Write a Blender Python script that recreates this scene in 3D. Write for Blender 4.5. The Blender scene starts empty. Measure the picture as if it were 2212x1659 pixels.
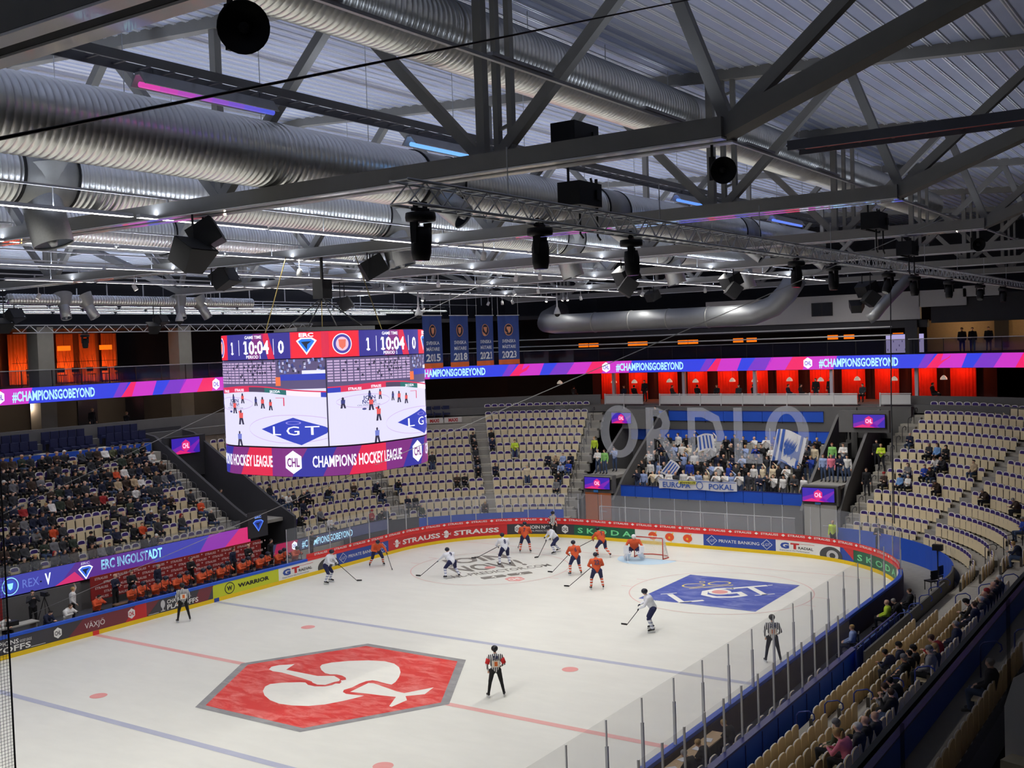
import bpy, math, random
from mathutils import Vector, Matrix
random.seed(7)
SC = bpy.context.scene
COL = SC.collection
PI = math.pi

# ------------------------------------------------------------------ camera, world, light, exposure
CAM_POS = (-30.046, -28.797, 12.6115)
YAW, PITCH, ROLL, FPX = 0.5948, -0.0360, -0.0344, 2351.94
def cam_axes():
    cy, sy, cp, sp = math.cos(YAW), math.sin(YAW), math.cos(PITCH), math.sin(PITCH)
    f = Vector((cy*cp, sy*cp, sp)); r = Vector((sy, -cy, 0)); u = r.cross(f)
    c, s = math.cos(ROLL), math.sin(ROLL)
    return r*c + u*s, u*c - r*s, f
_r, _u, _f = cam_axes()
cd = bpy.data.cameras.new('camera'); cam = bpy.data.objects.new('camera', cd); COL.objects.link(cam)
cd.sensor_width = 36; cd.lens = 36*FPX/2212; cd.clip_end = 400; cd.clip_start = .05
M = Matrix(((_r.x, _u.x, -_f.x, CAM_POS[0]), (_r.y, _u.y, -_f.y, CAM_POS[1]), (_r.z, _u.z, -_f.z, CAM_POS[2]), (0, 0, 0, 1)))
cam.matrix_world = M
SC.camera = cam
w = bpy.data.worlds.new('world'); SC.world = w; w.use_nodes = True
w.node_tree.nodes['Background'].inputs[0].default_value = (.5, .55, .7, 1)
w.node_tree.nodes['Background'].inputs[1].default_value = .012
vs = SC.view_settings; vs.view_transform = 'Standard'; vs.look = 'None'; vs.gamma = 1; vs.use_curve_mapping = False
vs.exposure = 0.0
LAMP_W = 77.0             # glow of the ceiling lamp tubes
ROOF_FILL = 1.4                 # strength of the added upward glow that brightens the roof
# ------------------------------------------------------------------ helpers
def lin(c):
    return tuple(((v/255)/12.92 if v/255 <= .04045 else ((v/255+.055)/1.055)**2.4) for v in c)
MATS = {}
def mat(name, rgb, rough=.6, metal=0., noise=.06, nscale=8., emit=0., spec=.4, alpha=None, bump=0., coat=0.):
    if name in MATS: return MATS[name]
    m = bpy.data.materials.new(name); m.use_nodes = True; nt = m.node_tree; b = nt.nodes['Principled BSDF']
    c = lin(rgb)
    b.inputs['Roughness'].default_value = rough; b.inputs['Metallic'].default_value = metal
    b.inputs['Specular IOR Level'].default_value = spec
    b.inputs['Base Color'].default_value = (*c, 1)
    if coat: b.inputs['Coat Weight'].default_value = coat
    if noise:
        tc = nt.nodes.new('ShaderNodeTexCoord'); n = nt.nodes.new('ShaderNodeTexNoise'); r = nt.nodes.new('ShaderNodeMixRGB')
        n.inputs['Scale'].default_value = nscale; n.inputs['Detail'].default_value = 3
        nt.links.new(tc.outputs['Object'], n.inputs['Vector'])
        r.inputs[1].default_value = (*[v*(1-noise) for v in c], 1); r.inputs[2].default_value = (*[min(1, v*(1+noise)) for v in c], 1)
        nt.links.new(n.outputs['Fac'], r.inputs[0]); nt.links.new(r.outputs[0], b.inputs['Base Color'])
        if bump:
            bp = nt.nodes.new('ShaderNodeBump'); bp.inputs['Strength'].default_value = bump
            nt.links.new(n.outputs['Fac'], bp.inputs['Height']); nt.links.new(bp.outputs[0], b.inputs['Normal'])
    if emit:
        b.inputs['Emission Color'].default_value = (*c, 1); b.inputs['Emission Strength'].default_value = emit
    if alpha is not None:
        b.inputs['Alpha'].default_value = alpha
    MATS[name] = m
    return m
def led(rgb, strength=1.15):
    """an LED surface of one colour: black panel that gives off light"""
    key = 'led_%d_%d_%d_%d' % (*rgb, int(strength*100))
    if key in MATS: return MATS[key]
    m = bpy.data.materials.new(key); m.use_nodes = True; b = m.node_tree.nodes['Principled BSDF']
    b.inputs['Base Color'].default_value = (.02, .02, .02, 1); b.inputs['Roughness'].default_value = .5
    b.inputs['Emission Color'].default_value = (*lin(rgb), 1); b.inputs['Emission Strength'].default_value = strength
    MATS[key] = m
    return m
def glass(name, rgb, fac, rough=.05):
    """clear sheet: mostly see-through, a little of its own tint and gloss"""
    if name in MATS: return MATS[name]
    m = bpy.data.materials.new(name); m.use_nodes = True; nt = m.node_tree; nt.nodes.clear()
    o = nt.nodes.new('ShaderNodeOutputMaterial'); mx = nt.nodes.new('ShaderNodeMixShader'); t = nt.nodes.new('ShaderNodeBsdfTransparent')
    p = nt.nodes.new('ShaderNodeBsdfPrincipled'); p.inputs['Base Color'].default_value = (*lin(rgb), 1); p.inputs['Roughness'].default_value = rough
    mx.inputs[0].default_value = fac
    nt.links.new(t.outputs[0], mx.inputs[1]); nt.links.new(p.outputs[0], mx.inputs[2]); nt.links.new(mx.outputs[0], o.inputs[0])
    MATS[name] = m
    return m

class MB:
    """collects faces with material slots; build() links them as one mesh object"""
    def __init__(s): s.v = []; s.f = []; s.m = []
    def add(s, vs, fs, m=0):
        o = len(s.v); s.v += [tuple(p) for p in vs]; s.f += [tuple(i+o for i in f) for f in fs]; s.m += [m]*len(fs); return s
    def box(s, c, d, rz=0., m=0, mtx=None):
        x, y, z = d[0]/2, d[1]/2, d[2]/2
        P = [(-x,-y,-z),(x,-y,-z),(x,y,-z),(-x,y,-z),(-x,-y,z),(x,-y,z),(x,y,z),(-x,y,z)]
        if mtx is not None: P = [tuple(mtx @ Vector(p)) for p in P]; 
        elif rz:
            a, b = math.cos(rz), math.sin(rz); P = [(p[0]*a-p[1]*b, p[0]*b+p[1]*a, p[2]) for p in P]
        if mtx is None: P = [(p[0]+c[0], p[1]+c[1], p[2]+c[2]) for p in P]
        return s.add(P, [(0,3,2,1),(4,5,6,7),(0,1,5,4),(1,2,6,5),(2,3,7,6),(3,0,4,7)], m)
    def beam(s, a, b, w, h, m=0, up=(0,0,1)):
        """bar of w x h from a to b"""
        a, b = Vector(a), Vector(b); d = b-a; L = d.length
        if L < 1e-6: return s
        z = d/L; u = Vector(up); x = u.cross(z)
        if x.length < 1e-4: x = Vector((1,0,0)).cross(z)
        x.normalize(); y = z.cross(x)
        P = []
        for q in (a, b):
            for sx, sy in ((-1,-1),(1,-1),(1,1),(-1,1)): P.append(q + x*(sx*w/2) + y*(sy*h/2))
        return s.add(P, [(3,2,1,0),(4,5,6,7),(0,1,5,4),(1,2,6,5),(2,3,7,6),(3,0,4,7)], m)
    def tube(s, pts, r, n=6, m=0, cap=True):
        """tube through pts; r one radius or one per point"""
        pts = [Vector(p) for p in pts]; R = r if isinstance(r, (list, tuple)) else [r]*len(pts)
        rings = []; px = None
        for i, p in enumerate(pts):
            t = (pts[min(i+1, len(pts)-1)] - pts[max(i-1, 0)])
            t = t.normalized() if t.length > 1e-9 else Vector((0,0,1))
            if px is None:
                x = Vector((0,0,1)).cross(t)
                if x.length < 1e-3: x = Vector((1,0,0)).cross(t)
            else:
                x = px - t*px.dot(t)
                if x.length < 1e-4: x = Vector((0,0,1)).cross(t)
            x.normalize(); px = x; y = t.cross(x)
            rings.append([p + x*(R[i]*math.cos(2*PI*k/n)) + y*(R[i]*math.sin(2*PI*k/n)) for k in range(n)])
        P = [q for rg in rings for q in rg]; F = []
        for i in range(len(rings)-1):
            for k in range(n):
                F.append((i*n+k, i*n+(k+1)%n, (i+1)*n+(k+1)%n, (i+1)*n+k))
        if cap: F.append(tuple(range(n-1, -1, -1))); F.append(tuple((len(rings)-1)*n+k for k in range(n)))
        return s.add(P, F, m)
    def lathe(s, prof, n=16, m=0, mtx=None, cap=True):
        """profile [(r,z)] turned about z"""
        P = []; F = []
        for r, z in prof:
            for k in range(n):
                p = Vector((r*math.cos(2*PI*k/n), r*math.sin(2*PI*k/n), z))
                P.append(mtx @ p if mtx is not None else p)
        for i in range(len(prof)-1):
            for k in range(n): F.append((i*n+k, i*n+(k+1)%n, (i+1)*n+(k+1)%n, (i+1)*n+k))
        if cap: F.append(tuple(range(n-1, -1, -1))); F.append(tuple((len(prof)-1)*n+k for k in range(n)))
        return s.add(P, F, m)
    def ell(s, c, r, n=10, k=6, m=0, mtx=None):
        P = []; F = []
        for i in range(k+1):
            t = PI*i/k
            for j in range(n):
                a = 2*PI*j/n; p = Vector((r[0]*math.sin(t)*math.cos(a), r[1]*math.sin(t)*math.sin(a), r[2]*math.cos(t)))
                if mtx is not None: p = mtx @ p
                P.append(p + Vector(c))
        for i in range(k):
            for j in range(n): F.append((i*n+j, (i+1)*n+j, (i+1)*n+(j+1)%n, i*n+(j+1)%n))
        return s.add(P, F, m)
    def poly(s, pts, m=0):
        return s.add(pts, [tuple(range(len(pts)))], m)
    def prism(s, pts, z0, z1, m=0):
        n = len(pts); P = [(x, y, z0) for x, y in pts] + [(x, y, z1) for x, y in pts]
        return s.add(P, [tuple(range(n-1,-1,-1)), tuple(range(n, 2*n))] + [(i, (i+1)%n, n+(i+1)%n, n+i) for i in range(n)], m)
    def mesh(s, name, mats, smooth=False):
        me = bpy.data.meshes.new(name); me.from_pydata(s.v, [], s.f)
        for mm in (mats if isinstance(mats, (list, tuple)) else [mats]): me.materials.append(mm)
        if len(me.materials) > 1: me.polygons.foreach_set('material_index', s.m)
        if smooth: me.polygons.foreach_set('use_smooth', [True]*len(me.polygons))
        me.update(); return me
    def build(s, name, mats, parent=None, smooth=False, loc=None, rz=None):
        o = bpy.data.objects.new(name, s.mesh(name, mats, smooth)); COL.objects.link(o)
        if parent is not None: o.parent = parent
        if loc is not None: o.location = loc
        if rz is not None: o.rotation_euler = (0, 0, rz)
        return o
def tag(o, label=None, cat=None, group=None, kind=None):
    if label: o['label'] = label
    if cat: o['category'] = cat
    if group: o['group'] = group
    if kind: o['kind'] = kind
    return o
def thing(name, label, cat, loc=(0,0,0), rz=0., group=None):
    o = bpy.data.objects.new(name, None); COL.objects.link(o); o.location = loc; o.rotation_euler = (0,0,rz); o.empty_display_size = .2
    return tag(o, label, cat, group)
def copy_tree(o, parent=None):
    c = o.copy(); COL.objects.link(c)
    if parent is not None: c.parent = parent
    for ch in o.children: copy_tree(ch, c)
    return c
def struct(mb, name, mats, parent=None, smooth=False):
    return tag(mb.build(name, mats, parent, smooth), kind='structure') if parent is None else mb.build(name, mats, parent, smooth)
ORD = ['first','second','third','fourth','fifth','sixth','seventh','eighth','ninth','tenth','eleventh','twelfth','thirteenth','fourteenth','fifteenth','sixteenth','seventeenth','eighteenth','nineteenth','twentieth']
def nth(i):
    if i < 20: return ORD[i]
    t = {2:'twenty',3:'thirty',4:'forty',5:'fifty',6:'sixty',7:'seventy'}[(i+1)//10]
    return t + ('-' + ORD[(i+1)%10-1] if (i+1)%10 else 'th').replace('-', '-')
# text outlines ------------------------------------------------------------
_TX = {}
def text2d(t, h=1., w=None, bold=.0, sx=1., align='C'):
    """flat triangles of a line of text, cap height h, squeezed to width w; centred on x"""
    key = (t, bold)
    if key not in _TX:
        cu = bpy.data.curves.new('lettering', 'FONT'); cu.body = t; cu.size = 1; cu.offset = bold; cu.resolution_u = 2
        o = bpy.data.objects.new('lettering', cu); COL.objects.link(o)
        dg = bpy.context.evaluated_depsgraph_get(); me = o.evaluated_get(dg).to_mesh()
        vs = [(v.co.x, v.co.y) for v in me.vertices]; fs = [tuple(p.vertices) for p in me.polygons]
        o.evaluated_get(dg).to_mesh_clear(); bpy.data.objects.remove(o); bpy.data.curves.remove(cu)
        x0 = min(v[0] for v in vs); x1 = max(v[0] for v in vs)
        if '1' in t:                      # the plain font's one is a bare bar: give it its flag and foot
            one = text2d('I', .73, None, bold); ow = max(v[0] for v in one[0])-min(v[0] for v in one[0])
            for i, c in enumerate(t):
                if c != '1': continue
                r = text_right(t[:i+1], bold); l = r-ow; n = len(vs)
                vs += [(l-.13, .52), (l+.01, .60), (l+.01, .73), (l-.02, .73), (l-.1, .64), (l-.1, 0), (r+.1, 0), (r+.1, .09), (l-.1, .09)]; fs = fs + [(n, n+1, n+2, n+3, n+4), (n+5, n+6, n+7, n+8)]
            x0 = min(v[0] for v in vs); x1 = max(v[0] for v in vs)
        _TX[key] = ([(v[0]-(x0+x1)/2, v[1]) for v in vs], fs, x1-x0)
    vs, fs, W = _TX[key]
    ky = h/.73; kx = (w/W) if w else ky*sx
    off = {'C': 0, 'L': W*kx/2, 'R': -W*kx/2}[align]
    return [(x*kx+off, y*ky) for x, y in vs], fs
def text_right(t, bold):
    cu = bpy.data.curves.new('lettering', 'FONT'); cu.body = t; cu.size = 1; cu.offset = bold; cu.resolution_u = 1
    o = bpy.data.objects.new('lettering', cu); COL.objects.link(o); dg = bpy.context.evaluated_depsgraph_get(); me = o.evaluated_get(dg).to_mesh(); r = max(v.co.x for v in me.vertices)
    o.evaluated_get(dg).to_mesh_clear(); bpy.data.objects.remove(o); bpy.data.curves.remove(cu); return r
def clip_u(P, u0, u1):
    for sg, lim in ((1, u0), (-1, u1)):
        Q = []
        for i in range(len(P)):
            a, b = P[i-1], P[i]; ia, ib = sg*(a[0]-lim) >= 0, sg*(b[0]-lim) >= 0
            if ia != ib: k = (lim-a[0])/(b[0]-a[0]); Q.append((lim, a[1]+(b[1]-a[1])*k))
            if ib: Q.append(b)
        P = Q
        if len(P) < 3: return []
    return P
def hexagon(r, ratio=1.12):
    return [(r*math.sin(i*PI/3), r*ratio*math.cos(i*PI/3)) for i in range(6)]
class Sheet:
    """flat print in (u,v) that a map function carries onto a surface, lift = layers above it"""
    def __init__(s): s.items = []
    def poly(s, pts, m, lift=1): s.items.append((list(pts), [tuple(range(len(pts)))], m, lift)); return s
    def tri(s, vs, fs, m, lift=2, at=(0,0)): s.items.append(([(x+at[0], y+at[1]) for x, y in vs], fs, m, lift)); return s
    def rect(s, u0, v0, u1, v1, m, lift=1, nu=1):
        for i in range(nu):
            a = u0+(u1-u0)*i/nu; b = u0+(u1-u0)*(i+1)/nu
            s.items.append(([(a,v0),(b,v0),(b,v1),(a,v1)], [(0,1,2,3)], m, lift))
        return s
    def strip(s, u0, v0, u1, v1, slant, m, lift=1, step=.4):
        """slanted stripe cut in short pieces so that it bends with the surface"""
        n = max(1, int(abs(u1-u0)/step))
        for i in range(n):
            a = u0+(u1-u0)*i/n; b = u0+(u1-u0)*(i+1)/n
            s.items.append(([(a,v0),(b,v0),(b+slant,v1),(a+slant,v1)], [(0,1,2,3)], m, lift))
        return s
    def text(s, t, u, v, h, m, w=None, bold=.02, lift=2, sx=1., align='C', rot=0.):
        vs, fs = text2d(t, h, w, bold, sx, align)
        if rot: c, q = math.cos(rot), math.sin(rot); vs = [(x*c-y*q, x*q+y*c) for x, y in vs]
        return s.tri(vs, fs, m, lift, (u, v))
    def disc(s, u, v, ru, rv, m, lift=2, n=28, hole=0.):
        if not hole: return s.poly([(u+ru*math.cos(2*PI*i/n), v+rv*math.sin(2*PI*i/n)) for i in range(n)], m, lift)
        vs = []; 
        for i in range(n):
            c, q = math.cos(2*PI*i/n), math.sin(2*PI*i/n); vs += [(u+ru*c, v+rv*q), (u+ru*hole*c, v+rv*hole*q)]
        s.items.append((vs, [(2*i, 2*((i+1)%n), 2*((i+1)%n)+1, 2*i+1) for i in range(n)], m, lift)); return s
    def chl(s, u, v, r, white, ink, lift=2):
        s.poly([(u+x, v+y) for x, y in hexagon(r)], white, lift)
        s.text('CHL', u, v-r*.42, r*.86, ink, w=r*1.35, bold=.03, lift=lift+1); return s
    def put(s, mp, base='print', mats=None, parent=None, name='print', eps=.006, cut=None):
        """mp(u,v,h) -> xyz; collects all items in one mesh"""
        ms = []; mb = MB()
        for vs, fs, m, lift in s.items:
            if m not in ms: ms.append(m)
            if cut:
                for f in fs:
                    P = [vs[i] for i in f]; a = min(p[0] for p in P); b = max(p[0] for p in P)
                    if b-a <= cut: mb.add([mp(x, y, lift*eps) for x, y in P], [tuple(range(len(P)))], ms.index(m)); continue
                    n = int(math.ceil((b-a)/cut))
                    for q in range(n):
                        C = clip_u(P, a+(b-a)*q/n, a+(b-a)*(q+1)/n)
                        if len(C) >= 3: mb.add([mp(x, y, lift*eps) for x, y in C], [tuple(range(len(C)))], ms.index(m))
                continue
            mb.add([mp(x, y, lift*eps) for x, y in vs], fs, ms.index(m))
        return mb.build(name, ms, parent)
# the rounded rink outline ------------------------------------------------
RA, RB, RR = 21.5, 6.5, 8.5
RQ = RR*PI/2
RLEN = 4*RA+4*RB+4*RQ
_SEG = [('l',(0,15),(1,0),RA,(0,1)),('a',(RA,RB),90,RQ),('l',(30,RB),(0,-1),2*RB,(1,0)),('a',(RA,-RB),0,RQ),('l',(RA,-15),(-1,0),2*RA,(0,-1)),
        ('a',(-RA,-RB),-90,RQ),('l',(-30,-RB),(0,1),2*RB,(-1,0)),('a',(-RA,RB),180,RQ),('l',(-RA,15),(1,0),RA,(0,1))]
def rink(s, d=0.):
    """point of the outline at arc length s (0 at the bench side's middle, towards the far goal), d outwards; with the outward normal"""
    s = s % RLEN
    for g in _SEG:
        if s <= g[3]+1e-9 or g is _SEG[-1]:
            if g[0] == 'l':
                return g[1][0]+g[2][0]*s+g[4][0]*d, g[1][1]+g[2][1]*s+g[4][1]*d, g[4][0], g[4][1]
            a = math.radians(g[2]-s/RQ*90)
            return g[1][0]+(RR+d)*math.cos(a), g[1][1]+(RR+d)*math.sin(a), math.cos(a), math.sin(a)
        s -= g[3]
def rink_pts(s0, s1, step=.7, d=0.):
    """sample points, always including the straight/curve joints"""
    ks = [0, RA, RA+RQ, RA+RQ+2*RB, RA+2*RQ+2*RB, 3*RA+2*RQ+2*RB, 3*RA+3*RQ+2*RB, 3*RA+3*RQ+4*RB, 3*RA+4*RQ+4*RB]
    n = max(1, int(math.ceil((s1-s0)/step))); L = sorted(set([round(s0+(s1-s0)*i/n, 4) for i in range(n+1)]))
    return L
def band(s0, s1, z0, z1, d, step=.6, m=0, mb=None, thick=.0):
    """upright strip along the outline (front face towards the ice); thick makes it a slab outwards"""
    mb = mb or MB(); L = rink_pts(s0, s1, step)
    for i in range(len(L)-1):
        a = rink(L[i], d); b = rink(L[i+1], d)
        if thick:
            a2 = rink(L[i], d+thick); b2 = rink(L[i+1], d+thick)
            P = [(a[0],a[1],z0),(b[0],b[1],z0),(b2[0],b2[1],z0),(a2[0],a2[1],z0),(a[0],a[1],z1),(b[0],b[1],z1),(b2[0],b2[1],z1),(a2[0],a2[1],z1)]
            F = [(0,1,2,3),(7,6,5,4),(1,0,4,5),(3,2,6,7)]
            if i == 0: F.append((0,3,7,4))
            if i == len(L)-2: F.append((2,1,5,6))
            mb.add(P, F, m)
        else:
            mb.add([(a[0],a[1],z0),(b[0],b[1],z0),(b[0],b[1],z1),(a[0],a[1],z1)], [(1,0,3,2)], m)
    return mb
def floor_band(s0, s1, d0, d1, z, step=.8, mb=None, m=0):
    mb = mb or MB(); L = rink_pts(s0, s1, step)
    for i in range(len(L)-1):
        a = rink(L[i], d0); b = rink(L[i+1], d0); c = rink(L[i+1], d1); e = rink(L[i], d1)
        mb.add([(a[0],a[1],z),(b[0],b[1],z),(c[0],c[1],z),(e[0],e[1],z)], [(0,3,2,1)], m)
    return mb
# ------------------------------------------------------------------ colours
WHITE = mat('white_paint', (225,225,222), .5, noise=.03)
CONC = mat('concrete', (150,147,140), .85, noise=.14, nscale=3, bump=.05)
CONC2 = mat('concrete_step', (168,163,152), .85, noise=.14, nscale=4, bump=.05)
DARKW = mat('dark_wall', (58,58,62), .8, noise=.08, nscale=2)
GREYW = mat('grey_wall', (98,97,96), .8, noise=.08, nscale=2)
BLACK = mat('black', (20,20,22), .55, noise=.1)
BLUEP = mat('blue_panel', (28,82,194), .5, noise=.05, nscale=4)
BLUEF = mat('blue_floor', (44,84,150), .6, noise=.1, nscale=5)
BLUER = mat('blue_rail', (34,44,120), .4, noise=.03)
YELL = mat('yellow_kick', (232,196,20), .45, noise=.05)
RED = mat('ad_red', (200,44,40), .5, noise=.03)
STEEL = mat('galvanised_steel', (186,188,190), .38, metal=.75, noise=.12, nscale=20)
ALU = mat('aluminium', (204,205,208), .35, metal=.3, noise=.05)
RAILW = mat('white_rail', (205,205,205), .45, noise=.03)
NAVYP = mat('navy_pad', (22,30,70), .7, noise=.1)
# ------------------------------------------------------------------ ice and floor
def ice_mat():
    m = bpy.data.materials.new('ice'); m.use_nodes = True; nt = m.node_tree; b = nt.nodes['Principled BSDF']
    tc = nt.nodes.new('ShaderNodeTexCoord'); mp = nt.nodes.new('ShaderNodeMapping'); n1 = nt.nodes.new('ShaderNodeTexNoise'); n2 = nt.nodes.new('ShaderNodeTexNoise')
    nt.links.new(tc.outputs['Object'], n1.inputs['Vector']); nt.links.new(tc.outputs['Object'], mp.inputs['Vector']); nt.links.new(mp.outputs[0], n2.inputs['Vector'])
    mp.inputs['Scale'].default_value = (1, .35, 1); mp.inputs['Rotation'].default_value = (0, 0, .6)
    n1.inputs['Scale'].default_value = .16; n1.inputs['Detail'].default_value = 5; n2.inputs['Scale'].default_value = 1.6; n2.inputs['Detail'].default_value = 8
    r1 = nt.nodes.new('ShaderNodeMixRGB'); r1.inputs[1].default_value = (*lin((222,222,214)), 1); r1.inputs[2].default_value = (*lin((240,240,230)), 1)
    nt.links.new(n1.outputs['Fac'], r1.inputs[0])
    r2 = nt.nodes.new('ShaderNodeMixRGB'); r2.blend_type = 'MULTIPLY'; r2.inputs[0].default_value = .16
    nt.links.new(r1.outputs[0], r2.inputs[1]); nt.links.new(n2.outputs['Color'], r2.inputs[2]); nt.links.new(r2.outputs[0], b.inputs['Base Color'])
    hs = nt.nodes.new('ShaderNodeHueSaturation'); hs.inputs['Saturation'].default_value = .0; nt.links.new(n2.outputs['Color'], hs.inputs['Color']); nt.links.new(hs.outputs[0], r2.inputs[2])
    b.inputs['Roughness'].default_value = .42; b.inputs['Specular IOR Level'].default_value = .22
    return m
ICE = ice_mat()
def scraped(name, rgb, rgb2, scale=2.2, amt=.45):
    """paint under the ice, scraped by skates: streaky mix towards a paler tone"""
    m = bpy.data.materials.new(name); m.use_nodes = True; nt = m.node_tree; b = nt.nodes['Principled BSDF']
    tc = nt.nodes.new('ShaderNodeTexCoord'); mp = nt.nodes.new('ShaderNodeMapping'); mp.inputs['Scale'].default_value = (1, .4, 1); mp.inputs['Rotation'].default_value = (0, 0, .9)
    n = nt.nodes.new('ShaderNodeTexNoise'); n.inputs['Scale'].default_value = scale; n.inputs['Detail'].default_value = 9; n.inputs['Roughness'].default_value = .68; n.inputs['Distortion'].default_value = .8
    cr = nt.nodes.new('ShaderNodeMapRange'); cr.inputs[1].default_value = .45; cr.inputs[2].default_value = .72; cr.inputs[4].default_value = amt
    mx = nt.nodes.new('ShaderNodeMixRGB'); mx.inputs[1].default_value = (*lin(rgb), 1); mx.inputs[2].default_value = (*lin(rgb2), 1)
    nt.links.new(tc.outputs['Object'], mp.inputs[0]); nt.links.new(mp.outputs[0], n.inputs[0]); nt.links.new(n.outputs['Fac'], cr.inputs[0]); nt.links.new(cr.outputs[0], mx.inputs[0]); nt.links.new(mx.outputs[0], b.inputs['Base Color'])
    b.inputs['Roughness'].default_value = .42; b.inputs['Specular IOR Level'].default_value = .22
    return m
IRED = scraped('ice_red', (214,56,48), (244,160,150), 2.0, .75)
IGREY = scraped('ice_grey', (140,140,140), (190,190,188))
IBLUE = scraped('ice_blue', (66,84,166), (160,168,210), 1.6, .65)
ILINE_R = scraped('ice_line_red', (226,168,162), (232,190,184))
ILINE_B = scraped('ice_line_blue', (176,180,198), (198,200,210))
ICIRC = scraped('ice_circle', (222,178,172), (228,212,206))
ICREASE = scraped('ice_crease', (190,218,236), (214,226,234))
ITXT = scraped('ice_letter', (128,124,116), (160,156,148))
IWHITE = scraped('ice_white', (238,237,228), (225,225,217))
IDOT = scraped('ice_dot', (226,154,148), (232,182,176))
IYEL = scraped('ice_yellow', (226,206,110), (220,214,170))
mb = MB(); ring = [rink(RLEN*i/240, .02)[:2] for i in range(240)]
mb.poly([(x, y, 0) for x, y in reversed(ring)])
ice = struct(mb, 'floor', ICE)
tag(ice, label='white ice sheet of the hockey rink')
def paint(name, sheet, org=(0,0), ang=0., eps=.0016):
    c, s = math.cos(ang), math.sin(ang)
    return sheet.put(lambda u, v, h: (org[0]+u*c-v*s, org[1]+u*s+v*c, .002+h), parent=ice, name=name, eps=eps)
S = Sheet; 
sh = S(); sh.rect(-.15, -15, .15, 15, ILINE_R); paint('centre_line', sh)
for x in (-7.05, 7.05): sh = S(); sh.rect(x-.15, -15, x+.15, 15, ILINE_B); paint('blue_line', sh)
sh = S(); sh.rect(25.97, -13.6, 26.03, 13.6, ICIRC); paint('goal_line', sh)
for x in (-5.5, 5.5):
    for y in (-7, 7): sh = S(); sh.disc(x, y, .32, .32, IDOT); paint('faceoff_spot', sh)
for y in (-7, 7):
    sh = S(); sh.disc(20, y, 4.53, 4.53, ICIRC, n=72, hole=.988)
    for sx in (-1, 1):
        for sy in (-1, 1):
            sh.rect(20+sx*.85-.03, y+sy*4.5, 20+sx*.85+.03, y+sy*5.1, ICIRC)
    paint('faceoff_circle', sh)
sh = S(); sh.poly([(26, 1.8)]+[(26-1.8*math.sin(a), 1.8*math.cos(a)) for a in [PI*i/20 for i in range(1, 20)]]+[(26, -1.8)], ICREASE); paint('goal_crease', sh)
sh = S(); HEX = [(-4.62,2.62),(0,5.32),(4.66,2.62),(4.66,-2.62),(0,-5.32),(-4.62,-2.62)]
sh.poly(HEX, IGREY, 2); sh.poly([(x*.93, y*.93) for x, y in HEX], IRED, 3)
E_BODY = [(1.42,2.2),(1.82,2.05),(2.33,1.55),(2.75,0.89),(2.97,0.2),(2.9,-0.34),(2.59,-0.86),(2.13,-1.32),(1.62,-1.67),(1.06,-1.96),(0.75,-2.03),(0.75,-1.78),(0.82,-1.27),(0.81,-1.02),(0.61,-0.88),(0.27,-0.86),(-0.22,-0.92),(-0.59,-0.85),(-0.79,-0.99),(-0.89,-1.24),(-0.83,-1.6),(-0.74,-1.98),(-1.12,-1.87),(-1.55,-1.7),(-2.14,-1.39),(-2.55,-0.97),(-2.8,-0.4),(-2.88,0.16),(-2.76,0.75),(-2.47,1.35),(-2.13,1.8),(-1.71,2.13),(-1.39,2.19),(-1.07,1.91),(-0.69,1.33),(-0.61,1.11),(-0.78,0.8),(-0.79,0.43),(-0.61,0.08),(-0.37,-0.05),(-0.17,-0.03),(-0.09,-0.18),(0.11,-0.09),(0.21,0.06),(0.3,-0.02),(0.38,-0.07),(0.58,0.13),(0.7,0.42),(0.72,0.74),(0.61,0.98),(0.63,1.27),(0.87,1.7),(1.17,2.06)]
E_NECK = [(-0.06,3.67),(0.24,3.84),(0.55,3.73),(0.94,3.25),(0.23,3.0),(0.22,1.28),(0.53,0.69),(0.32,0.19),(0.14,0.06),(-0.05,0.15),(-0.47,0.21),(-0.59,0.5),(-0.5,0.84),(-0.4,0.98),(-0.28,1.61),(-0.12,2.88),(-0.17,3.34)]
E_TAIL = [(-0.65,-1.22),(-0.06,-1.16),(0.49,-1.11),(0.55,-1.32),(0.22,-2.73),(0.19,-3.11),(1.23,-3.66),(0.45,-3.86),(-0.05,-3.37),(-0.38,-3.71),(-1.21,-3.69),(-1.18,-3.56),(-0.29,-3.12),(-0.41,-2.53),(-0.51,-1.88)]
def emblem(sh, m, u=0, v=0, k=1., lift=4, rot=None):
    """the bird emblem; drawn lying on its side as on the ice unless turned upright"""
    for P in (E_BODY, E_NECK, E_TAIL):
        sh.poly([(u+(x*k if rot is None else -y*k), v+(y*k if rot is None else x*k)) for x, y in P], m, lift)
    return sh
emblem(sh, IWHITE); sh.disc(-.02, 0, .09, .09, IRED, 5)
paint('centre_emblem', sh)
sh = S(); A32 = -math.atan2(.54, .84)
sh.text('JOIN', .1, 1.95, 1.6, ITXT, w=4.1, bold=.03); sh.text('NOW!', 0., -.42, 1.75, ITXT, w=4.3, bold=.03); sh.text('CHL-PREDICTOR.COM', 0, -1.5, .68, ITXT, w=6.4, bold=.02)
for u, t in ((-.8, '4'), (.78, '2')):
    sh.poly([(u-.65,-2.75),(u+.65,-2.75),(u+.72,-2.45),(u+.65,-2.15),(u-.65,-2.15),(u-.72,-2.45)], ITXT, 2); sh.text(t, u, -2.66, .44, IWHITE, bold=.02, lift=3)
sh.rect(-.12, -2.5, .02, -2.4, ITXT, 2)
sh.chl(0, -3.55, .55, IDOT, IWHITE); sh.disc(0, 0, .32, .32, IDOT, 4)
paint('faceoff_lettering', sh, (20, 7), A32)
sh = S(); q = 3.0
sh.poly([(0, q*1.414), (-q*1.414, 0), (0, -q*1.414), (q*1.414, 0)], IBLUE, 2)
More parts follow.
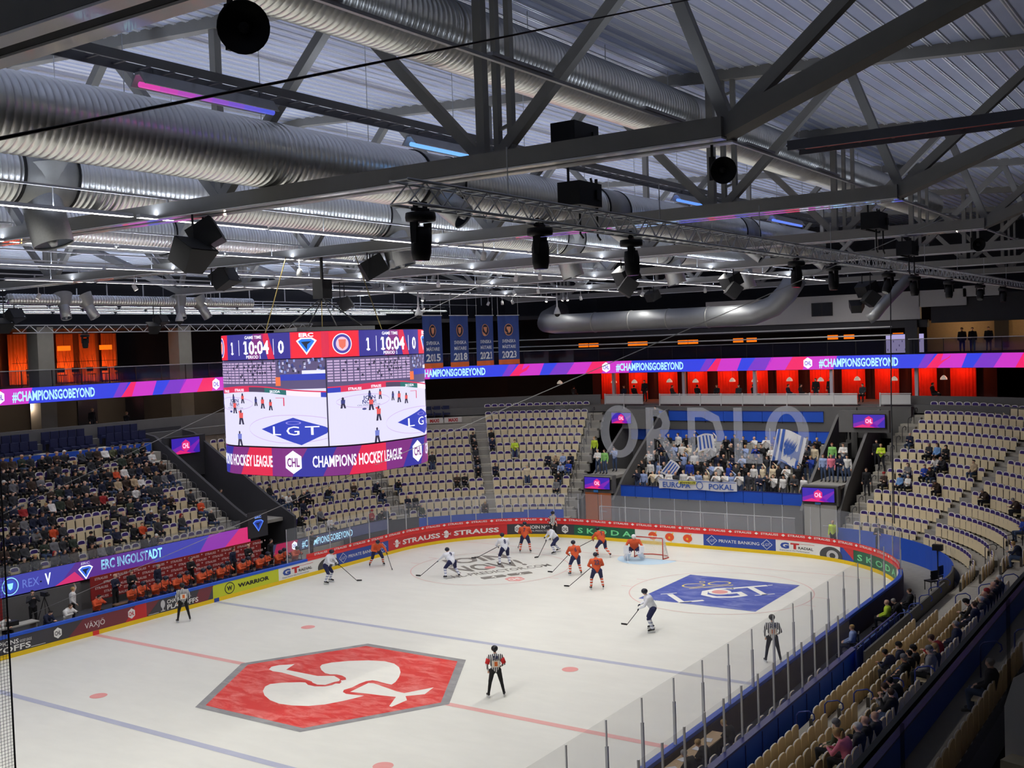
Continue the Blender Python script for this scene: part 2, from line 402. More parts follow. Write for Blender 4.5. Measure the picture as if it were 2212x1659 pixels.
sh.text('L', -2.05, -1.55, 2.0, IWHITE, w=1.25, lift=3, bold=.0); sh.text('T', 1.75, -1.35, 2.1, IWHITE, w=1.9, lift=3, bold=.0); sh.text('G', -.1, -1.35, 2.2, IWHITE, w=2.1, lift=3, bold=.0)
for u0, u1, v in ((-2.95,-2.05,-1.55),(-2.95,-2.1,.42),(1.25,2.3,-1.35),(.5,.75,.45),(2.75,3.0,.45)): sh.rect(u0, v, u1, v+.1, IWHITE, 3)
sh.disc(-.05, -.05, .4, .4, IDOT, 5); sh.disc(-.05, -.05, .56, .56, IWHITE, 4)
for u in (-.75, .65): sh.disc(u, 1.75, .62, .42, IYEL, 4, hole=.82)
sh.rect(-1.2, 1.1, 1.15, 1.2, IYEL, 4); sh.disc(-.05, 2.35, .16, .16, IYEL, 4, hole=.6)
paint('faceoff_diamond', sh, (20, -7), -PI/4)
# arena floor round the ice
mb = MB(); floor_band(0, RLEN, .02, 27, -.05, 1.0, mb); fl = struct(mb, 'floor_concourse', CONC); fl.name = 'floor'
# ------------------------------------------------------------------ boards
boards = thing('rink_boards', 'low white rink boards with yellow kick plate and coloured advertisements', 'rink boards')
DT = 1.0
ADS = {}
def ad_mat(n, rgb): return mat('ad_'+n, rgb, .35, noise=.02)
A_DG = ad_mat('charcoal', (62,60,66)); A_DR = ad_mat('maroon', (116,48,56)); A_R = ad_mat('signal_red', (196,44,46)); A_Y = ad_mat('lime_yellow', (196,206,40)); A_W = ad_mat('white', (232,232,228)); A_B = ad_mat('royal_blue', (42,72,158)); A_G = ad_mat('green', (28,94,66)); A_LG = ad_mat('mint', (120,220,150)); A_BK = ad_mat('ink', (28,28,28)); A_O = ad_mat('orange', (226,84,40)); A_YO = ad_mat('amber', (240,196,60)); A_GY = ad_mat('tyre', (70,70,72)); A_LGY = ad_mat('rim', (190,190,192)); A_RED2 = ad_mat('board_red', (214,50,50))
def board_map(d): return lambda u, v, h: (lambda r: (r[0]-r[2]*h, r[1]-r[3]*h, v))(rink(u, d))
def ad(name, s0, s1, ground, draw=None, label=None):
    """one advertising panel of the boards; its print is a sub-part"""
    n = max(1, int((s1-s0)/.5)); 
    o = band(s0, s1, .2, .88, 0., (s1-s0)/n, 0, None, .05).build('board_panel', ground, boards)
    sh = S()
    if draw:
        draw(sh, s0, s1); sh.put(board_map(0.), parent=o, name='print', eps=.005, cut=.3)
    if label: o['label'] = label
    return o
def tx(sh, t, s0, s1, v, h, m, bold=.01): sh.text(t, (s0+s1)/2, v, h, m, w=abs(s1-s0), bold=bold)
def d_play(sh, a, b):
    tx(sh, 'CHAMPIONS', -5.6, -3.75, .57, .2, A_W, .015); tx(sh, 'HOCKEY LEAGUE', -3.7, -3.15, .57, .12, A_W, .0); tx(sh, 'PLAYOFFS', -5.8, -3.2, .27, .25, A_W, .02); sh.rect(-3.2,.25,-2.5,.27,A_W)
def d_vaxjo(sh, a, b):
    sh.strip(-1.4,.2,2.8,.88,.8,A_DR,1); sh.poly([(1.6,.2),(2.8,.2),(2.8,.88),(2.2,.88)],A_R,2); sh.chl(-1.9,.55,.22,A_W,A_DG,3); tx(sh,'VÄXJÖ',-.55,.5,.4,.26,A_W,.0); sh.items[-1]=(sh.items[-1][0],sh.items[-1][1],A_W,3); sh.chl(1.95,.55,.22,A_W,A_R,3)
def d_champ(sh, a, b):
    sh.strip(5.6,.2,6.5,.88,.4,A_DR,1); tx(sh,'CHAMPIONS',4.0,5.4,.57,.19,A_W,.015); tx(sh,'PLAYOFFS',4.0,5.9,.28,.24,A_W,.02); sh.disc(3.75,.6,.13,.2,A_LGY,2); sh.rect(3.71,.28,3.79,.5,A_LGY); sh.rect(3.62,.26,3.88,.3,A_LGY); sh.rect(2.9,.24,3.5,.26,A_W)
def d_war(sh, a, b):
    sh.disc(7.95,.53,.33,.3,A_BK,2,hole=.86); sh.text('W',7.95,.42,.22,A_BK,bold=.05); tx(sh,'WARRIOR',8.5,10.7,.44,.2,A_BK,.045)
def d_gt(sh, a, b):
    w=b-a; sh.text('G',a+.13*w,.42,.32,A_B,w=.13*w,bold=.06); sh.text('T',a+.28*w,.42,.32,A_R,w=.13*w,bold=.06); tx(sh,'RADIAL',a+.33*w,a+.56*w,.42,.15,A_BK,.02); sh.rect(a+.3*w,.72,a+.58*w,.74,A_R); tx(sh,'Experience the Performance',a+.06*w,a+.5*w,.27,.08,A_GY,0)
    sh.disc(a+.85*w,.3,.19*w,.5,A_GY,2); sh.disc(a+.87*w,.32,.1*w,.3,A_LGY,3); sh.disc(a+.87*w,.32,.05*w,.15,A_GY,4)
    sh.items=[( [(x,max(.2,min(.88,y))) for x,y in vs],fs,m,l) for vs,fs,m,l in sh.items]
def d_lgt(sh, a, b):
    for c in (a+.12*(b-a), b-.12*(b-a)):
        r=.3
        for k,m,l in ((1,A_W,2),(.88,A_B,3)): sh.poly([(c+r*1.15*k,.54),(c,.54+r*k),(c-r*1.15*k,.54),(c,.54-r*k)],m,l)
        tx(sh,'LGT',c-.2,c+.2,.46,.15,A_W,.0); sh.items[-1]=(*sh.items[-1][:2],A_W,4)
    tx(sh,'PRIVATE BANKING',a+.22*(b-a),b-.22*(b-a),.45,.19,A_W,.005)
def d_str(sh, a, b):
    w=b-a
    for i in range(2):
        u=a+.09*w+i*.45*w; emblem(sh,A_W,u,.55,.085,2,rot=1); tx(sh,'STRAUSS',u+.06*w,u+.4*w,.4,.3,A_W,.03)
def d_join(sh, a, b):
    sh.chl(a+.16*(b-a),.55,.25,A_W,A_DG); tx(sh,'JOIN NOW!',a+.33*(b-a),b-.3*(b-a),.55,.22,A_W,.02); tx(sh,'CHL-PREDICTOR.COM',a+.33*(b-a),b-.3*(b-a),.36,.1,A_W,.0); sh.chl(b-.14*(b-a),.55,.25,A_W,A_DG)
def d_sko(sh, a, b): tx(sh,'S K O D A',a+.06*(b-a),b-.06*(b-a),.36,.34,A_LG,.02)
def d_or(sh, a, b):
    for k in (.27,.52,.78):
        u=a+k*(b-a); sh.poly([(u-.3,.42),(u+.25,.85),(u+.1,.22)],A_YO,2); sh.disc(u-.02,.54,.3,.24,A_O,3); sh.text('e',u-.04,.44,.2,A_YO,bold=.03,lift=4)
def d_tri(sh, a, b): sh.poly([(a+.2,.88),(b,.88),(b,.3)],A_R,2)
ad('p', -7.5, -2.5, A_DG, d_play, 'charcoal board panel with white playoffs lettering at the left')
ad('p', -2.5, 2.8, A_DG, d_vaxjo, 'charcoal to red board panel with white town name')
ad('p', 2.8, 6.85, A_DG, d_champ, 'charcoal board panel with cup and playoffs lettering')
ad('p', 6.85, 11.4, A_Y, d_war, 'lime yellow board panel with round badge')
ad('p', 11.4, 15.95, A_W, d_gt, 'white board panel with tyre near the bench')
ad('p', 15.95, 20.55, A_B, d_lgt, 'blue board panel reading Private Banking, left corner')
ad('p', 20.55, 29.5, A_R, d_str, 'long red board panel with two birds')
ad('p', 29.5, 34., A_DG, d_join, 'grey board panel reading Join Now')
ad('p', 34., 38.4, A_G, d_sko, 'dark green board panel behind the goal')
ad('p', 38.4, 43., A_W, d_or, 'white board panel with three orange emblems')
ad('p', 43., 47.5, A_B, d_lgt, 'blue board panel reading Private Banking, far end')
ad('p', 47.5, 51.6, A_W, d_gt, 'white board panel with tyre, far right corner')
ad('p', 51.6, 52.6, A_B, d_tri)
ad('p', 52.6, 57.6, A_G, d_sko, 'dark green board panel in the right corner')
for a in range(58, 112, 4): ad('p', a if a > 58 else 57.6, a+4, A_W)
band(-7.5, 112, 0, .2, -.015, .5, 0, None, .06).build('kick_plate', YELL, boards)
for s, m in ((0, 'board_red'), (7.05, 'royal_blue')):
    band(s-.16, s+.16, .0, .2, -.03, .4, 0, None, .01).build('line_mark', MATS['ad_'+m], boards)
band(-7.5, 13.6, .88, DT, -.03, .5, 0, None, .2).build('top_rail', BLUEP, boards)
band(58.5, 112, .88, DT, -.03, .5, 0, None, .2).build('top_rail', BLUEP, boards)
band(13.6, 58.5, .88, 1.02, -.03, .5, 0, None, .2).build('top_rail', A_RED2, boards)
band(-7.5, 112, -.04, .88, .06, .5, 0, None, .14).build('board_back', mat('board_back', (70,52,66), .7), boards)
st = band(13.6, 58.5, 1.02, 1.26, .03, .5, 0, None, .03).build('advert_strip', A_RED2, boards)
sh = S(); s = 14.2
while s < 58:
    tx(sh, 'STRAUSS', s, s+1.05, 1.09, .12, A_W, .02); sh.poly([(s+1.35,1.06),(s+1.47,1.14),(s+1.35,1.22),(s+1.23,1.14)], A_W, 2); s += 1.62
sh.put(board_map(.03), parent=st, name='print', eps=.004)
# ------------------------------------------------------------------ glass above the boards
GL = glass('board_glass', (205,208,214), .10, .06)
GL2 = glass('board_glass_far', (190,195,205), .10, .1)
def screen(name, label, spans, z0, z1, d, g, post=True, thick=.015, pw=.045):
    t = thing(name, label, 'glass screen')
    for a, b in spans:
        p, q = rink(a, d), rink(b, d); e = (Vector((q[0],q[1],0))-Vector((p[0],p[1],0)))
        m2 = MB(); m2.beam((p[0],p[1],(z0+z1)/2), (q[0],q[1],(z0+z1)/2), thick, z1-z0-.01); m2.build('pane', g, t)
        if post:
            r = rink(a, d+.04); m3 = MB()
            m3.box((r[0],r[1],z0+(z1-z0)*.32), (pw*1.6,pw*1.6,(z1-z0)*.64), math.atan2(r[3],r[2])); m3.box((r[0],r[1],z0+(z1-z0)*.74), (pw*.8,pw*.8,(z1-z0)*.5), math.atan2(r[3],r[2])); m3.build('post', ALU, t)
    return t
screen('glass_screen', 'clear glass screen on the boards of the near side', [(63+1.98*i, 63+1.98*(i+1)) for i in range(20)], DT, 2.95, .06, GL)
screen('glass_screen', 'clear glass screen on the boards of the far end and corners', [(12.2+1.7*i, 12.2+1.7*(i+1)) for i in range(29)], DT, 2.9, .08, GL2, pw=.03)
# second, lower glass behind the timekeepers' seats on the near side
t = thing('glass_partition', 'lower glass partition on blue wall behind the near boards', 'glass partition')
for i in range(13):
    x = -7.2+1.28*i
    MB().box((x+.64, -16.62, 1.8), (1.26, .012, 1.5)).build('pane', GL, t); MB().box((x, -16.62, 1.7), (.05, .05, 1.75)).build('post', RAILW, t)
wl = MB(); wl.box((.9, -16.75, .48), (17.5, .14, 1.05)); wo = wl.build('partition_wall', BLUEP, t)
for i in range(14): MB().box((-7.6+1.3*i, -16.83, .46), (.03, .02, 1.0)).build('joint', BLUER, t)
MB().box((.9, -16.72, 1.04), (17.5, .22, .07)).build('ledge', BLUER, t)
# ------------------------------------------------------------------ seating bowl
GO = .85
def arc_pt(cx, cy, R, a): return cx+R*math.cos(a), cy+R*math.sin(a)
# a section: at(k, a) -> x, y, outward angle ; a runs from a0 to a1 (metres for straight, radians for arcs)
def sec_line(y0, sgn, z0, rise):
    return lambda k, a: (a, sgn*(y0+GO*k), sgn*PI/2, z0+rise*k)
def d_left(a): return 4.6 + .9*max(0., min(1., (math.degrees(a)-40)/50))
def d_right(a): return 4.6 - 1.6*max(0., min(1., (-math.degrees(a)-20)/70))
def at_L1(k, a): return a, 20.5+GO*k, PI/2, 1.85+.54*k
def at_LC(k, a):                      # a = metres along x when >= 10 (straight part), else radians of the far left corner
    if a >= 10: return 43-a, 15+5.5+GO*k, PI/2, .65+.54*k
    R = RR+d_left(a)+GO*k; x, y = arc_pt(RA, RB, R, a); return x, y, a, .65+.54*k
def at_RC(k, a):
    R = RR+d_right(a)+GO*k; x, y = arc_pt(RA, -RB, R, a); return x, y, a, .62+(.54-.09*max(0, min(1, (-math.degrees(a)-20)/70)))*k
def at_N(k, a): return a, -(18.0+GO*k), -PI/2, .6+.45*k
def treads(name, at, ks, a0, a1, n, zb=-.05, mats=None):
    """concrete steps of one block, one solid step for each row"""
    mb = MB(); A = [a0+(a1-a0)*i/n for i in range(n+1)]
    for k in ks:
        F = []; Bk = []
        for a in A:
            x, y, o, z = at(k, a); c, s = math.cos(o), math.sin(o)
            F.append((x-c*.62, y-s*.62)); Bk.append((x+c*.26, y+s*.26)); 
        z = at(k, A[0])[3]; zl = at(k-1, A[0])[3] if k > ks[0] else zb
        for i in range(n):
            z = at(k, A[i])[3]; z2 = at(k, A[i+1])[3]
            P = [(*F[i], zl-.05), (*F[i+1], zl-.05), (*Bk[i+1], zl-.05), (*Bk[i], zl-.05), (*F[i], z), (*F[i+1], z2), (*Bk[i+1], z2), (*Bk[i], z)]
            Fc = [(4,5,6,7),(0,1,5,4)]
            if i == 0: Fc.append((3,0,4,7))
            if i == n-1: Fc.append((1,2,6,5))
            mb.add(P, Fc)
    # closing back wall
    return struct(mb, name, CONC2)
treads('floor_tier', at_L1, range(0, 11), -12, 13.8, 1, .3)
D2R = PI/180
treads('floor_tier', at_LC, range(0, 13), 43-17.6, 21.5, 1)
treads('floor_tier', at_LC, range(0, 13), 90*D2R, 15.5*D2R, 24)
treads('floor_tier', at_RC, range(0, 13), -9*D2R, -90*D2R, 26)
treads('floor_tier', at_N, range(0, 9), 21.5, -14, 1)
# aisle half steps
def half_steps(at, ks, a, w, along):
    mb = MB()
    for k in ks[:-1]:
        x, y, o, z = at(k, a); z2 = at(k+1, a)[3]
        c, s = math.cos(o), math.sin(o); mb.box((x+c*.08, y+s*.08, (z+z2)/2-.14), (.34, w, (z2-z)*.98), o)
    return struct(mb, 'floor_stair', CONC)
AISLES = [(at_LC, 13, 67*D2R), (at_LC, 13, 40*D2R), (at_LC, 13, 16.5*D2R), (at_RC, 13, -10.5*D2R), (at_RC, 13, -34.5*D2R), (at_RC, 12, -67.5*D2R), (at_N, 9, .7), (at_N, 9, 14.6), (at_L1, 9, 13.2), (at_LC, 13, 43-18.2)]
for at, n, a in AISLES: half_steps(at, list(range(n)), a, 1.1, 0)
# ------------------------------------------------------------------ seats
CREAM = mat('seat_cream', (230,214,176), .5, noise=.05, nscale=3)
CREAMB = mat('seat_back_beige', (206,180,134), .55, noise=.06, nscale=3)
SRIM = mat('seat_rim', (238,236,234), .45, noise=.02)
PURP = mat('seat_purple', (58,38,112), .8, noise=.12, nscale=30)
SEATBR_GAP = mat('seat_bracket_gap', (74,68,60), .7)
def arch(w, z0, z1, n=6):
    """outline of a backrest: straight sides, rounded top"""
    P = [(-w, z0), (w, z0)]; zc = z1-.13
    return P + [(w*math.cos(t)**.6 if math.cos(t) > 0 else -w*abs(math.cos(t))**.6, zc+.13*math.sin(t)) for t in [PI*i/n for i in range(0, n+1)]]
def slab(mb, out, y0, y1, m):
    n = len(out); P = [(x, y0, z) for x, z in out] + [(x, y1, z) for x, z in out]
    mb.add(P, [tuple(range(n)), tuple(range(2*n-1, n-1, -1))] + [((i+1)%n, i, n+i, n+(i+1)%n) for i in range(n)], m)
def seat_shell():
    mb = MB(); slab(mb, arch(.25, .26, .88), -.01, .02, 0); 
    o = arch(.25, .26, .88); i = [(x*.78, .26+(z-.26)*.92) for x, z in o]
    n = len(o); P = [(x, -.03, z) for x, z in o] + [(x, -.03, z) for x, z in i] + [(x, -.005, z) for x, z in o] + [(x, -.005, z) for x, z in i]
    mb.add(P, [(k, (k+1)%n, n+(k+1)%n, n+k) for k in range(n)] + [((k+1)%n, k, 2*n+k, 2*n+(k+1)%n) for k in range(n)], 1)
    return mb
def seat_cushion():
    mb = MB(); slab(mb, [(x*.77, .30+(z-.26)*.88) for x, z in arch(.25, .26, .88)], -.045, -.012, 0); return mb
def seat_pan(up=True):
    mb = MB()
    if up: mb.add([(-.225,-.12,.14),(.225,-.12,.14),(.225,-.10,.66),(-.225,-.10,.66),(-.225,-.06,.14),(.225,-.06,.14),(.225,-.05,.66),(-.225,-.05,.66)], [(0,1,2,3),(7,6,5,4),(4,5,1,0),(2,1,5,6),(3,2,6,7),(0,3,7,4)], 0)
    else: mb.box((0,-.27,.36), (.44,.42,.05), 0, 0)
    mb.box((0,.0,.12), (.05,.1,.24), 0, 1); mb.box((.262,-.08,.36), (.024,.10,.42), 0, 1)  # dark side plate added to draw the shaded gap between seats
    return mb
ME_SHELL = seat_shell().mesh('seat_back', [CREAMB, SRIM]); ME_CUSH = seat_cushion().mesh('seat_cushion', [PURP]); ME_PAN = seat_pan().mesh('seat_pan', [CREAM, SEATBR_GAP])
SHELL_MB, CUSH_MB, PAN_MB, PAND_MB = seat_shell(), seat_cushion(), seat_pan(), seat_pan(False); ME_PAND = PAND_MB.mesh('seat_pan', [CREAM, SEATBR_GAP])
SEATS = []       # (x,y,z,angle, block, row, no)
TAKEN = {}
PITCH_S = .53
def fill(at, ks, a0, a1, block, arcR=None, skip=None):
    for k in ks:
        if arcR:
            R = math.hypot(at(k, (a0+a1)/2)[0]-RA, abs(at(k, (a0+a1)/2)[1])-RB); L = abs(a1-a0)*R
        else: L = abs(a1-a0)
        n = int(L/PITCH_S)
        for i in range(n):
            a = a0+(a1-a0)*(i+.5)/n
            x, y, o, z = at(k, a)
            SEATS.append((x, y, z, o, block, k, i))
fill(at_L1, range(0, 9), -5, 12.5, 'left stand')
fill(at_LC, range(0, 11), 43-18.9, 21.5, 'left corner block')
fill(at_LC, range(0, 11), 90*D2R, 69*D2R, 'left corner curve', 1)
fill(at_LC, range(0, 10), 65*D2R, 41.2*D2R, 'block beside the hanging score cube', 1)
fill(at_LC, range(0, 13), 38.8*D2R, 18.2*D2R, 'block left of the fan section', 1)
fill(at_RC, range(0, 13), -12.5*D2R, -33.2*D2R, 'block right of the fan section', 1)
fill(at_RC, range(0, 11), -36*D2R, -65*D2R, 'right corner block', 1)
fill(at_RC, range(0, 10), -70*D2R, -90*D2R, 'far right block', 1)
fill(at_N, [0, 1, 2, 3, 4, 7, 8], 13.3, 1.3, 'near stand beyond the aisle')
fill(at_N, [0, 1, 2, 3, 4, 7, 8], 0, -10, 'near stand before the aisle')
def cam_uv(p):
    d = Vector(p)-Vector(CAM_POS); z = d.dot(_f)
    return (1106+FPX*d.dot(_r)/z, 829.5-FPX*d.dot(_u)/z, z) if z > .1 else (-9e9, 0, z)
def in_frame(p, m=15):
    u, v, z = cam_uv(p); return -m < u < 2212+m and -m < v < 1659+m
SEATS = [s for s in SEATS if in_frame((s[0], s[1], s[2]+.6)) or s[4].startswith('near')]
SEATS = [s for s in SEATS if in_frame((s[0], s[1], s[2]+.6), 120)]
# ------------------------------------------------------------------ fan block at the far end
def at_F(k, a): return 36.2+GO*k, a, 0., 2.0+.54*k
treads('floor_tier', at_F, range(0, 7), 6.6, -6.0, 1, .0)
def panel_row(name, label, x, ys, z0, z1, m=BLUEP, thick=.06, post=True):
    t = thing(name, label, 'barrier')
    for i in range(len(ys)-1):
        MB().box((x, (ys[i]+ys[i+1])/2, (z0+z1)/2), (thick, abs(ys[i+1]-ys[i])-.03, z1-z0)).build('panel', m, t)
        if post: MB().box((x+.05, ys[i], (z0+z1)/2-.05), (.05, .05, z1-z0+.12)).build('post', BLACK, t)
    MB().box((x, (ys[0]+ys[-1])/2, z1+.02), (thick+.03, abs(ys[-1]-ys[0]), .05)).build('top_rail', BLUER, t)
    return t
def spread(a, b, n): return [a+(b-a)*i/n for i in range(n+1)]
panel_row('crowd_barrier', 'blue panel barrier in front of the standing fans', 35.45, spread(7.0, -5.9, 10), 2.02, 2.75)
panel_row('crowd_barrier', 'blue panel barrier low behind the standing fans', 41.7, spread(9.4, -6.2, 11), 5.3, 6.05)
panel_row('crowd_barrier', 'blue panel barrier high behind the standing fans', 43.2, spread(8.3, -4.8, 9), 6.6, 7.3)
mb = MB(); mb.box((35.6, .6, .98), (.12, 13.2, 2.1)); mb.box((42.3, 1.5, 4.3), (.8, 16.6, 2.0)); mb.box((43.4, 1.5, 5.9), (.2, 17, 3.4)); mb.box((44.3, 0., 6.6), (1.6, 21, 2.1))
struct(mb, 'wall_fan_block', GREYW)
def slope_wall(name, pts, y, th, m=GREYW):
    """upright wall in the x-z plane at y"""
    n = len(pts); P = [(x, y-th/2, z) for x, z in pts] + [(x, y+th/2, z) for x, z in pts]
    mb = MB().add(P, [tuple(range(n)), tuple(range(2*n-1, n-1, -1))] + [((i+1)%n, i, n+i, n+(i+1)%n) for i in range(n)])
    return struct(mb, name, m)
WZ = [(34.4,-.05),(34.4,1.9),(36.,3.3),(42.,7.2),(44.5,7.7),(44.5,-.05)]
for y in (9.3, 6.9, -6.15, -8.45): slope_wall('wall_vomitory', WZ, y, .18, GREYW)
# lower screens with doors below, upper screens
A_SC1, A_SC2, A_SC3, A_SC4 = led((52,26,170), 1.), led((120,24,170), 1.), led((226,30,120), 1.), led((255,200,235), 1.2)
def chl_screen(label, c, w, h, ang, arm=False):
    """small LED screen with league badge; c centre, faces direction ang"""
    t = thing('led_screen', label, 'screen', c, ang-PI/2, 'small league screens')
    MB().box((0, .07, 0), (w+.08, .12, h+.08)).build('housing', BLACK, t)
    sh = S(); sh.rect(-w/2, -h/2, w/2, h/2, A_SC1, 1); sh.poly([(-w/2,-h/2),(w*.35,-h/2),(-w/2+w*.4,h*.1),(-w/2,-h*.2)], A_SC2, 2); sh.poly([(-w/2,-h/2),(w*.2,-h/2),(-w*.2,-h*.25)], A_SC3, 3); sh.poly([(w*.2,-h/2),(w/2,h*.2),(w/2,h*.35),(w*.05,-h*.2)], A_SC2, 2)
    sh.poly([(x, y) for x, y in hexagon(h*.36)], A_SC3, 4); sh.text('CHL', 0, -h*.15, h*.32, A_SC4, w=h*.52, bold=.03, lift=5)
    sh.put(lambda u, v, q: (u, -q, v), parent=t, name='display', eps=.004)
    return t
# facing -x means the outward normal of the display is -x: local -y -> world -x
chl_screen('league screen over the orange door', (34.35, 8.05, 2.98), 1.95, .78, 0)
chl_screen('league screen over the pale door', (34.35, -7.25, 2.92), 1.95, .82, 0)
chl_screen('league screen high on the left of the fan section', (40.2, 9.2, 6.98), 1.6, .76, 0)
chl_screen('league screen high on the right of the fan section', (40.2, -8.7, 6.95), 2.0, .82, 0)
mb = MB(); mb.box((34.8, 8.1, 2.9), (.5, 2.3, 1.2)); mb.box((34.8, -7.3, 2.85), (.5, 2.2, 1.2)); mb.box((40.62, 8.1, 6.9), (.4, 2.3, 1.4)); mb.box((40.62, -8.3, 6.9), (.4, 3.2, 1.4)); mb.box((43.9, 8.1, 4.), (.2, 2.4, 5)); mb.box((43.9, -7.3, 4.), (.2, 2.4, 5))
struct(mb, 'wall_lintel', GREYW)
ODOOR = mat('door_orange', (176,96,44), .5, noise=.12, nscale=6); PDOOR = mat('door_pale', (168,166,158), .6)
for n, y, m in ((1, 8.1, ODOOR), (2, -7.3, PDOOR)):
    d = struct(MB().box((34.55, y, 1.15), (.08, 2.0, 2.3)), 'door_%d' % n, m)
    MB().box((34.5, y-.4, 1.05), (.03, .5, .05)).build('door_handle', ALU, d); MB().box((34.49, y, 1.15), (.02, .02, 2.3)).build('door_gap', BLACK, d)
    MB().box((34.42, y+.1, 2.42), (.04, .35, .16)).build('sector_sign', mat('sector_sign', (60,130,200), .5), d)
# inner glass railing in front of the fan block
t = thing('glass_railing', 'grey glass railing with steel posts on the floor behind the far goal', 'railing')
GR = glass('railing_glass', (170,172,178), .3, .1)
for y in spread(6.9, -6.4, 9)[:-1]:
    MB().box((32.6, y-.74, 1.1), (.02, 1.44, 1.1)).build('pane', GR, t); MB().box((32.6, y, .85), (.05, .05, 1.75)).build('post', ALU, t)
MB().box((32.6, .25, 1.72), (.06, 13.3, .05)).build('top_rail', ALU, t)
# fronts of the tiers
def front_wall(at, a0, a1, n, z1, m, name, dd=.95, z0=-.05):
    mb = MB()
    for i in range(n):
        p = at(0, a0+(a1-a0)*i/n); q = at(0, a0+(a1-a0)*(i+1)/n)
        A = (p[0]-math.cos(p[2])*dd, p[1]-math.sin(p[2])*dd); B = (q[0]-math.cos(q[2])*dd, q[1]-math.sin(q[2])*dd)
        mb.beam((*A, (z0+z1)/2), (*B, (z0+z1)/2), .08, z1-z0)
    return struct(mb, name, m)
front_wall(at_LC, 64*D2R, 30*D2R, 8, 1.1, BLUEP, 'wall_tier_front')
front_wall(at_LC, 30*D2R, 17*D2R, 3, 1.25, BLUEP, 'wall_tier_front')
front_wall(at_LC, 90*D2R, 64*D2R, 6, 1.2, DARKW, 'wall_tier_front')
front_wall(at_RC, -10*D2R, -70*D2R, 16, 1.18, BLUEP, 'wall_tier_front')
front_wall(at_RC, -70*D2R, -90*D2R, 5, 1.15, GREYW, 'wall_tier_front', .95)
front_wall(at_N, 21.5, 9.0, 1, 1.15, GREYW, 'wall_tier_front', .72)
struct(MB().box((15.2, -17.1, .0), (13.2, 2.8, .06)), 'floor_wheelchair', BLUEF)
# ------------------------------------------------------------------ vomitory of the bench side
WY = [(19.6,-.05),(19.6,2.6),(21.4,3.5),(28.5,7.6),(31,8.),(31,-.05)]
def slope_wall_y(name, pts, x, th, m):
    n = len(pts); P = [(x-th/2, y, z) for y, z in pts] + [(x+th/2, y, z) for y, z in pts]
    return struct(MB().add(P, [tuple(range(n-1,-1,-1)), tuple(range(n, 2*n))] + [(i, (i+1)%n, n+(i+1)%n, n+i) for i in range(n)]), name, m)
for x in (14.2, 17.3): slope_wall_y('wall_vomitory', WY, x, .2, DARKW)
struct(MB().box((15.75, 27.7, 6.2), (3.2, .3, 2.6)).box((15.75, 30, 5), (3.2, .2, 6)), 'wall_lintel', DARKW)
chl_screen('league screen above the bench side passage', (15.6, 27.35, 6.9), 2.2, 1.0, PI/2)

nw = struct(MB().box((0, -22.5, 3.3), (27, .12, 1.3)), 'wall_near_parapet', BLUEP)
MB().box((0, -22.5, 3.98), (27, .16, .05)).build('top_rail', BLUER, nw)
# ------------------------------------------------------------------ roof: deck, trusses
DECK = mat('roof_deck', (176,184,212), .5, metal=.0, noise=.1, nscale=1.2)
TRUSSG = mat('truss_grey', (132,130,126), .55, noise=.08, nscale=3)
FLANGE = mat('flange_white', (246,245,244), .25, noise=.02, coat=1.)
def roof_z(y): return 21.25-.0605*abs(y)
BEAD_GLINT = mat('deck_bead_glint', (238,240,246), .3, metal=.3, noise=.06, nscale=1.5)  # pale bead colour stands in for light caught along the rib edges
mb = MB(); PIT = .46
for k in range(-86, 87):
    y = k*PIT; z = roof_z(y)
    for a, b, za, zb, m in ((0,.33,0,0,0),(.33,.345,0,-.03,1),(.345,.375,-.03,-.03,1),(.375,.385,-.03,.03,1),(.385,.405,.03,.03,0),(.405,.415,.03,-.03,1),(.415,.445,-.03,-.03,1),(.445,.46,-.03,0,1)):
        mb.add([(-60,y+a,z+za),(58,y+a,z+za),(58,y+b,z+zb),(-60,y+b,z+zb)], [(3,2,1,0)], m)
struct(mb, 'ceiling', [DECK, BEAD_GLINT])
TX = [-23.0, -11.9, -.5, 10.8, 22.1, 33.4, 44.7]
def truss_tree():
    t = thing('roof_truss', '', 'roof truss')
    for dx in (-.24, .24):
        MB().beam((dx, -21.3, 16.26), (dx, 21.3, 16.26), .24, .34).build('bottom_chord', TRUSSG, t)
        MB().beam((dx, -21.3, 16.065), (dx, 21.3, 16.065), .25, .03).build('bottom_flange', FLANGE, t)
    for sg in (-1, 1):
        MB().beam((0, sg*21.2, 16.25), (0, sg*31.5, 16.25+.37*10.3), .5, .34).build('raking_chord', TRUSSG, t)
        MB().beam((0, 0, 21.1), (0, sg*33, roof_z(33)-.17), .3, .3).build('top_chord', TRUSSG, t)
        bot = [0, 8.2, 16.02, 21.3]; top = [4.1, 12.3, 20., 25.]
        for i, b in enumerate(bot):
            zt = roof_z(b)-.3
            if i in (1, 2): MB().beam((0, sg*b, 16.3), (0, sg*b, zt), .2, .2, up=(1,0,0)).build('post', TRUSSG, t)
            if i == 2:
                for e in (.37, .7): MB().beam((0, sg*(b+e), 16.3), (0, sg*(b+e), zt), .12, .15, up=(1,0,0)).build('post', TRUSSG, t)
                for z in (16.9, 18.2, 19.5): MB().beam((0, sg*(b+.37), z), (0, sg*(b+.7), z+.1), .06, .06).build('batten', TRUSSG, t)
            MB().beam((0, sg*(b+(.35 if i == 2 else 0)), 16.35), (0, sg*top[i], roof_z(top[i])-.3), .22, .22, up=(1,0,0)).build('diagonal', TRUSSG, t)
            if i: MB().beam((0, sg*b, 16.35), (0, sg*top[i-1], roof_z(top[i-1])-.3), .22, .22, up=(1,0,0)).build('diagonal', TRUSSG, t)
    return t
T0 = truss_tree()
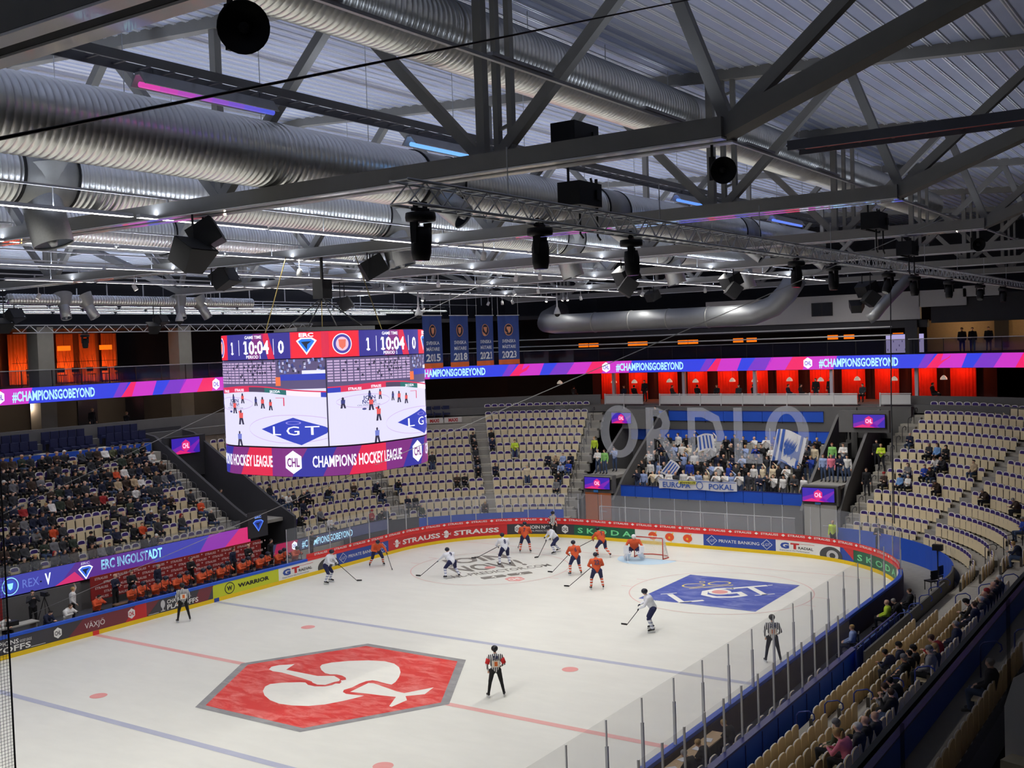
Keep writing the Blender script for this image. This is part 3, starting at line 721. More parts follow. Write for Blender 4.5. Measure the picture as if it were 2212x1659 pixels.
TL = ['nearest grey steel roof truss with white flanges, top left', 'grey steel roof truss just above the lighting truss', 'grey steel roof truss over centre ice', 'grey steel roof truss behind the hanging score cube', 'grey steel roof truss over the far blue line', 'grey steel roof truss over the far goal', 'farthest grey steel roof truss above the restaurant']
for i, x in enumerate(TX):
    o = T0 if i == 0 else copy_tree(T0)
    o.location = (x, 0, 0); o['label'] = TL[i]; o['group'] = 'roof trusses'
# ------------------------------------------------------------------ outer walls and upper decks
mb = MB(); band(-30, RLEN-30, -.05, 21.5, 26.5, 2.0, 0, mb); struct(mb, 'wall_outer', DARKW)
# slab between restaurant and upper deck, concourse slab
def slab_band(name, m, s0, s1, d0, d1, z0, z1, step=1.2):
    mb = MB(); floor_band(s0, s1, d0, d1, z1, step, mb); floor_band(s0, s1, d0, d1, z0, step, mb); band(s0, s1, z0, z1, d0, step, 0, mb); return struct(mb, name, m)
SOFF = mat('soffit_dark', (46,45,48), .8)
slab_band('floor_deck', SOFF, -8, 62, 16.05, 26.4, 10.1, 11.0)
slab_band('floor_deck', GREYW, -8, 62, 14.6, 26.4, 7.2, 7.75)
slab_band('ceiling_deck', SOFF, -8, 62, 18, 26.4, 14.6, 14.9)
# ------------------------------------------------------------------ ducts with air nozzles
def duct_mat():
    m = mat('spiral_duct', (236,236,232), .28, metal=.85, noise=.1, nscale=2.5); return m
DUCT = duct_mat(); COLLAR = mat('duct_collar', (166,166,162), .45, metal=.5, noise=.08)
NOZM = mat('nozzle_dark', (66,74,88), .4, metal=.4)
def duct_mesh(L, r, n=36, pitch=.16):
    """spiral duct along +x from 0 to L: seams every pitch stand proud"""
    mb = MB(); prof = []; x = 0.
    while x < L:
        prof += [(r, x), (r, x+pitch*.78), (r+.018, x+pitch*.84), (r+.018, x+pitch*.94)]; x += pitch
    prof.append((r, L)); mt = Matrix(((0,0,1,0),(0,1,0,0),(-1,0,0,0),(0,0,0,1)))
    mb.lathe(prof, n, 0, mt); return mb
def duct(label, x0, x1, y, z, r, collars):
    t = thing('air_duct', label, 'air duct', (x0, y, z), 0, 'round air ducts under the roof')
    duct_mesh(x1-x0, r).build('spiral_pipe', DUCT, t, True)
    for c in collars:
        mt = Matrix(((0,0,1,c-x0),(0,1,0,0),(-1,0,0,0),(0,0,0,1)))
        MB().lathe([(r+.012,-.75),(r+.03,-.75),(r+.03,.75),(r+.012,.75)], 36, 0, mt).build('collar', COLLAR, t, True)
        for e in (-.75, .75):
            m2 = Matrix(((0,0,1,c-x0+e),(0,1,0,0),(-1,0,0,0),(0,0,0,1))); MB().lathe([(r+.03,-.03),(r+.05,-.03),(r+.05,.03),(r+.03,.03)], 36, 0, m2).build('clamp_ring', BLACK, t, True)
    x = x0+2
    while x < min(x1, 30):
        MB().tube([(x-x0, 0, r), (x-x0, 0, roof_z(y)-z)], .012, 4).build('hanger_rod', STEEL, t); x += 3.7
    return t
DU1 = duct('large spiral air duct in front, upper left', -29, 26, -10., 17.2, .75, (-6.1, 3.75, 16.1))
DU2 = duct('large spiral air duct behind the front one', -26, 36, -3.2, 17.33, .8, (-13.6, .2, 12.2, 23))
duct('slimmer spiral air duct high up on the right', -29, 30, -15., 19.13, .7, ())
duct('large spiral air duct beyond the middle of the roof', -10, 36, 8., 17.64, .82, (0., 12.))
def nozzle(label, p, dirv, r=.4, L=1.15, on=None):
    t = bpy.data.objects.new('air_nozzle', None); COL.objects.link(t); t.parent = on; t.location = Vector(p)-on.location; t.empty_display_size = .2; t['label'] = label
    d = Vector(dirv).normalized(); mt = d.to_track_quat('Z', 'Y').to_matrix().to_4x4()
    MB().lathe([(r*1.9,-.55),(r*1.5,-.15),(r*1.02,.1)], 24, 0, mt, cap=False).build('spigot', COLLAR, t, True)
    MB().lathe([(r,0),(r,L),(r*.96,L),(r*.96,L-.05)], 24, 0, mt, cap=False).build('barrel', STEEL, t, True)
    MB().lathe([(.001,L-.3),(r*.96,L-.06)], 24, 0, mt, cap=False).build('mouth', NOZM, t, True)
    MB().lathe([(r*.24,L-.3),(r*.26,L-.1),(r*.16,L+.03),(.001,L+.0)], 12, 0, mt).build('core', STEEL, t, True)
    return t
for i, x in enumerate((-13.6, .2, 12.2, 23., 33)): nozzle('silver air nozzle tilted down from the second duct, %s from the left' % nth(i), (x, -3.35, 16.85), (.1, -.25, -1), .5, 1.35, DU2)
for i, x in enumerate((-6.1, 3.75, 16.1, 24.8)): nozzle('silver air nozzle pointing sideways from the front duct, %s from the left' % nth(i), (x, -10.35, 16.75), (.15, -.9, -.72), .37, 1., DU1)
# duct that crosses the far end
t = thing('air_duct', 'smooth air duct crossing the far end above the restaurant', 'air duct', (0,0,0), 0, 'round air ducts under the roof')
pts = [(46,17.6,15.2),(43.5,17.3,14.6),(41.5,16.2,14.2),(40.3,14.6,14.06),(40,12.5,14.05)] + [(40,y,14.05) for y in (9,5,2,.5)] + [(40.1,-1.2,14.1),(40.2,-2.6,14.6),(40.2,-3.5,15.4),(40.2,-4.2,16.4)]
MB().tube(pts, .72, 24).build('pipe', mat('smooth_duct', (150,152,154), .45, metal=.6, noise=.1, nscale=1.5), t, True)
for y in (11, 8, 5, 2): MB().lathe([(.72,-.04),(.75,-.04),(.75,.04),(.72,.04)], 24, 0, Matrix(((1,0,0,40),(0,0,1,y),(0,-1,0,14.05),(0,0,0,1)))).build('clamp_ring', COLLAR, t, True)
# ------------------------------------------------------------------ cable trays and colour lamps
TRAY = mat('tray_steel', (112,114,122), .45, metal=.5, noise=.05)
def tray(label, a, b, w=.6):
    t = thing('cable_tray', label, 'cable tray'); a, b = Vector(a), Vector(b); d = (b-a); L = d.length; d /= L; s = Vector((-d.y, d.x, 0))*w/2
    for sg in (-1, 1): MB().beam(a+s*sg, b+s*sg, .03, .17).build('side_rail', TRAY, t)
    me = MB().beam(-s, s, .05, .03).mesh('rung', TRAY)
    k = 0
    while k*.55 < L:
        o = bpy.data.objects.new('rung', me); COL.objects.link(o); o.parent = t; o.location = a+d*(k*.55); k += 1
    return t
tray('ladder cable tray between the two front ducts', (-24, -12, 17.98), (25, -12, 17.98))
tr = tray('ladder cable tray with red cable on the upper right', (-11.2, -22.2, 15.9), (-11.2, -31, 15.9))
MB().beam((-11.2, -22.4, 15.88), (-11.2, -31, 15.88), .16, .03).build('red_cable', mat('cable_red', (190,40,30), .5), tr)
HOOD = mat('lamp_hood', (176,178,184), .4, metal=.3)
def tube_lamp(label, x0, x1, y, z, rgb, rgb2=None):
    t = thing('tube_lamp', label, 'lamp', ((x0+x1)/2, y, z), 0, 'coloured tube lamps on the cable tray'); L = (x1-x0)
    P = [(-.24,.0),(-.07,.24),(.07,.24),(.24,.0),(.2,0),(.05,.19),(-.05,.19),(-.2,0)]
    MB().add([(-L/2, a, b) for a, b in P]+[(L/2, a, b) for a, b in P], [(i, (i+1)%8, 8+(i+1)%8, 8+i) for i in range(8)]+[tuple(range(7,-1,-1)), tuple(range(8,16))]).build('hood', HOOD, t)
    n = 8
    for i in range(n):
        k = i/(n-1); c = rgb if rgb2 is None else tuple(int(rgb[j]*(1-k)+rgb2[j]*k) for j in range(3))
        MB().tube([(-L/2+L*i/n, -.05, .0), (-L/2+L*(i+1)/n, -.05, .0)], .055, 8).build('tube', led(c, 1.35), t)
    for x in (-L*.4, L*.4): MB().beam((x, 0, .24), (x, 0, .36), .03, .03).build('bracket', TRAY, t)
    return t
tube_lamp('hooded tube lamp glowing magenta to blue, upper left', -17.1, -13.8, -12, 17.6, (190,60,150), (70,80,190))
tube_lamp('hooded tube lamp glowing pale blue, upper middle', -9.3, -6.1, -12, 17.55, (110,170,240))
tube_lamp('hooded tube lamp glowing blue, further along the tray', 5.6, 9.2, -12, 17.55, (90,140,240))
tube_lamp('hooded tube lamp glowing deep blue at the tray end', 15., 18.6, -12, 17.55, (90,120,240))
tube_lamp('hooded tube lamp glowing red beside the second truss', -1.5, 2.2, -10.2, 17.2, (230,60,110))
# ------------------------------------------------------------------ box truss with moving heads
bt = thing('lighting_truss', 'silver box lighting truss running towards the far right', 'lighting truss')
BX0, BX1, BY, BZ0, BZ1, BW = -17., 44., -18., 14.84, 15.2, .36
for y in (-BW/2, BW/2):
    for z in (BZ0, BZ1): MB().tube([(BX0, BY+y, z), (BX1, BY+y, z)], .026, 8).build('chord', ALU, bt, True)
seg = .42; n = int((BX1-BX0)/seg)
me1 = [MB().tube([(0, y, BZ0-BZ0), (seg, y, BZ1-BZ0)], .013, 5).mesh('brace', ALU) for y in (-BW/2, BW/2)] + [MB().tube([(0, y, BZ1-BZ0), (seg, y, 0)], .013, 5).mesh('brace', ALU) for y in (-BW/2, BW/2)]
mez = [MB().tube([(0, -BW/2, z), (seg if i % 2 else 0, BW/2, z)], .013, 5).mesh('brace', ALU) for i in range(1) for z in (0, BZ1-BZ0)]
rest = MB()
for i in range(n):
    x = BX0+i*seg
    if i < 70:
        for me in ((me1[0], me1[1]) if i % 2 == 0 else (me1[2], me1[3])) + tuple(mez):
            o = bpy.data.objects.new('brace', me); COL.objects.link(o); o.parent = bt; o.location = (x, BY, BZ0)
    else:
        for y in (-BW/2, BW/2): rest.tube([(x, BY+y, BZ0 if i % 2 else BZ1), (x+seg, BY+y, BZ1 if i % 2 else BZ0)], .013, 4)
        for z in (BZ0, BZ1): rest.tube([(x, BY-BW/2, z), (x, BY+BW/2, z)], .013, 4)
tag(rest.build('far_braces', ALU, bt), kind='stuff')
for x in range(-14, 44, 6): MB().tube([(x, BY, BZ1), (x, BY, 16.1)], .012, 5).build('hanger_rod', STEEL, bt)
def moving_head(label, x, y, z, tilt=0., pan=0., group='moving head lights'):
    t = thing('moving_head_light', label, 'stage light', (x, y, z), pan, group)
    MB().box((0,0,-.02), (.34,.1,.05)).box((-.12,0,.05), (.05,.06,.12)).box((.12,0,.05), (.05,.06,.12)).build('clamp', BLACK, t)
    MB().lathe([(.1,-.06),(.235,-.07),(.245,-.14),(.235,-.2),(.1,-.22)], 14, 0, None).build('base', BLACK, t, True)
    for s in (-1, 1): MB().add([(s*.15,-.07,-.22),(s*.19,-.07,-.22),(s*.2,-.05,-.55),(s*.16,-.05,-.55),(s*.15,.07,-.22),(s*.19,.07,-.22),(s*.2,.05,-.55),(s*.16,.05,-.55)], [(0,1,2,3),(7,6,5,4),(0,4,5,1),(1,5,6,2),(2,6,7,3),(3,7,4,0)]).build('yoke_arm', BLACK, t)
    hd = MB().lathe([(.05,.17),(.14,.16),(.165,.02),(.16,-.24),(.13,-.36),(.12,-.36)], 14).build('lamp_head', BLACK, t, True); hd.location = (0, 0, -.46); hd.rotation_euler = (tilt, 0, 0)
    ln = MB().lathe([(.001,-.362),(.118,-.362)], 14, 0, None, False).build('lens', mat('lens_glass', (60,64,74), .1), hd)
    return t
for i, (x, ti) in enumerate(((-16.5,.05),(-13.,.0),(-9.4,-.05),(.8,.05),(4.2,0),(10.6,.5),(14.3,.0),(20.3,.15),(27.,.5),(33,.2))):
    moving_head('black moving head light, %s along the box truss' % nth(i), x, BY, BZ0-.03, ti, .2*i)
# thin truss over the bench side stand
t2 = thing('lighting_truss', 'thin silver truss above the bench side stand', 'lighting truss')
for z in (14.1, 14.5): MB().tube([(2.2, 24, z), (24, 24, z)], .03, 6).build('chord', ALU, t2)
for i in range(46): MB().tube([(2.2+i*.474, 24, 14.1 if i % 2 else 14.5), (2.2+(i+1)*.474, 24, 14.5 if i % 2 else 14.1)], .02, 4).build('brace', ALU, t2)
moving_head('black moving head light under the thin truss on the left', 6.4, 24, 14.05, 0., 0.)
# ------------------------------------------------------------------ loudspeakers, dishes, boxes on the trusses
SPK = mat('speaker_black', (26,27,30), .6, noise=.15, nscale=40); GRL = mat('speaker_grille', (44,45,48), .75, noise=.2, nscale=90)
def cabinet(mb, w, d, h): 
    P = [(-w/2,-d/2,-h/2),(w/2,-d/2,-h/2),(w*.32,d/2,-h/2),(-w*.32,d/2,-h/2),(-w/2,-d/2,h/2),(w/2,-d/2,h/2),(w*.32,d/2,h/2),(-w*.32,d/2,h/2)]
    return mb.add(P, [(0,3,2,1),(4,5,6,7),(0,1,5,4),(1,2,6,5),(2,3,7,6),(3,0,4,7)])
def speakers(label, x, y, z, n=2, rz=0., k=1., top=16.05):
    t = thing('loudspeaker_cluster', label, 'loudspeaker', (x, y, z), rz, 'loudspeakers hung from the trusses')
    spec = [((.25,-.1,.28), (-.5,0,.25), (1.15,.7,.62)), ((-.35,.05,-.25), (-.95,0,-.3), (1.05,.66,.6)), ((.5,.3,-.6), (-.7,0,.9), (.8,.5,.5))][:n]
    for p, r, s in spec:
        o = cabinet(MB(), *[v*k for v in s]).build('cabinet', SPK, t); o.location = [v*k for v in p]; o.rotation_euler = r
        MB().box((0, -s[1]*k/2-.012, 0), (s[0]*k*.94, .02, s[2]*k*.92)).build('grille', GRL, o); MB().box((s[0]*k*.36, -s[1]*k/2-.024, -s[2]*k*.34), (.06, .01, .06)).build('badge', RAILW, o)
    for s in (-.3, .4): MB().beam((s*k, 0, 0), (s*k, 0, top-z), .04, .04).build('hanging_bar', BLACK, t)
    return t
speakers('pair of big black loudspeakers under the front truss, left', -12., -7.4, 15.3, 2, .5)
speakers('grey lit box loudspeaker above the score cube', -.5, -2.8, 15.25, 1, .6, 1.1)
speakers('black loudspeaker between the truss and score cube, left', -.5, 5.2, 15.35, 1, .2, 1.1)
speakers('black loudspeaker cluster right of the middle under the trusses', 10.8, -7.1, 15.1, 2, .9)
speakers('black loudspeaker cluster above the championship banners, right', 22.1, -7.1, 15.2, 2, .9)
speakers('black loudspeaker cluster near the far right wall', 33.4, -10.7, 14.8, 3, .9, 1.1)
speakers('dark loudspeaker at the far left edge on the thin truss', 2., 24, 14.7, 2, .1, .9)
speakers('dark loudspeaker in the gap of the thin truss', 11.2, 24, 14.5, 2, .1, .8)
speakers('small dark loudspeaker above the score cube corner', 10.8, 9.0, 14.7, 1, .4, .9)
speakers('small dark loudspeaker before the far crossing duct', 33.4, 3.0, 15.2, 1, .9, .9)
def dish(label, x, y, z):
    t = thing('dish_speaker', label, 'dish speaker', (x, y, z), 0, 'round dish speakers at the truss ends')
    mt = Vector((-.15,-1,-.15)).normalized().to_track_quat('Z','Y').to_matrix().to_4x4()
    mt = Vector((-.75,-.6,-.2)).normalized().to_track_quat('Z','Y').to_matrix().to_4x4()
    MB().lathe([(.02,-.12),(.12,-.11),(.2,-.05),(.235,.02),(.24,.06),(.22,.06),(.16,.0),(.001,-.04)], 24, 0, mt).build('dish', BLACK, t, True)
    MB().lathe([(.05,-.05),(.05,.03),(.001,.04)], 10, 0, mt).build('driver', GRL, t, True)
    MB().box((.02,.2,.05), (.06,.1,.42)).box((.02,.08,0), (.05,.25,.05)).build('bracket', BLACK, t)
    MB().beam((.02,.2,.1), (.02,.2,.5), .04, .04).build('arm', BLACK, t)
    return t
dish('black round dish speaker at the top left', -23.04, -21.25, 15.58); dish('black round dish speaker at the front truss end', -11.77, -21.1, 15.58); dish('small black round dish speaker far right', 11.2, -20.95, 15.58)
def frame_box(label, x, y, z, w=.95, d=.55, h=.5, legs=True, rz=0.):
    t = thing('projector_box', label, 'projector', (x, y, z), rz, 'black boxes mounted near the trusses')
    MB().box((0,0,0), (w,d,h)).build('case', SPK, t); MB().box((w*.3,-d/2-.02,0), (.2,.05,.2)).build('lens', BLACK, t)
    if legs:
        for sx in (-.2, .55):
            MB().tube([(sx,-.1,-h/2), (sx,-.1,-h/2-.6), (sx+.12,-.1,-h/2-.68)], .025, 6).build('frame_leg', BLACK, t)
        MB().beam((-w/2, .1, -h/2-.02), (w*.95, .1, -h/2-.02), .05, .04).build('shelf', BLACK, t); MB().beam((w*.95, .1, -h/2), (w*.95, .1, h/2+.2), .05, .05).beam((w*.95, .1, -h/2), (w*.7, .1, h/2+.2), .04, .04).build('strut', BLACK, t)
        MB().beam((-.3,.1,h/2), (-.3,.1,h/2+.5), .04, .04).build('hanging_bar', BLACK, t)
    return t
frame_box('black projector box in a hanging frame, upper middle', -9.6, -16.9, 15.78)
frame_box('black box standing on the front truss', -11.1, -17.7, 16.7, legs=False)
frame_box('black projector box in a hanging frame, right', 3.5, -19.5, 15.95); frame_box('black projector box under the third truss, right', 10.9, -18.6, 15.6)
# ------------------------------------------------------------------ ceiling lamps in rows (these light the hall)
def lamp_emit(k=1.):
    m = bpy.data.materials.new('lamp_tube'); m.use_nodes = True; b = m.node_tree.nodes['Principled BSDF']
    b.inputs['Emission Color'].default_value = (1, .965, .90, 1); b.inputs['Emission Strength'].default_value = LAMP_W*k; return m
LMAT = lamp_emit()
FILL_MAT = led((226,236,255), LAMP_W*ROOF_FILL); FILL_MAT.name = 'roof_fill_glow'  # added upward glow, only there to brighten the roof
BARM = mat('lamp_bar', (190,190,192), .4, metal=.2)
me_h = MB().add([(-2.1,-.09,0),(2.1,-.09,0),(2.1,.09,0),(-2.1,.09,0),(-2.1,-.07,.09),(2.1,-.07,.09),(2.1,.07,.09),(-2.1,.07,.09)], [(4,5,6,7),(0,1,5,4),(1,2,6,5),(2,3,7,6),(3,0,4,7)]).mesh('housing', BARM)
me_t = MB().add([(-2.08,-.065,.078),(2.08,-.065,.078),(2.08,.065,.078),(-2.08,.065,.078)], [(3,2,1,0)])
ME_T = {j: me_t.mesh('tube', lamp_emit(k)) for j, k in ((0, 2.2), (1, 1.15), (3, .75), (5, .6), (8, .3), (9, .3), (10, .3))}
me_u = MB().add([(-2.05,-.02,.094),(2.05,-.02,.094),(2.05,.02,.094),(-2.05,.02,.094)], [(0,1,2,3)]).mesh('added_uplight', FILL_MAT)  # glowing strip added on the lamp tops for the roof
me_s = MB().tube([(0,0,.1),(0,0,.55)], .015, 4).mesh('stem', STEEL)
for j, y in enumerate((-6.2, .6, 4.2, 7.4, 11., 14.2, 17.6, 20.6, 24.6, 28., 31.)):
    dz = -.6 if j > 7 else 0.
    rl = thing('lamp_rail', 'thin grey lamp rail under the trusses, %s from the front' % nth(j), 'lamp rail', group='lamp rails under the roof')
    MB().beam((-30 if j < 8 else -4, y, 16.6+dz), (44, y, 16.6+dz), .06, .05).build('rail', BARM, rl)
    for x in TX: MB().beam((x, y, 16.6+dz), (x, y, 16.4+dz if j < 8 else 17.), .05, .05).build('bracket', BARM, rl)
    i = 0
    for x in [-28.3+4.4*q for q in range(16)]:
        if j in (2, 4, 6, 7): break
        if not in_frame((x, y, 16.05), 60) and x > -9: continue
        t = thing('ceiling_lamp', 'long white ceiling lamp, %s along the %s rail from the front' % (nth(i), nth(j)), 'ceiling lamp', (x, y, 16.05+dz), 0, 'ceiling lamps over the rink')
        for nm, me in (('housing', me_h), ('tube', ME_T[j]), ('added_uplight', me_u), ('stem', me_s)):
            o = bpy.data.objects.new(nm, me); COL.objects.link(o); o.parent = t
        i += 1
me_v = MB().add([(-.75,-.02,.028),(.75,-.02,.028),(.75,.02,.028),(-.75,.02,.028)], [(0,1,2,3)]).mesh('tube', FILL_MAT); me_w = MB().box((0,0,0), (1.6,.1,.05)).mesh('housing', BARM)
for j, (y, z, n, st_, lab) in enumerate(((-12, 18.06, 7, 7.5, 'lying on the front cable tray'), (-20.2, 16.62, 12, 4.6, 'on the near ends of the trusses'))):  # two rows of lamps added to brighten the roof deck
    for i in range(n):
        t = thing('added_uplight', 'slim added roof lamp %s, %s from the left' % (lab, nth(i)), 'lamp', (-26+st_*i, y, z), 0, 'added lamps that brighten the roof')
        for nm, me in (('housing', me_w), ('tube', me_v)): o = bpy.data.objects.new(nm, me); COL.objects.link(o); o.parent = t
MB_r = thing('lamp_rail', 'added thin grey rail along the near truss ends', 'lamp rail'); MB().beam((-30,-20.2,16.56), (30,-20.2,16.56), .06, .05).build('rail', BARM, MB_r)  # rail added to carry the second row of added lamps
# small spotlights and cameras hung below the far trusses
rs = random.Random(3)
spots = sorted([(rs.choice(TX[2:6]), rs.uniform(-9, 23)) for i in range(26)])
for i, (x, y) in enumerate(spots):
    z = 15.6; q = [p for p in spots if p[0] == x]
    t = thing('spotlight', 'small pale spotlight under the %s truss from the front, %s from the near side' % (nth(TX.index(x)), nth(q.index((x, y)))), 'spotlight', (x, y, z), rs.uniform(0, 6), 'small spotlights under the trusses')
    o = MB().lathe([(.05,.14),(.09,.1),(.1,-.14),(.08,-.14)], 10).build('head', RAILW, t, True); o.rotation_euler = (.5, 0, 0); MB().lathe([(.001,-.141),(.08,-.141)], 10, 0, None, False).build('lens', led((255,244,225), 5.), o)
    MB().beam((0,0,.1), (0,0,.44), .03, .03).build('stem', RAILW, t)
for x, y, n in ((22.1, 13.2, 'above the banners'), (33.4, 10.2, 'right of the banners'), (10.8, 21.5, 'left, beside the thin truss')):
    t = thing('dome_camera', 'white dome camera on a long stem, '+n, 'camera', (x, y, 14.6), 0, 'dome cameras')
    MB().lathe([(.05,1.45),(.05,.5),(.09,.45),(.22,.12),(.24,0)], 14).build('stem', RAILW, t, True); MB().ell((0,0,0), (.19,.19,.2), 12, 8).build('dome', BLACK, t, True)
# ropes
for lab, a, b in (('thin grey wire rising from the bench side, upper one', (-1.35, 20, 5.4), (11.4, -.9, 16.0)), ('thin grey wire rising from the bench side, lower one', (-1.2, 18.2, .85), (-1.2, -22.5, 15.4))):
    tag(MB().tube([a, b], .012, 5).build('wire_rope', mat('wire_grey', (150,150,150), .5)), lab, 'wire')
tag(MB().tube([(-30.3, -26.3, 12.58), (-19.05, -24.6, 16.25)], .006, 5).build('black_cable', BLACK), 'black cable crossing the upper left of the picture', 'cable')
t = duct('slim spiral duct over the bench side stand', 1, 17, 22.3, 15.75, .26, ())
for i, (x, y) in enumerate(((4.0, 22.2), (5.4, 22.2), (11.4, 22.2), (13., 22.2))): nozzle('short silver nozzle over the bench side stand, %s from the left' % nth(i), (x, y, 15.5), (.35 if i % 2 else -.1, -.4, -1), .27, .8, t)
t = thing('air_duct', 'short bent air duct hanging near the far right wall', 'air duct', (0,0,0), 0, 'round air ducts under the roof')
MB().tube([(41.2,-11.6,16.4),(40.6,-10.9,15.6),(40.2,-10.3,14.9),(40,-9.7,14.2),(40,-9.3,13.7),(39.9,-8.9,13.45)], .34, 18).build('pipe', MATS['smooth_duct'], t, True)
# ------------------------------------------------------------------ ribbon board round the upper deck
def ring(t, d):
    """like rink() but t is true length along the outline moved out by d"""
    q = (RR+d)*PI/2
    for g in [('l',(0,15),(1,0),RA,(0,1)),('a',(RA,RB),90,q),('l',(30,RB),(0,-1),2*RB,(1,0)),('a',(RA,-RB),0,q),('l',(RA,-15),(-1,0),2*RA,(0,-1))]:
        if t <= g[3]:
            if g[0] == 'l': return g[1][0]+g[2][0]*t+g[4][0]*d, g[1][1]+g[2][1]*t+g[4][1]*d, g[4][0], g[4][1]
            a = math.radians(g[2]-t/q*90); return g[1][0]+(RR+d)*math.cos(a), g[1][1]+(RR+d)*math.sin(a), math.cos(a), math.sin(a)
        t -= g[3]
def ring_map(d): return lambda u, v, h: (lambda r: (r[0]-r[2]*h, r[1]-r[3]*h, v))(ring(u, d))
LB, LP, LM, LR, LW, LC = led((48,62,214)), led((118,52,190)), led((196,50,190)), led((232,32,100)), led((235,245,255), 1.3), led((170,225,250), 1.25)
Z0, Z1 = 10.12, 11.05
rb = thing('ribbon_board', 'blue and pink LED ribbon board with repeated hashtag around the upper deck', 'LED board')
mb = MB()
for i in range(92):
    a, b = ring(-6+i, 16.02), ring(-5+i, 16.02); mb.beam((a[0],a[1],(Z0+Z1)/2), (b[0],b[1],(Z0+Z1)/2), .1, Z1-Z0+.04)
mb.build('housing', BLACK, rb)
for i in range(-1, 6):
    h = 5.4+15.97*i; sh = S()
    sh.strip(h-6.6, Z0, h+9.4, Z1, 0, LB, 1, .5)
    sh.strip(h-3.2, Z0, h-.2, Z1, .5, LM, 2); sh.strip(h-4.6, Z0, h-3.2, Z1, .7, LP, 2); sh.strip(h-1.7, Z0, h-.4, Z1, .6, LR, 3); sh.strip(h-.4, Z0, h+1.8, Z1, .3, LM, 3)
    sh.strip(h+7.6, Z0, h+8.2, Z1, .6, LP, 2); sh.strip(h+8.2, Z0, h+9.3, Z1, .8, LR, 3, .4); sh.strip(h+9.0, Z0, h+10.6, Z1, .4, LM, 4)
    sh.items = [it for it in sh.items if min(x for x, y in it[0]) > -6.5 and max(x for x, y in it[0]) < 86]
    if h > -5 and h < 84:
        sh.chl(h, (Z0+Z1)/2, .36, LW, LP, 5); 
        if h < 78: sh.text('#CHAMPIONSGOBEYOND', h+3.55, Z0+.18, .58, LC, w=5.5, bold=.03, lift=5)
    if sh.items: sh.put(ring_map(15.96), parent=rb, name='display', eps=.004)
# glass balustrade above it
t = thing('glass_balustrade', 'dark tinted glass balustrade above the LED ribbon board', 'balustrade')
GB = glass('deck_glass', (40,42,60), .35, .05)
for i in range(45):
    a, b = ring(-5+2*i, 16.2), ring(-3+2*i-.04, 16.2); MB().beam((a[0],a[1],11.55), (b[0],b[1],11.55), .02, 1.0).build('pane', GB, t); MB().box((a[0],a[1],11.5), (.05,.05,1.1)).build('post', BLACK, t)
mb = MB()
for i in range(90): a, b = ring(-5+i, 16.2), ring(-4+i, 16.2); mb.beam((a[0],a[1],12.07), (b[0],b[1],12.07), .05, .05)
mb.build('top_rail', STEEL, t)
# ------------------------------------------------------------------ restaurant behind the far end: curtains, lamps, partitions
CURT = mat('curtain_red', (214,44,24), .8, noise=.15, nscale=3); CURT2 = mat('curtain_orange', (214,110,50), .8, noise=.12, nscale=3)
PIL = mat('pillar_concrete', (138,134,124), .85, noise=.12, nscale=2, bump=.05)
MAROON = mat('maroon_wall', (70,34,32), .8, noise=.1)
def curtain(label, p, ang, w, z0, z1, m, grp):
    mb = MB(); n = int(w/.07); P = []
    for z in (z0, z1):
        for i in range(n+1): P.append((-w/2+w*i/n, .05*math.sin(i*1.9)+.02*math.sin(i*.7), z))
    mb.add(P, [(i, i+1, n+2+i, n+1+i) for i in range(n)])
    o = mb.build('curtain', m, None, True, p, ang); return tag(o, label, 'curtain', grp)
def glow(p, w, rgb, r=.08):
    l = bpy.data.lights.new('ceiling_spot', 'POINT'); l.energy = w; l.color = lin(rgb); l.shadow_soft_size = r; o = bpy.data.objects.new('ceiling_spot', l); COL.objects.link(o); o.location = p; return o
ys = [15.5, 12.9, 10.2, 7.6, 5.0, 2.6, .2, -2.4, -4.8, -7.2, -9.8, -12.4]
for i, y in enumerate(ys):
    curtain('red lit curtain in the restaurant, %s from the left' % nth(i), (50.2, y, 0), PI/2, 1.7, 7.75, 10.05, CURT, 'red curtains of the restaurant')
    glow((49.2, y, 9.85), 60, (255,130,80))
mb = MB(); mb.box((50.7, 1.5, 8.95), (.1, 32, 2.4)); struct(mb, 'wall_restaurant', MAROON)
for i, y in enumerate((13.1, 7.0, 1.3, -4.4, -10.2)):
    struct(MB().box((46.4, y, 8.95), (.28, .22, 2.4)), 'trim_%d' % (i+1), mat('pillar_white', (190,186,196), .5))
def pendant(label, p, m_shade, drop, big=False, grp='pendant lamps'):
    t = thing('pendant_lamp', label, 'lamp', p, 0, grp)
    if big: MB().lathe([(.42,-.16),(.42,.16)], 4, 0, Matrix.Rotation(PI/4, 4, 'Z'), False).build('shade', m_shade, t)
    else: MB().lathe([(.24,-.14),(.22,-.02),(.12,.1),(.03,.16)], 12, 0, None, False).build('shade', m_shade, t, True)
    MB().tube([(0,0,.1), (0,0,drop)], .012, 4).build('cord', BLACK, t)
    return t
WSH = mat('shade_white', (236,224,208), .5, emit=.35)
for i, y in enumerate([18.9, 14.2, 11.9, 9.2, 6.6, 3.9, 1.8, -.6, -3.2, -5.6, -8.4, -11.5]):
    pendant('white bell pendant lamp in the restaurant, %s from the left' % nth(i), (47.6+(i % 2)*.8, y, 9.35), WSH, .75)
OSH = mat('shade_orange', (255,122,20), .5, emit=1.0)
for i, y in enumerate([17.9, 16.9, 13.2, 12.3, 8.7, 7.8, 4.0, 2.9, -3.4, -4.6, -8.1]):
    pendant('orange box lamp of the dark upper deck, %s from the left' % nth(i), (50, y, 12.35), OSH, 2.2, True, 'orange box lamps of the upper deck')
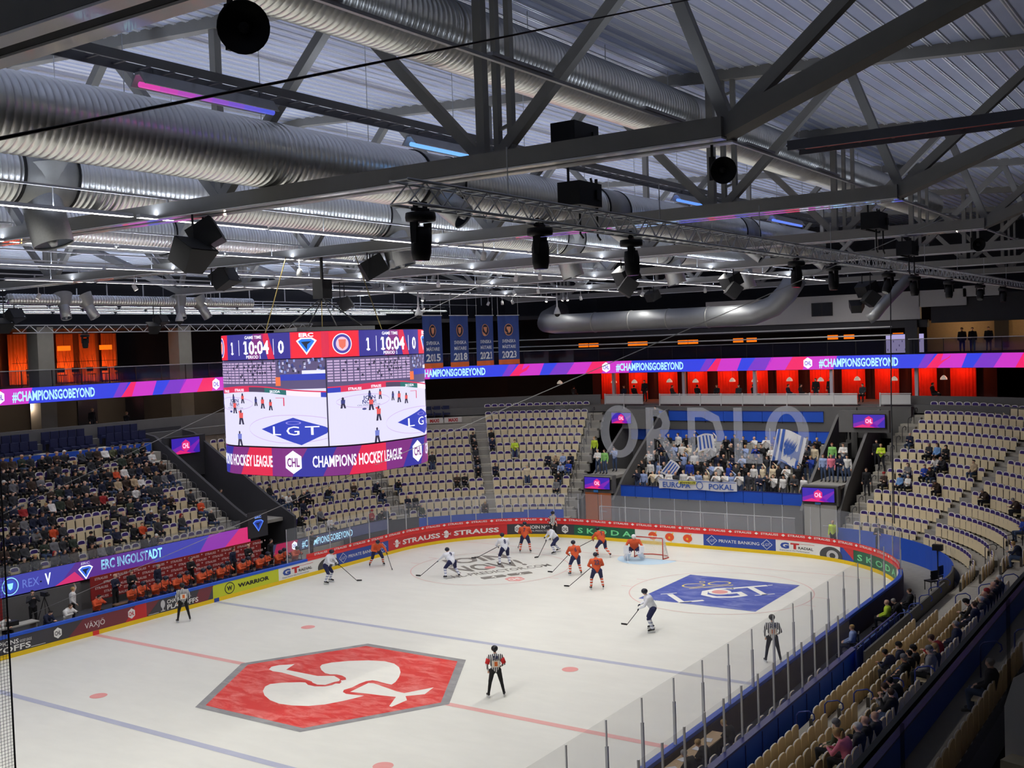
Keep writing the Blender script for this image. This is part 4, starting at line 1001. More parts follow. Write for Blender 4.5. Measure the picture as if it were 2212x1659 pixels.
# white railing in front of the restaurant
t = thing('white_railing', 'white panel railing in front of the restaurant above the fan section', 'railing')
for a, b in ((12.6, 9.3), (7.9, -6.9), (-8.4, -10.4)):
    n = max(1, round(abs(b-a)/1.62))
    for i in range(n):
        y0 = a+(b-a)*i/n; y1 = a+(b-a)*(i+1)/n
        MB().box((44., (y0+y1)/2, 8.12), (.04, abs(y1-y0)-.06, .62)).build('panel', RAILW, t); MB().box((43.95, y0, 8.0), (.06, .07, 1.15)).build('post', RAILW, t)
    MB().box((43.97, (a+b)/2, 8.5), (.08, abs(b-a), .06)).build('top_rail', RAILW, t); MB().box((43.97, (a+b)/2, 7.78), (.06, abs(b-a), .02)).build('bottom_rail', RAILW, t)
# parapets elsewhere on the concourse
mb = MB(); L = [48+ i*1.5 for i in range(20)]
for t0, t1, d, z0, z1 in ((-6, 38, 15.2, 7.6, 8.6), (38, 52, 15.2, 7.5, 8.5), (73.6, 86, 15.2, 7.5, 8.3)):
    n = int((t1-t0)/1.2)
    for i in range(n):
        a, b = ring(t0+(t1-t0)*i/n, d), ring(t0+(t1-t0)*(i+1)/n, d); mb.beam((a[0],a[1],(z0+z1)/2), (b[0],b[1],(z0+z1)/2), .15, z1-z0)
struct(mb, 'wall_parapet', GREYW)
# walls over the restaurant: pale service box with window, stepped; dark wall with the lit room on the right
PALE = mat('pale_cladding', (186,184,182), .6, noise=.04)
mb = MB(); mb.box((46.4, -2.8, 14.35), (.4, 15.5, 1.9)); mb.box((46.4, -12., 14.75), (.4, 3., 1.1)); mb.box((46.4, -14.4, 15.1), (.4, 2.2, .7)); struct(mb, 'wall_service', PALE)
w1 = struct(MB().box((46.15, -3.9, 14.35), (.06, 1.5, .95)), 'window_1', BLACK)
for y in (-3.55, -4.25): MB().box((46.11, y, 14.35), (.03, .62, .85)).build('pane', mat('window_dark', (44,46,52), .15), w1)
mb = MB(); mb.box((46.6, -14.8, 13.9), (.3, 7.2, 1.6)); mb.box((46.2, -10.0, 12.2), (.5, .8, 2.3)); mb.box((46.5, 4., 13.1), (.5, 30, .5)); struct(mb, 'wall_upper', DARKW)
mb = MB(); mb.box((50.5, -16, 12.2), (.2, 12, 2.2)); struct(mb, 'wall_lounge', mat('lounge_wall', (170,146,116), .8, noise=.1))
struct(MB().box((50.3, -14.9, 12.3), (.08, .9, 2.0)), 'door_3', mat('lounge_door', (60,58,62), .6))
for y in (-12.5, -17.5): glow((48.5, y, 12.9), 60, (255,214,160))
# screen wall on the upper deck
sh = S(); sh.rect(-1.3, -.65, 1.3, .65, led((190,180,235), .8), 1)
for i in range(12): sh.rect(-1.2+.2*i, -.5+.3*(i % 3), -1.15+.2*i, -.36+.3*(i % 3), led((70,60,120), .8), 2)
t = thing('wall_screen', 'large pale screen showing the game on the upper deck right', 'screen', (49.4, -8.7, 11.75)); MB().box((.08,0,0), (.1,2.7,1.4)).build('housing', BLACK, t); sh.put(lambda u, v, h: (-h+.02, -u, v), parent=t, name='display', eps=.01)
# ------------------------------------------------------------------ bench side: pillars, orange lit lounge, boxes
for i, x in enumerate((-1.5, 9.8, 20.5, 31.)):
    y = 33.5 if x < 25 else 32
    struct(MB().box((x, y, 11.2), (1.1, 1.1, 7.)), 'wall_pillar', PIL)
mb = MB(); mb.box((14.6, 39, 12.8), (8.6, .2, 3.6)); struct(mb, 'wall_lounge', mat('lounge_orange', (150,84,52), .8, noise=.15, nscale=2))
for i in range(5): curtain('orange lit curtain on the bench side upper deck, %s from the left' % nth(i), (11.3+i*1.75, 38.5, 0), 0, 1.3, 11.1, 14.4, CURT2, 'orange curtains of the upper deck')
for x in (11.5, 14.5, 17.5): glow((x, 37.4, 11.7), 110, (255,150,80), .2)
for i, x in enumerate((13.4, 16.6)): pendant('orange drum lamp on the bench side upper deck, %s one' % ('left', 'right')[i], (x, 36.5, 13.4), OSH, 1.2, True, 'orange drum lamps on the left')
rs = random.Random(11)
t = thing('branch_screen', 'screen of thin dark branches before the orange lounge', 'branches')
for i in range(46):
    x = 10.2+i*.17+rs.uniform(-.06,.06); MB().tube([(x, 37, 11.0), (x+rs.uniform(-.1,.1), 37, 12.2), (x+rs.uniform(-.25,.25), 37, 13.0+rs.uniform(-.3,.5))], [.02,.016,.006], 4).build('branch', BLACK, t)
MB().beam((10, 37, 12.5), (18, 37, 12.5), .03, .03).build('rail', BLACK, t)
for i in range(7):
    tt = thing('bar_chair', 'dark bar chair on the bench side upper deck, %s from the left' % nth(i), 'chair', (10.8+i*1.1, 36.2, 11.0), 0, 'dark bar chairs before the orange lounge')
    MB().box((0,0,.62), (.42,.4,.06)).build('seat', BLACK, tt); MB().box((0,.18,.95), (.5,.05,.3)).build('backrest', BLACK, tt)
    for sx in (-.17,.17):
        for sy in (-.16,.16): MB().beam((sx,sy,0), (sx,sy,.6), .03, .03).build('leg', BLACK, tt)
mb = MB(); mb.box((8, 37, 9), (46, .2, 3)); struct(mb, 'wall_boxes', mat('box_wall', (84,80,74), .8, noise=.15, nscale=.8))
for i, x in enumerate((4.5, 7.4, 11.7, 15.2, 19)): struct(MB().box((x, 36.85, 8.95), (1.5, .06, 1.7)), 'window_%d' % (i+2), mat('window_dark', (44,46,52), .15))
for x in (9, 16, 25): glow((x, 34, 9.8), 60, (255,226,200))
for p in ((22, 30, 9.7), (36, 25, 9.6), (43, 19, 9.6)): glow(p, 45, (255,220,180))
# dark blue padded seats at the back of the tiers
def blue_seat(label, p, ang):
    t = thing('padded_seat', label, 'seat', p, ang-PI/2, 'dark blue padded seats behind the tiers')
    MB().box((0,-.2,.42), (.5,.42,.14)).build('seat_pad', NAVYP, t); MB().box((0,.04,.72), (.5,.1,.62)).build('backrest', NAVYP, t); MB().box((-.27,-.15,.3), (.05,.4,.6)).build('side_panel', NAVYP, t)
    return t
i = 0
for row in range(2):
    for x in [3.2+.58*q for q in range(6)] + [7.4+.58*q for q in range(5)] + [11.2+.58*q for q in range(5)] :
        blue_seat('dark blue padded seat on the bench side, %s of the %s row' % (nth(i % 16), ('lower', 'upper')[row]), (x, 28.9+.8*row, 7.0+.4*row), PI/2); i += 1
for row in range(2):
    for q in range(8): 
        a = (58.5-q*1.75)*D2R; R = 8.5+14.6+.8*row; blue_seat('dark blue padded seat above the name banners, %s of the %s row' % (nth(q), ('lower', 'upper')[row]), (RA+R*math.cos(a), RB+R*math.sin(a), 7.0+.35*row), a)
    for q in range(9):
        a = (-37.5-q*1.75)*D2R; R = 8.5+13.4+.8*row; blue_seat('dark blue padded seat at the top right, %s of the %s row' % (nth(q), ('lower', 'upper')[row]), (RA+R*math.cos(a), -RB+R*math.sin(a), 6.8+.4*row), a)
mb = MB()
for a0, a1, sg, R, z0, z1 in ((-37, -56, -1, 8.5+12.9, 6.6, 7.2),):
    for q in range(8):
        a = (a0+(a1-a0)*q/8)*D2R; b = (a0+(a1-a0)*(q+1)/8)*D2R
        mb.beam((RA+R*math.cos(a), sg*RB+R*math.sin(a), (z0+z1)/2), (RA+R*math.cos(b), sg*RB+R*math.sin(b), (z0+z1)/2), .08, z1-z0)
mb.box((4.4, 28.35, 6.95), (18.6, .1, .6)); struct(mb, 'wall_box_front', BLUEP)
t = thing('name_banner', 'white low banner with four red shop names over the seats', 'banner'); mw = mat('banner_white', (214,210,204), .7); mr = mat('banner_red', (178,40,40), .7)
for q in range(4):
    a = (58.2-q*3.75)*D2R; b = (54.7-q*3.75)*D2R; R = 8.5+13.9; c = (a+b)/2
    o = MB().beam((RA+R*math.cos(a), RB+R*math.sin(a), 6.95), (RA+R*math.cos(b), RB+R*math.sin(b), 6.95), .03, .42).build('panel', mw, t)
    sh = S(); sh.text('MAXI', 0, -.13, .26, mr, w=.72, bold=.04); sh.put(lambda u, v, h: (RA+(R-.03-h)*math.cos(c)+u*math.sin(c), RB+(R-.03-h)*math.sin(c)-u*math.cos(c), 6.95+v), parent=o, name='lettering')
# ------------------------------------------------------------------ LED strip and backdrop behind the bench
ls = thing('bench_led_strip', 'purple LED strip with team name above the players bench', 'LED board'); LY = 19.55
MB().box((4.7, LY+.06, 2.06), (17.9, .1, .98)).build('housing', BLACK, ls)
sh = S(); D1, D2_, D3, D4 = led((70,72,180), .85), led((96,50,150), .85), led((150,60,180), .85), led((220,50,120), .9); TXL = led((150,225,250), 1.2)
sh.rect(-4.2, 1.6, 13.6, 2.54, D1, 1); sh.poly([(1.2,1.6),(7,1.6),(6.2,2.54),(2.2,2.54)], D2_, 2); sh.poly([(1.0,1.6),(2.6,1.6),(2.1,2.1)], D4, 3); sh.poly([(9.8,1.6),(13.6,1.6),(13.6,2.54),(10.6,2.54)], D3, 2); sh.poly([(11.6,1.6),(13.6,1.6),(13.6,2.54),(12.8,2.54)], D4, 3)
sh.disc(-1.3, 2.06, .42, .42, TXL, 4, hole=.9); sh.disc(-1.3, 2.06, .3, .3, led((60,90,210), .9), 4); sh.poly([(-1.45,2.2),(-1.15,2.2),(-1.2,1.95),(-1.3,1.88),(-1.4,1.95)], TXL, 5)
sh.text('REX', -.25, 1.85, .42, led((110,130,220), .9), w=.85, bold=0); sh.text('V', .65, 1.78, .56, LW, w=.32, bold=.03)
def diamond(sh, u, v, k, a, b, lift=4):
    sh.poly([(u-k,v+.45*k),(u-.55*k,v+.75*k),(u+.55*k,v+.75*k),(u+k,v+.45*k),(u,v-.9*k)], a, lift); sh.poly([(u-.8*k,v+.4*k),(u-.45*k,v+.62*k),(u+.45*k,v+.62*k),(u+.8*k,v+.4*k),(u,v-.68*k)], b, lift+1); sh.poly([(u-.5*k,v+.35*k),(u+.5*k,v+.4*k),(u+.1*k,v+.1*k),(u+.05*k,v-.4*k),(u-.25*k,v+.05*k)], MATS['led_16_30_60_100'] if 'led_16_30_60_100' in MATS else led((16,30,60), 1.), lift+2)
diamond(sh, 2.72, 1.98, .42, LW, led((60,110,230), 1.)); sh.text('ERC', 2.72, 2.36, .12, LW, w=.5, bold=.03)
sh.text('ERC INGOLSTADT', 5.5, 1.92, .5, TXL, w=3.75, bold=.03)
sh.put(lambda u, v, h: (u, LY-h, v), parent=ls, name='display', eps=.004)
t = thing('sponsor_backdrop', 'red backdrop wall with rows of white names behind the bench', 'backdrop'); MB().box((7.9, 18.6, 1.27), (11.2, .06, 1.2)).build('panel', mat('backdrop_red', (150,36,34), .7, noise=.04), t)
sh = S(); wm = mat('backdrop_white', (232,200,196), .7)
for r in range(5):
    u = 2.5+(r % 2)*.5
    while u < 12.9:
        sh.text('STRAUSS', u+.4, .74+.23*r, .12, wm, w=.75, bold=.03); sh.poly([(u+.95,.80+.23*r),(u+1.0,.85+.23*r),(u+.95,.90+.23*r),(u+.9,.85+.23*r)], wm, 2); u += 1.15
sh.put(lambda u, v, h: (u, 18.565-h, v), parent=t, name='lettering', eps=.003)
struct(MB().box((-3, 19.0, .8), (10, .1, 1.7)).box((4.4, 19.84, .8), (18.6, .1, 1.8)), 'wall_bench', GREYW)
struct(MB().box((4., 17.1, .12), (22, 3.6, .3)), 'floor_bench', mat('rubber_floor', (66,66,70), .9))
GLP = glass('stand_glass', (170,175,180), .16, .08)
t = thing('glass_parapet', 'low glass parapet before the front row of the bench side stand', 'parapet')
for i in range(12): MB().box((-3.6+1.45*i, 19.75, 2.75), (1.42, .02, .45)).build('pane', GLP, t)
# red board and corner emblem
t = thing('sponsor_backdrop', 'narrow red name panel at the left picture edge', 'backdrop', (-3.1, 18.2, 1.1)); MB().box((0,0,0), (1.1,.06,1.6)).build('panel', MATS['backdrop_red'], t)
sh = S()
for r in range(6): sh.text('STRAUSS', 0, -.7+.25*r, .11, wm, w=.8, bold=.03)
sh.put(lambda u, v, h: (u, -.035-h, v), parent=t, name='lettering', eps=.003)
sh = S(); diamond(sh, 0, 0, .42, led((90,140,255), 1.), led((30,60,170), 1.)); sh.text('ERC', 0, .42, .13, led((120,160,255), 1.), w=.5, bold=.03)
t = thing('team_sign', 'glowing blue team emblem on dark wall right of the bench stand', 'sign', (14.1, 19.38, 2.55)); MB().box((0,.05,.05), (1.5,.08,1.5)).build('panel', DARKW, t); sh.put(lambda u, v, h: (u, -h, v), parent=t, name='emblem', eps=.004)
t = thing('corner_led_strip', 'LED strip with hashtag behind the left corner glass', 'LED board')
sh = S(); sh.strip(13.5, .95, 23, 1.6, 0, led((58,62,96), .8), 1); sh.strip(13.5, .95, 15.2, 1.6, .3, led((170,30,80), .8), 2); sh.chl(15.2, 1.28, .24, LW, led((60,60,160)), 3); sh.text('#CHAMPIONSGOBEYOND', 18., 1.06, .42, LC, w=4.4, bold=.01, lift=3)
o = band(13.5, 23, .9, 1.64, 2.62, .5, 0, None, .06).build('housing', BLACK, t); sh.put(board_map(2.6), parent=t, name='display', eps=.004)
# ------------------------------------------------------------------ hanging score cube
JB = thing('score_cube', 'round hanging score cube with video screens over centre ice', 'scoreboard', (0, 0, 0))
JC, JQ = .863, 2.5           # rounded square: half of the straight part, corner radius
QW = 2*JC+JQ*PI/2
def jmap(u, v, h):
    """u metres round from the corner that faces the camera, v height"""
    k = math.floor((u+QW/2)/QW); t = u-k*QW; th = math.radians(224.5)+k*PI/2; ha = JQ*PI/4
    cx, cy = JC*math.sqrt(2)*math.cos(th), JC*math.sqrt(2)*math.sin(th); tt = max(-ha, min(ha, t)); a = th+tt/JQ; e = t-tt
    return cx+(JQ+h)*math.cos(a)-e*math.sin(a), cy+(JQ+h)*math.sin(a)+e*math.cos(a), v
hb = MB(); npt = 80; rim = [jmap(4*QW*i/npt, 0, -.04)[:2] for i in range(npt)]; hb.prism(rim, 8.3, 13.32); hb.build('housing', BLACK, JB)
def jstrip(sh, u0, v0, u1, v1, m, lift=1, slant=0.): 
    return sh.strip(u0, v0, u1, v1, slant, m, lift, .3)
J_BL, J_RD, J_PU, J_IN, J_WH = led((46,40,140)), led((214,26,70)), led((118,34,120)), led((40,40,150)), led((240,240,255), 1.3)
for q in range(4):
    o0 = (q-1)*QW   # four faces; face from o0 to o0+QW
    sh = S(); V0, V1 = 12.4, 13.3
    jstrip(sh, o0, V0, o0+QW, V1, J_BL); jstrip(sh, o0+.42*QW, V0, o0+.52*QW, V1, J_PU, 2, .3); jstrip(sh, o0+.6*QW, V0, o0+.66*QW, V1, J_RD, 2, -.3)
    for a, b in ((0, .21), (.78, 1.)): jstrip(sh, o0+a*QW, V0, o0+b*QW, V1, J_RD, 2)
    for a, b in ((.02, .2), (.79, .975)):
        jstrip(sh, o0+a*QW, V0+.02, o0+b*QW, V1-.02, led((235,24,50)), 3)
    u = o0+.1*QW; sh.disc(u, 12.85, .34, .36, J_WH, 4); sh.disc(u, 12.85, .31, .33, led((70,60,160)), 5); sh.disc(u, 12.85, .22, .24, led((230,190,210)), 6); sh.poly([(u-.13,13.0),(u+.13,13.0),(u+.11,12.76),(u,12.66),(u-.11,12.76)], led((230,110,90)), 7)
    u = o0+.885*QW; diamond(sh, u, 12.83, .36, J_WH, led((30,120,230))); sh.text('ERC', u, 13.13, .13, J_WH, w=.5, bold=.04, lift=6)
    sh.text('1', o0+.275*QW, 12.6, .44, J_WH, w=.16, bold=.03, lift=4); sh.text('10:04', o0+.5*QW, 12.6, .46, J_WH, w=1.3, bold=.03, lift=4); sh.text('0', o0+.715*QW, 12.6, .44, J_WH, w=.25, bold=.03, lift=4)
    for k in (.345, .655): sh.rect(o0+k*QW-.012, 12.55, o0+k*QW+.012, 13.1, J_WH, 4)
    sh.text('GAME TIME', o0+.475*QW, 13.13, .11, J_WH, w=.85, bold=.02, lift=4); sh.text('PERIOD 1', o0+.475*QW, 12.44, .11, J_WH, w=.75, bold=.02, lift=4)
    sh.put(jmap, parent=JB, name='score_display', eps=.006, cut=.25)
# the picture on the video faces: the far end as the broadcast camera sees it
def video(o0, sx, right):
    sh = S(); V0, V1 = 9.35, 12.37; U = lambda k: o0+k*QW; Vv = lambda k: V0+k*(V1-V0)
    ICEV = led((232,228,255), 1.); STN = led((96,84,130), .9); SEA = led((206,178,220), .95); DK = led((50,44,80), .8); BLU = led((40,60,190), 1.); RDV = led((226,44,90), 1.); GRN = led((30,110,110), 1.); ORG = led((236,90,90), 1.); NAV = led((60,66,140), .9); LIN = led((214,190,235), 1.)
    jstrip(sh, U(0), Vv(0), U(1), Vv(.66), ICEV); jstrip(sh, U(0), Vv(.66), U(1), Vv(1), STN)
    rr = random.Random(5)
    for r in range(8):
        v = .73+r*.032
        for c in range(24):
            k = (c+.5)/24+sx
            if k < .0 or k > .99 or (.24 < k-sx < .27): continue
            if k-sx > .66-.0*r: continue
            sh.rect(U(k-.017), Vv(v), U(k+.017), Vv(v+.02), SEA, 2)
    for c in range(70):
        k = .68+sx+rr.random()*.34; 
        if 0 < k < .985: v = .83+rr.random()*.15; sh.rect(U(k), Vv(v), U(k+.012), Vv(v+.03), led([(150,170,240),(60,70,150),(40,40,70),(220,220,250)][c % 4], .9), 2)
    for c in range(34):
        k = rr.random()*.65; v = .76+rr.random()*.22; sh.rect(U(k), Vv(v), U(k+.014), Vv(v+.028), DK, 3)
    if sx >= 0: jstrip(sh, U(.7), Vv(.76), U(1), Vv(.83), BLU, 3); jstrip(sh, U(.66), Vv(.7), U(.7), Vv(.8), led((240,110,60)), 3); sh.rect(U(.85), Vv(.83), U(.995), Vv(.87), led((225,225,250)), 4)
    def bd(k): return .63+.035*math.exp(-((k-sx-.42)/.28)**2)-.05*max(0, k-sx-.6)*2.2
    pr = [(.0,.08,BLU),(.08,.42,RDV),(.42,.56,led((70,60,90))),(.56,.74,GRN),(.74,.96,led((240,226,245))),(.96,1.2,BLU)]
    for a, b, m in pr:
        a += sx; b += sx; a = max(0, a); b = min(1, b); n = max(1, int((b-a)/.03))
        for i in range(n):
            k0 = a+(b-a)*i/n; k1 = a+(b-a)*(i+1)/n
            if b <= a: break
            sh.poly([(U(k0), Vv(bd(k0)-.03)), (U(k1), Vv(bd(k1)-.03)), (U(k1), Vv(bd(k1)+.025)), (U(k0), Vv(bd(k0)+.025))], m, 4); sh.poly([(U(k0), Vv(bd(k0)+.025)), (U(k1), Vv(bd(k1)+.025)), (U(k1), Vv(bd(k1)+.04)), (U(k0), Vv(bd(k0)+.04))], RDV, 4)
    for k, t in ((.17, 'STRAUSS'), (.33, 'STRAUSS'), (.65, 'SKODA')):
        if .05 < k+sx < .92: sh.text(t, U(k+sx), Vv(bd(k+sx)-.02), .09, J_WH, w=.5, bold=.03, lift=5)
    def oval(k, v, ru, rv, m, lift=3):
        P = [(k+sx+ru*math.cos(2*PI*i/40), v+rv*math.sin(2*PI*i/40)) for i in range(41)]
        for i in range(40):
            (a, b), (c, d) = P[i], P[i+1]
            if 0 < a < .995 and 0 < c < .995 and b > 0 and d > 0: sh.poly([(U(a), Vv(b)), (U(c), Vv(d)), (U(c), Vv(d+.008)), (U(a), Vv(b+.008))], m, lift)
    oval(.25, .49, .2, .075, LIN); oval(.75, .2, .34, .16, LIN)
    sh.text('JOIN', U(.27+sx), Vv(.51), .13, NAV, w=.55, bold=.02, lift=4); sh.text('NOW!', U(.27+sx), Vv(.46), .13, NAV, w=.6, bold=.02, lift=4); sh.text('CHL-PREDICTOR.COM', U(.27+sx), Vv(.435), .05, NAV, w=1., bold=.0, lift=4); sh.disc(U(.23+sx), Vv(.40), .09, .035, NAV, 4); sh.disc(U(.33+sx), Vv(.40), .09, .035, ORG, 4)
    D = [(.52,.2),(.78,.335),(1.04,.19),(.83,.02)]; D = [(k+sx, v) for k, v in D]
    Pd = []; 
    for i in range(4):
        (a, b), (c, d) = D[i], D[(i+1) % 4]
        for q in range(8): Pd.append((a+(c-a)*q/8, b+(d-b)*q/8))
    Pd = [(min(.995, a), b) for a, b in Pd]
    sh.poly([(U(a), Vv(b)) for a, b in Pd], BLU, 4)
    for t, k, w in (('L', .655, .38), ('G', .775, .5), ('T', .9, .5)):
        if k+sx < .97: sh.text(t, U(k+sx), Vv(.135), .32, J_WH, w=w, bold=.0, lift=5)
    sh.disc(U(.78+sx), Vv(.275), .3, .06, led((150,140,220)), 5, hole=.8)
    for k, v, m, h in ((.09,.42,NAV,.12),(.27,.5,NAV,.1),(.28,.38,ORG,.15),(.36,.5,ORG,.11),(.48,.47,NAV,.1),(.54,.44,ORG,.13),(.61,.42,ORG,.12),(.34,.25,ORG,.17),(.32,.0,led((110,120,200)),.17)):
        k += sx
        if not .02 < k < .97: continue
        s_ = h*.17
        sh.poly([(U(k-s_*.8), Vv(v)), (U(k-s_*.2), Vv(v)), (U(k), Vv(v+h*.35)), (U(k+s_*.35), Vv(v)), (U(k+s_*.9), Vv(v)), (U(k+s_*.5), Vv(v+h*.5)), (U(k-s_*.5), Vv(v+h*.5))], DK, 6)
        sh.poly([(U(k-s_*.6), Vv(v+h*.45)), (U(k+s_*.6), Vv(v+h*.45)), (U(k+s_*.7), Vv(v+h*.82)), (U(k-s_*.6), Vv(v+h*.82))], m, 7); sh.disc(U(k), Vv(v+h*.91), .045, .06, DK, 7, 8)
    if .65+sx < .8:
        for a, b in ((.655, .72),): sh.rect(U(a+sx), Vv(.56), U(b+sx), Vv(.565), RDV, 5); sh.rect(U(b+sx-.004), Vv(.47), U(b+sx+.004), Vv(.565), RDV, 5)
    sh.rect(U(.992), Vv(0), U(1), Vv(1), DK, 8)
    sh.put(jmap, parent=JB, name='video_display', eps=.005, cut=.25)
for q in (-1, 0, 1, -2): video(q*QW, 0., False)
sh = S(); c0 = -2*QW; TK = 4*QW/5
for i in range(5):
    p = c0+i*TK
    sh.rect(p, 8.32, p+TK, 9.3, J_PU, 1); sh.poly([(p+.9,8.32),(p+2.0,8.32),(p+2.5,9.3),(p+1.5,9.3)], J_IN, 2); sh.poly([(p+2.9,8.32),(p+TK,8.32),(p+TK,9.3),(p+3.4,9.3)], J_RD, 2)
for k in (-1, 0, 1, 2):
    p = -1.3+k*5.33; sh.chl(p, 8.82, .36, J_WH, J_PU, 4); sh.text('CHAMPIONS HOCKEY LEAGUE', p+2.55, 8.64, .4, J_WH, w=3.7, bold=.02, lift=4)
sh.items = [it for it in sh.items if min(x for x, y in it[0]) > -2*QW-.3 and max(x for x, y in it[0]) < 2*QW+1]
sh.put(jmap, parent=JB, name='ticker_display', eps=.006, cut=.25)
for x, y in ((-2.2, .8), (.8, -2.2), (1.6, 1.6)): MB().tube([(x, y, 13.3), (x*.6, y*.6, 16.1)], .02, 5).build('hoist_chain', mat('chain_brass', (150,132,80), .5, metal=.4), JB)
MB().box((-.5,-.5,14.9), (.5,.5,.7)).beam((-.5,-.5,15.2), (-.5,-.5,16.1), .08, .08).build('hoist_motor', BLACK, JB)
for a in range(4): MB().tube([(-.5,-.5,14.6), (1.8*math.cos(a*PI/2+.4), 1.8*math.sin(a*PI/2+.4), 13.3)], .025, 5).build('sling', BLACK, JB)
MB().lathe([(1.9,13.36),(2.1,13.36),(2.1,13.5),(1.9,13.5)], 4, 0, Matrix.Rotation(.3, 4, 'Z')).build('top_frame', STEEL, JB)
# ------------------------------------------------------------------ championship banners
BB = mat('banner_blue', (52,74,138), .75, noise=.08); BO = mat('banner_orange', (222,104,48), .75); BW = mat('banner_letter', (222,224,230), .75); BK2 = mat('banner_badge', (44,40,60), .75); BTAN = mat('banner_tan', (222,150,110), .75)
for i, (yr, x) in enumerate((('2015', 23.9), ('2018', 26.4), ('2021', 28.9), ('2023', 31.3))):
    t = thing('hanging_banner', 'blue hanging banner with orange hem, year %s, %s from the score cube' % (yr, nth(i)), 'banner', (x, 13.6-.25*i, 11.3), -.12-.1*i if i == 3 else -.12, 'championship banners')
    n = 12; P = []; wv = lambda u: .05*math.sin(u*7+i)
    for z in (0, .32, 3.3):
        for k in range(n+1): u = -.85+1.7*k/n; P.append((u, wv(u)*(1.2-z*.25), z))
    MB().add(P[n+1:], [(k, k+1, n+2+k, n+1+k) for k in range(n)]).build('cloth', BB, t, True); MB().add(P[:2*n+2], [(k, k+1, n+2+k, n+1+k) for k in range(n)]).build('hem', BO, t, True)
    sh = S(); sh.disc(0, 2.35, .33, .4, BTAN, 2); sh.disc(0, 2.35, .28, .35, BK2, 3); sh.poly([(-.16,2.55),(.16,2.55),(.13,2.25),(0,2.1),(-.13,2.25)], BTAN, 4)
    sh.text('SVENSKA', 0, 1.48, .22, BW, w=1.1, bold=.02); sh.text('MÄSTARE', 0, 1.1, .22, BW, w=1.1, bold=.02); sh.text(yr, 0, .45, .46, BW, w=1.2, bold=.03)
    sh.put(lambda u, v, h: (u, wv(u)*(1.2-v*.25)-h, v), parent=t, name='print', eps=.012)
    MB().tube([(-.9,0,3.32),(.9,0,3.32)], .03, 6).build('rod', RAILW, t)
    for s in (-.8, .8): MB().tube([(s,0,3.32),(s,0,4.8)], .012, 4).build('cord', RAILW, t)
# ------------------------------------------------------------------ goal, nets, lettering on the net
gt = thing('hockey_goal', 'red framed hockey goal with white net at the far end', 'goal', (26, 0, 0)); GRED = mat('goal_red', (196,60,50), .4); NETW = mat('net_white', (225,225,222), .8)
for y in (-.915, .915): MB().tube([(0,y,0),(0,y,1.22)], .03, 8).build('post', GRED, gt, True)
MB().tube([(0,-.915,1.22),(0,.915,1.22)], .03, 8).build('crossbar', GRED, gt, True)
bp = [(0,-.915,.03),(.55,-1.0,.03),(.95,-.75,.03),(1.12,-.3,.03),(1.12,.3,.03),(.95,.75,.03),(.55,1.0,.03),(0,.915,.03)]
MB().tube(bp, .03, 6).build('base_frame', GRED, gt, True); MB().tube([(0,-.915,1.22),(.45,-.8,1.2),(.5,0,1.2),(.45,.8,1.2),(0,.915,1.22)], .025, 6).build('top_frame', NETW, gt, True)
nm = MB(); tp = [(0,-.915,1.22),(.3,-.9,1.2),(.5,-.6,1.2),(.55,-.25,1.2),(.55,.25,1.2),(.5,.6,1.2),(.3,.9,1.2),(0,.915,1.22)]
def lerp(a, b, k): return tuple(a[i]+(b[i]-a[i])*k for i in range(3))
for i in range(7):
    for q in range(8):
        k = q/8; nm.tube([lerp(bp[i], bp[i+1], k), lerp(tp[i], tp[i+1], k)], .006, 3, cap=False)
for q in range(1, 12):
    k = q/12; nm.tube([lerp(bp[i], tp[i], k) for i in range(8)], .006, 3, cap=False)
tag(nm.build('netting', NETW, gt), kind='stuff')
NETB = mat('net_black', (60,60,64), .8)
nm = MB(); x0, x1, y = -24.6, -21.9, -15.0; n = int((x1-x0)/.045)
for i in range(n+1): nm.beam((x0+.045*i, y, 2.95), (x0+.045*i, y, 15.8), .0035, .0035)
for i in range(int(12.8/.045)): nm.beam((x0, y, 2.97+.045*i), (x1, y, 2.97+.045*i), .0035, .0035)
nm.tube([(x1, y, 2.95), (x1, y, 15.9)], .012, 6)
o = nm.build('safety_net', NETB); tag(o, 'fine meshed black safety net at the left picture edge', 'net', None, 'stuff')
t = thing('net_lettering', 'pale see-through letters on the safety net above the far goal', 'lettering'); NL = glass('net_letter', (214,218,228), .27, .6); NLF = glass('net_letter_faint', (205,210,220), .07, .6)
for ch, a, b in (('N', 8.46, 5.99), ('O', 5.26, 2.59), ('R', 2.03, -.2), ('D', -.77, -3.13), ('L', -3.72, -5.45), ('O', -5.65, -8.23)):
    vs, fs = text2d(ch, 3.3, abs(b-a), .02)
    if ch == 'O': vs, fs = [], []; n = 40; [vs.extend([(abs(b-a)/2*math.cos(2*PI*i/n), 1.65+1.65*math.sin(2*PI*i/n)), (abs(b-a)/2*.52*math.cos(2*PI*i/n), 1.65+1.65*.72*math.sin(2*PI*i/n))]) for i in range(n)]; fs = [(2*i, 2*((i+1)%n), 2*((i+1)%n)+1, 2*i+1) for i in range(n)]
    MB().add([(30.12, (a+b)/2-x, 5.3+z) for x, z in vs], fs).build('letter', NLF if ch == 'N' else NL, t)
tag(MB().tube([(26.1,-13.9,2.9),(26.0,-13.9,9),(26,-14.0,15.9)], .03, 6).tube([(26.35,-13.75,2.9),(26.15,-13.85,9),(26,-14.0,15.9)], .02, 6).build('net_edge_rope', NETB), 'dark rope at the edge of the far right safety net', 'rope')

for z, lab in ((12.95, 'upper'), (12.4, 'lower')):
    tag(MB().tube([(44.2, 27, z), (44.2, -9.2, z)], .045, 8).build('conduit_pipe', RAILW), 'long thin white pipe across the dark upper deck, %s one' % lab, 'pipe')
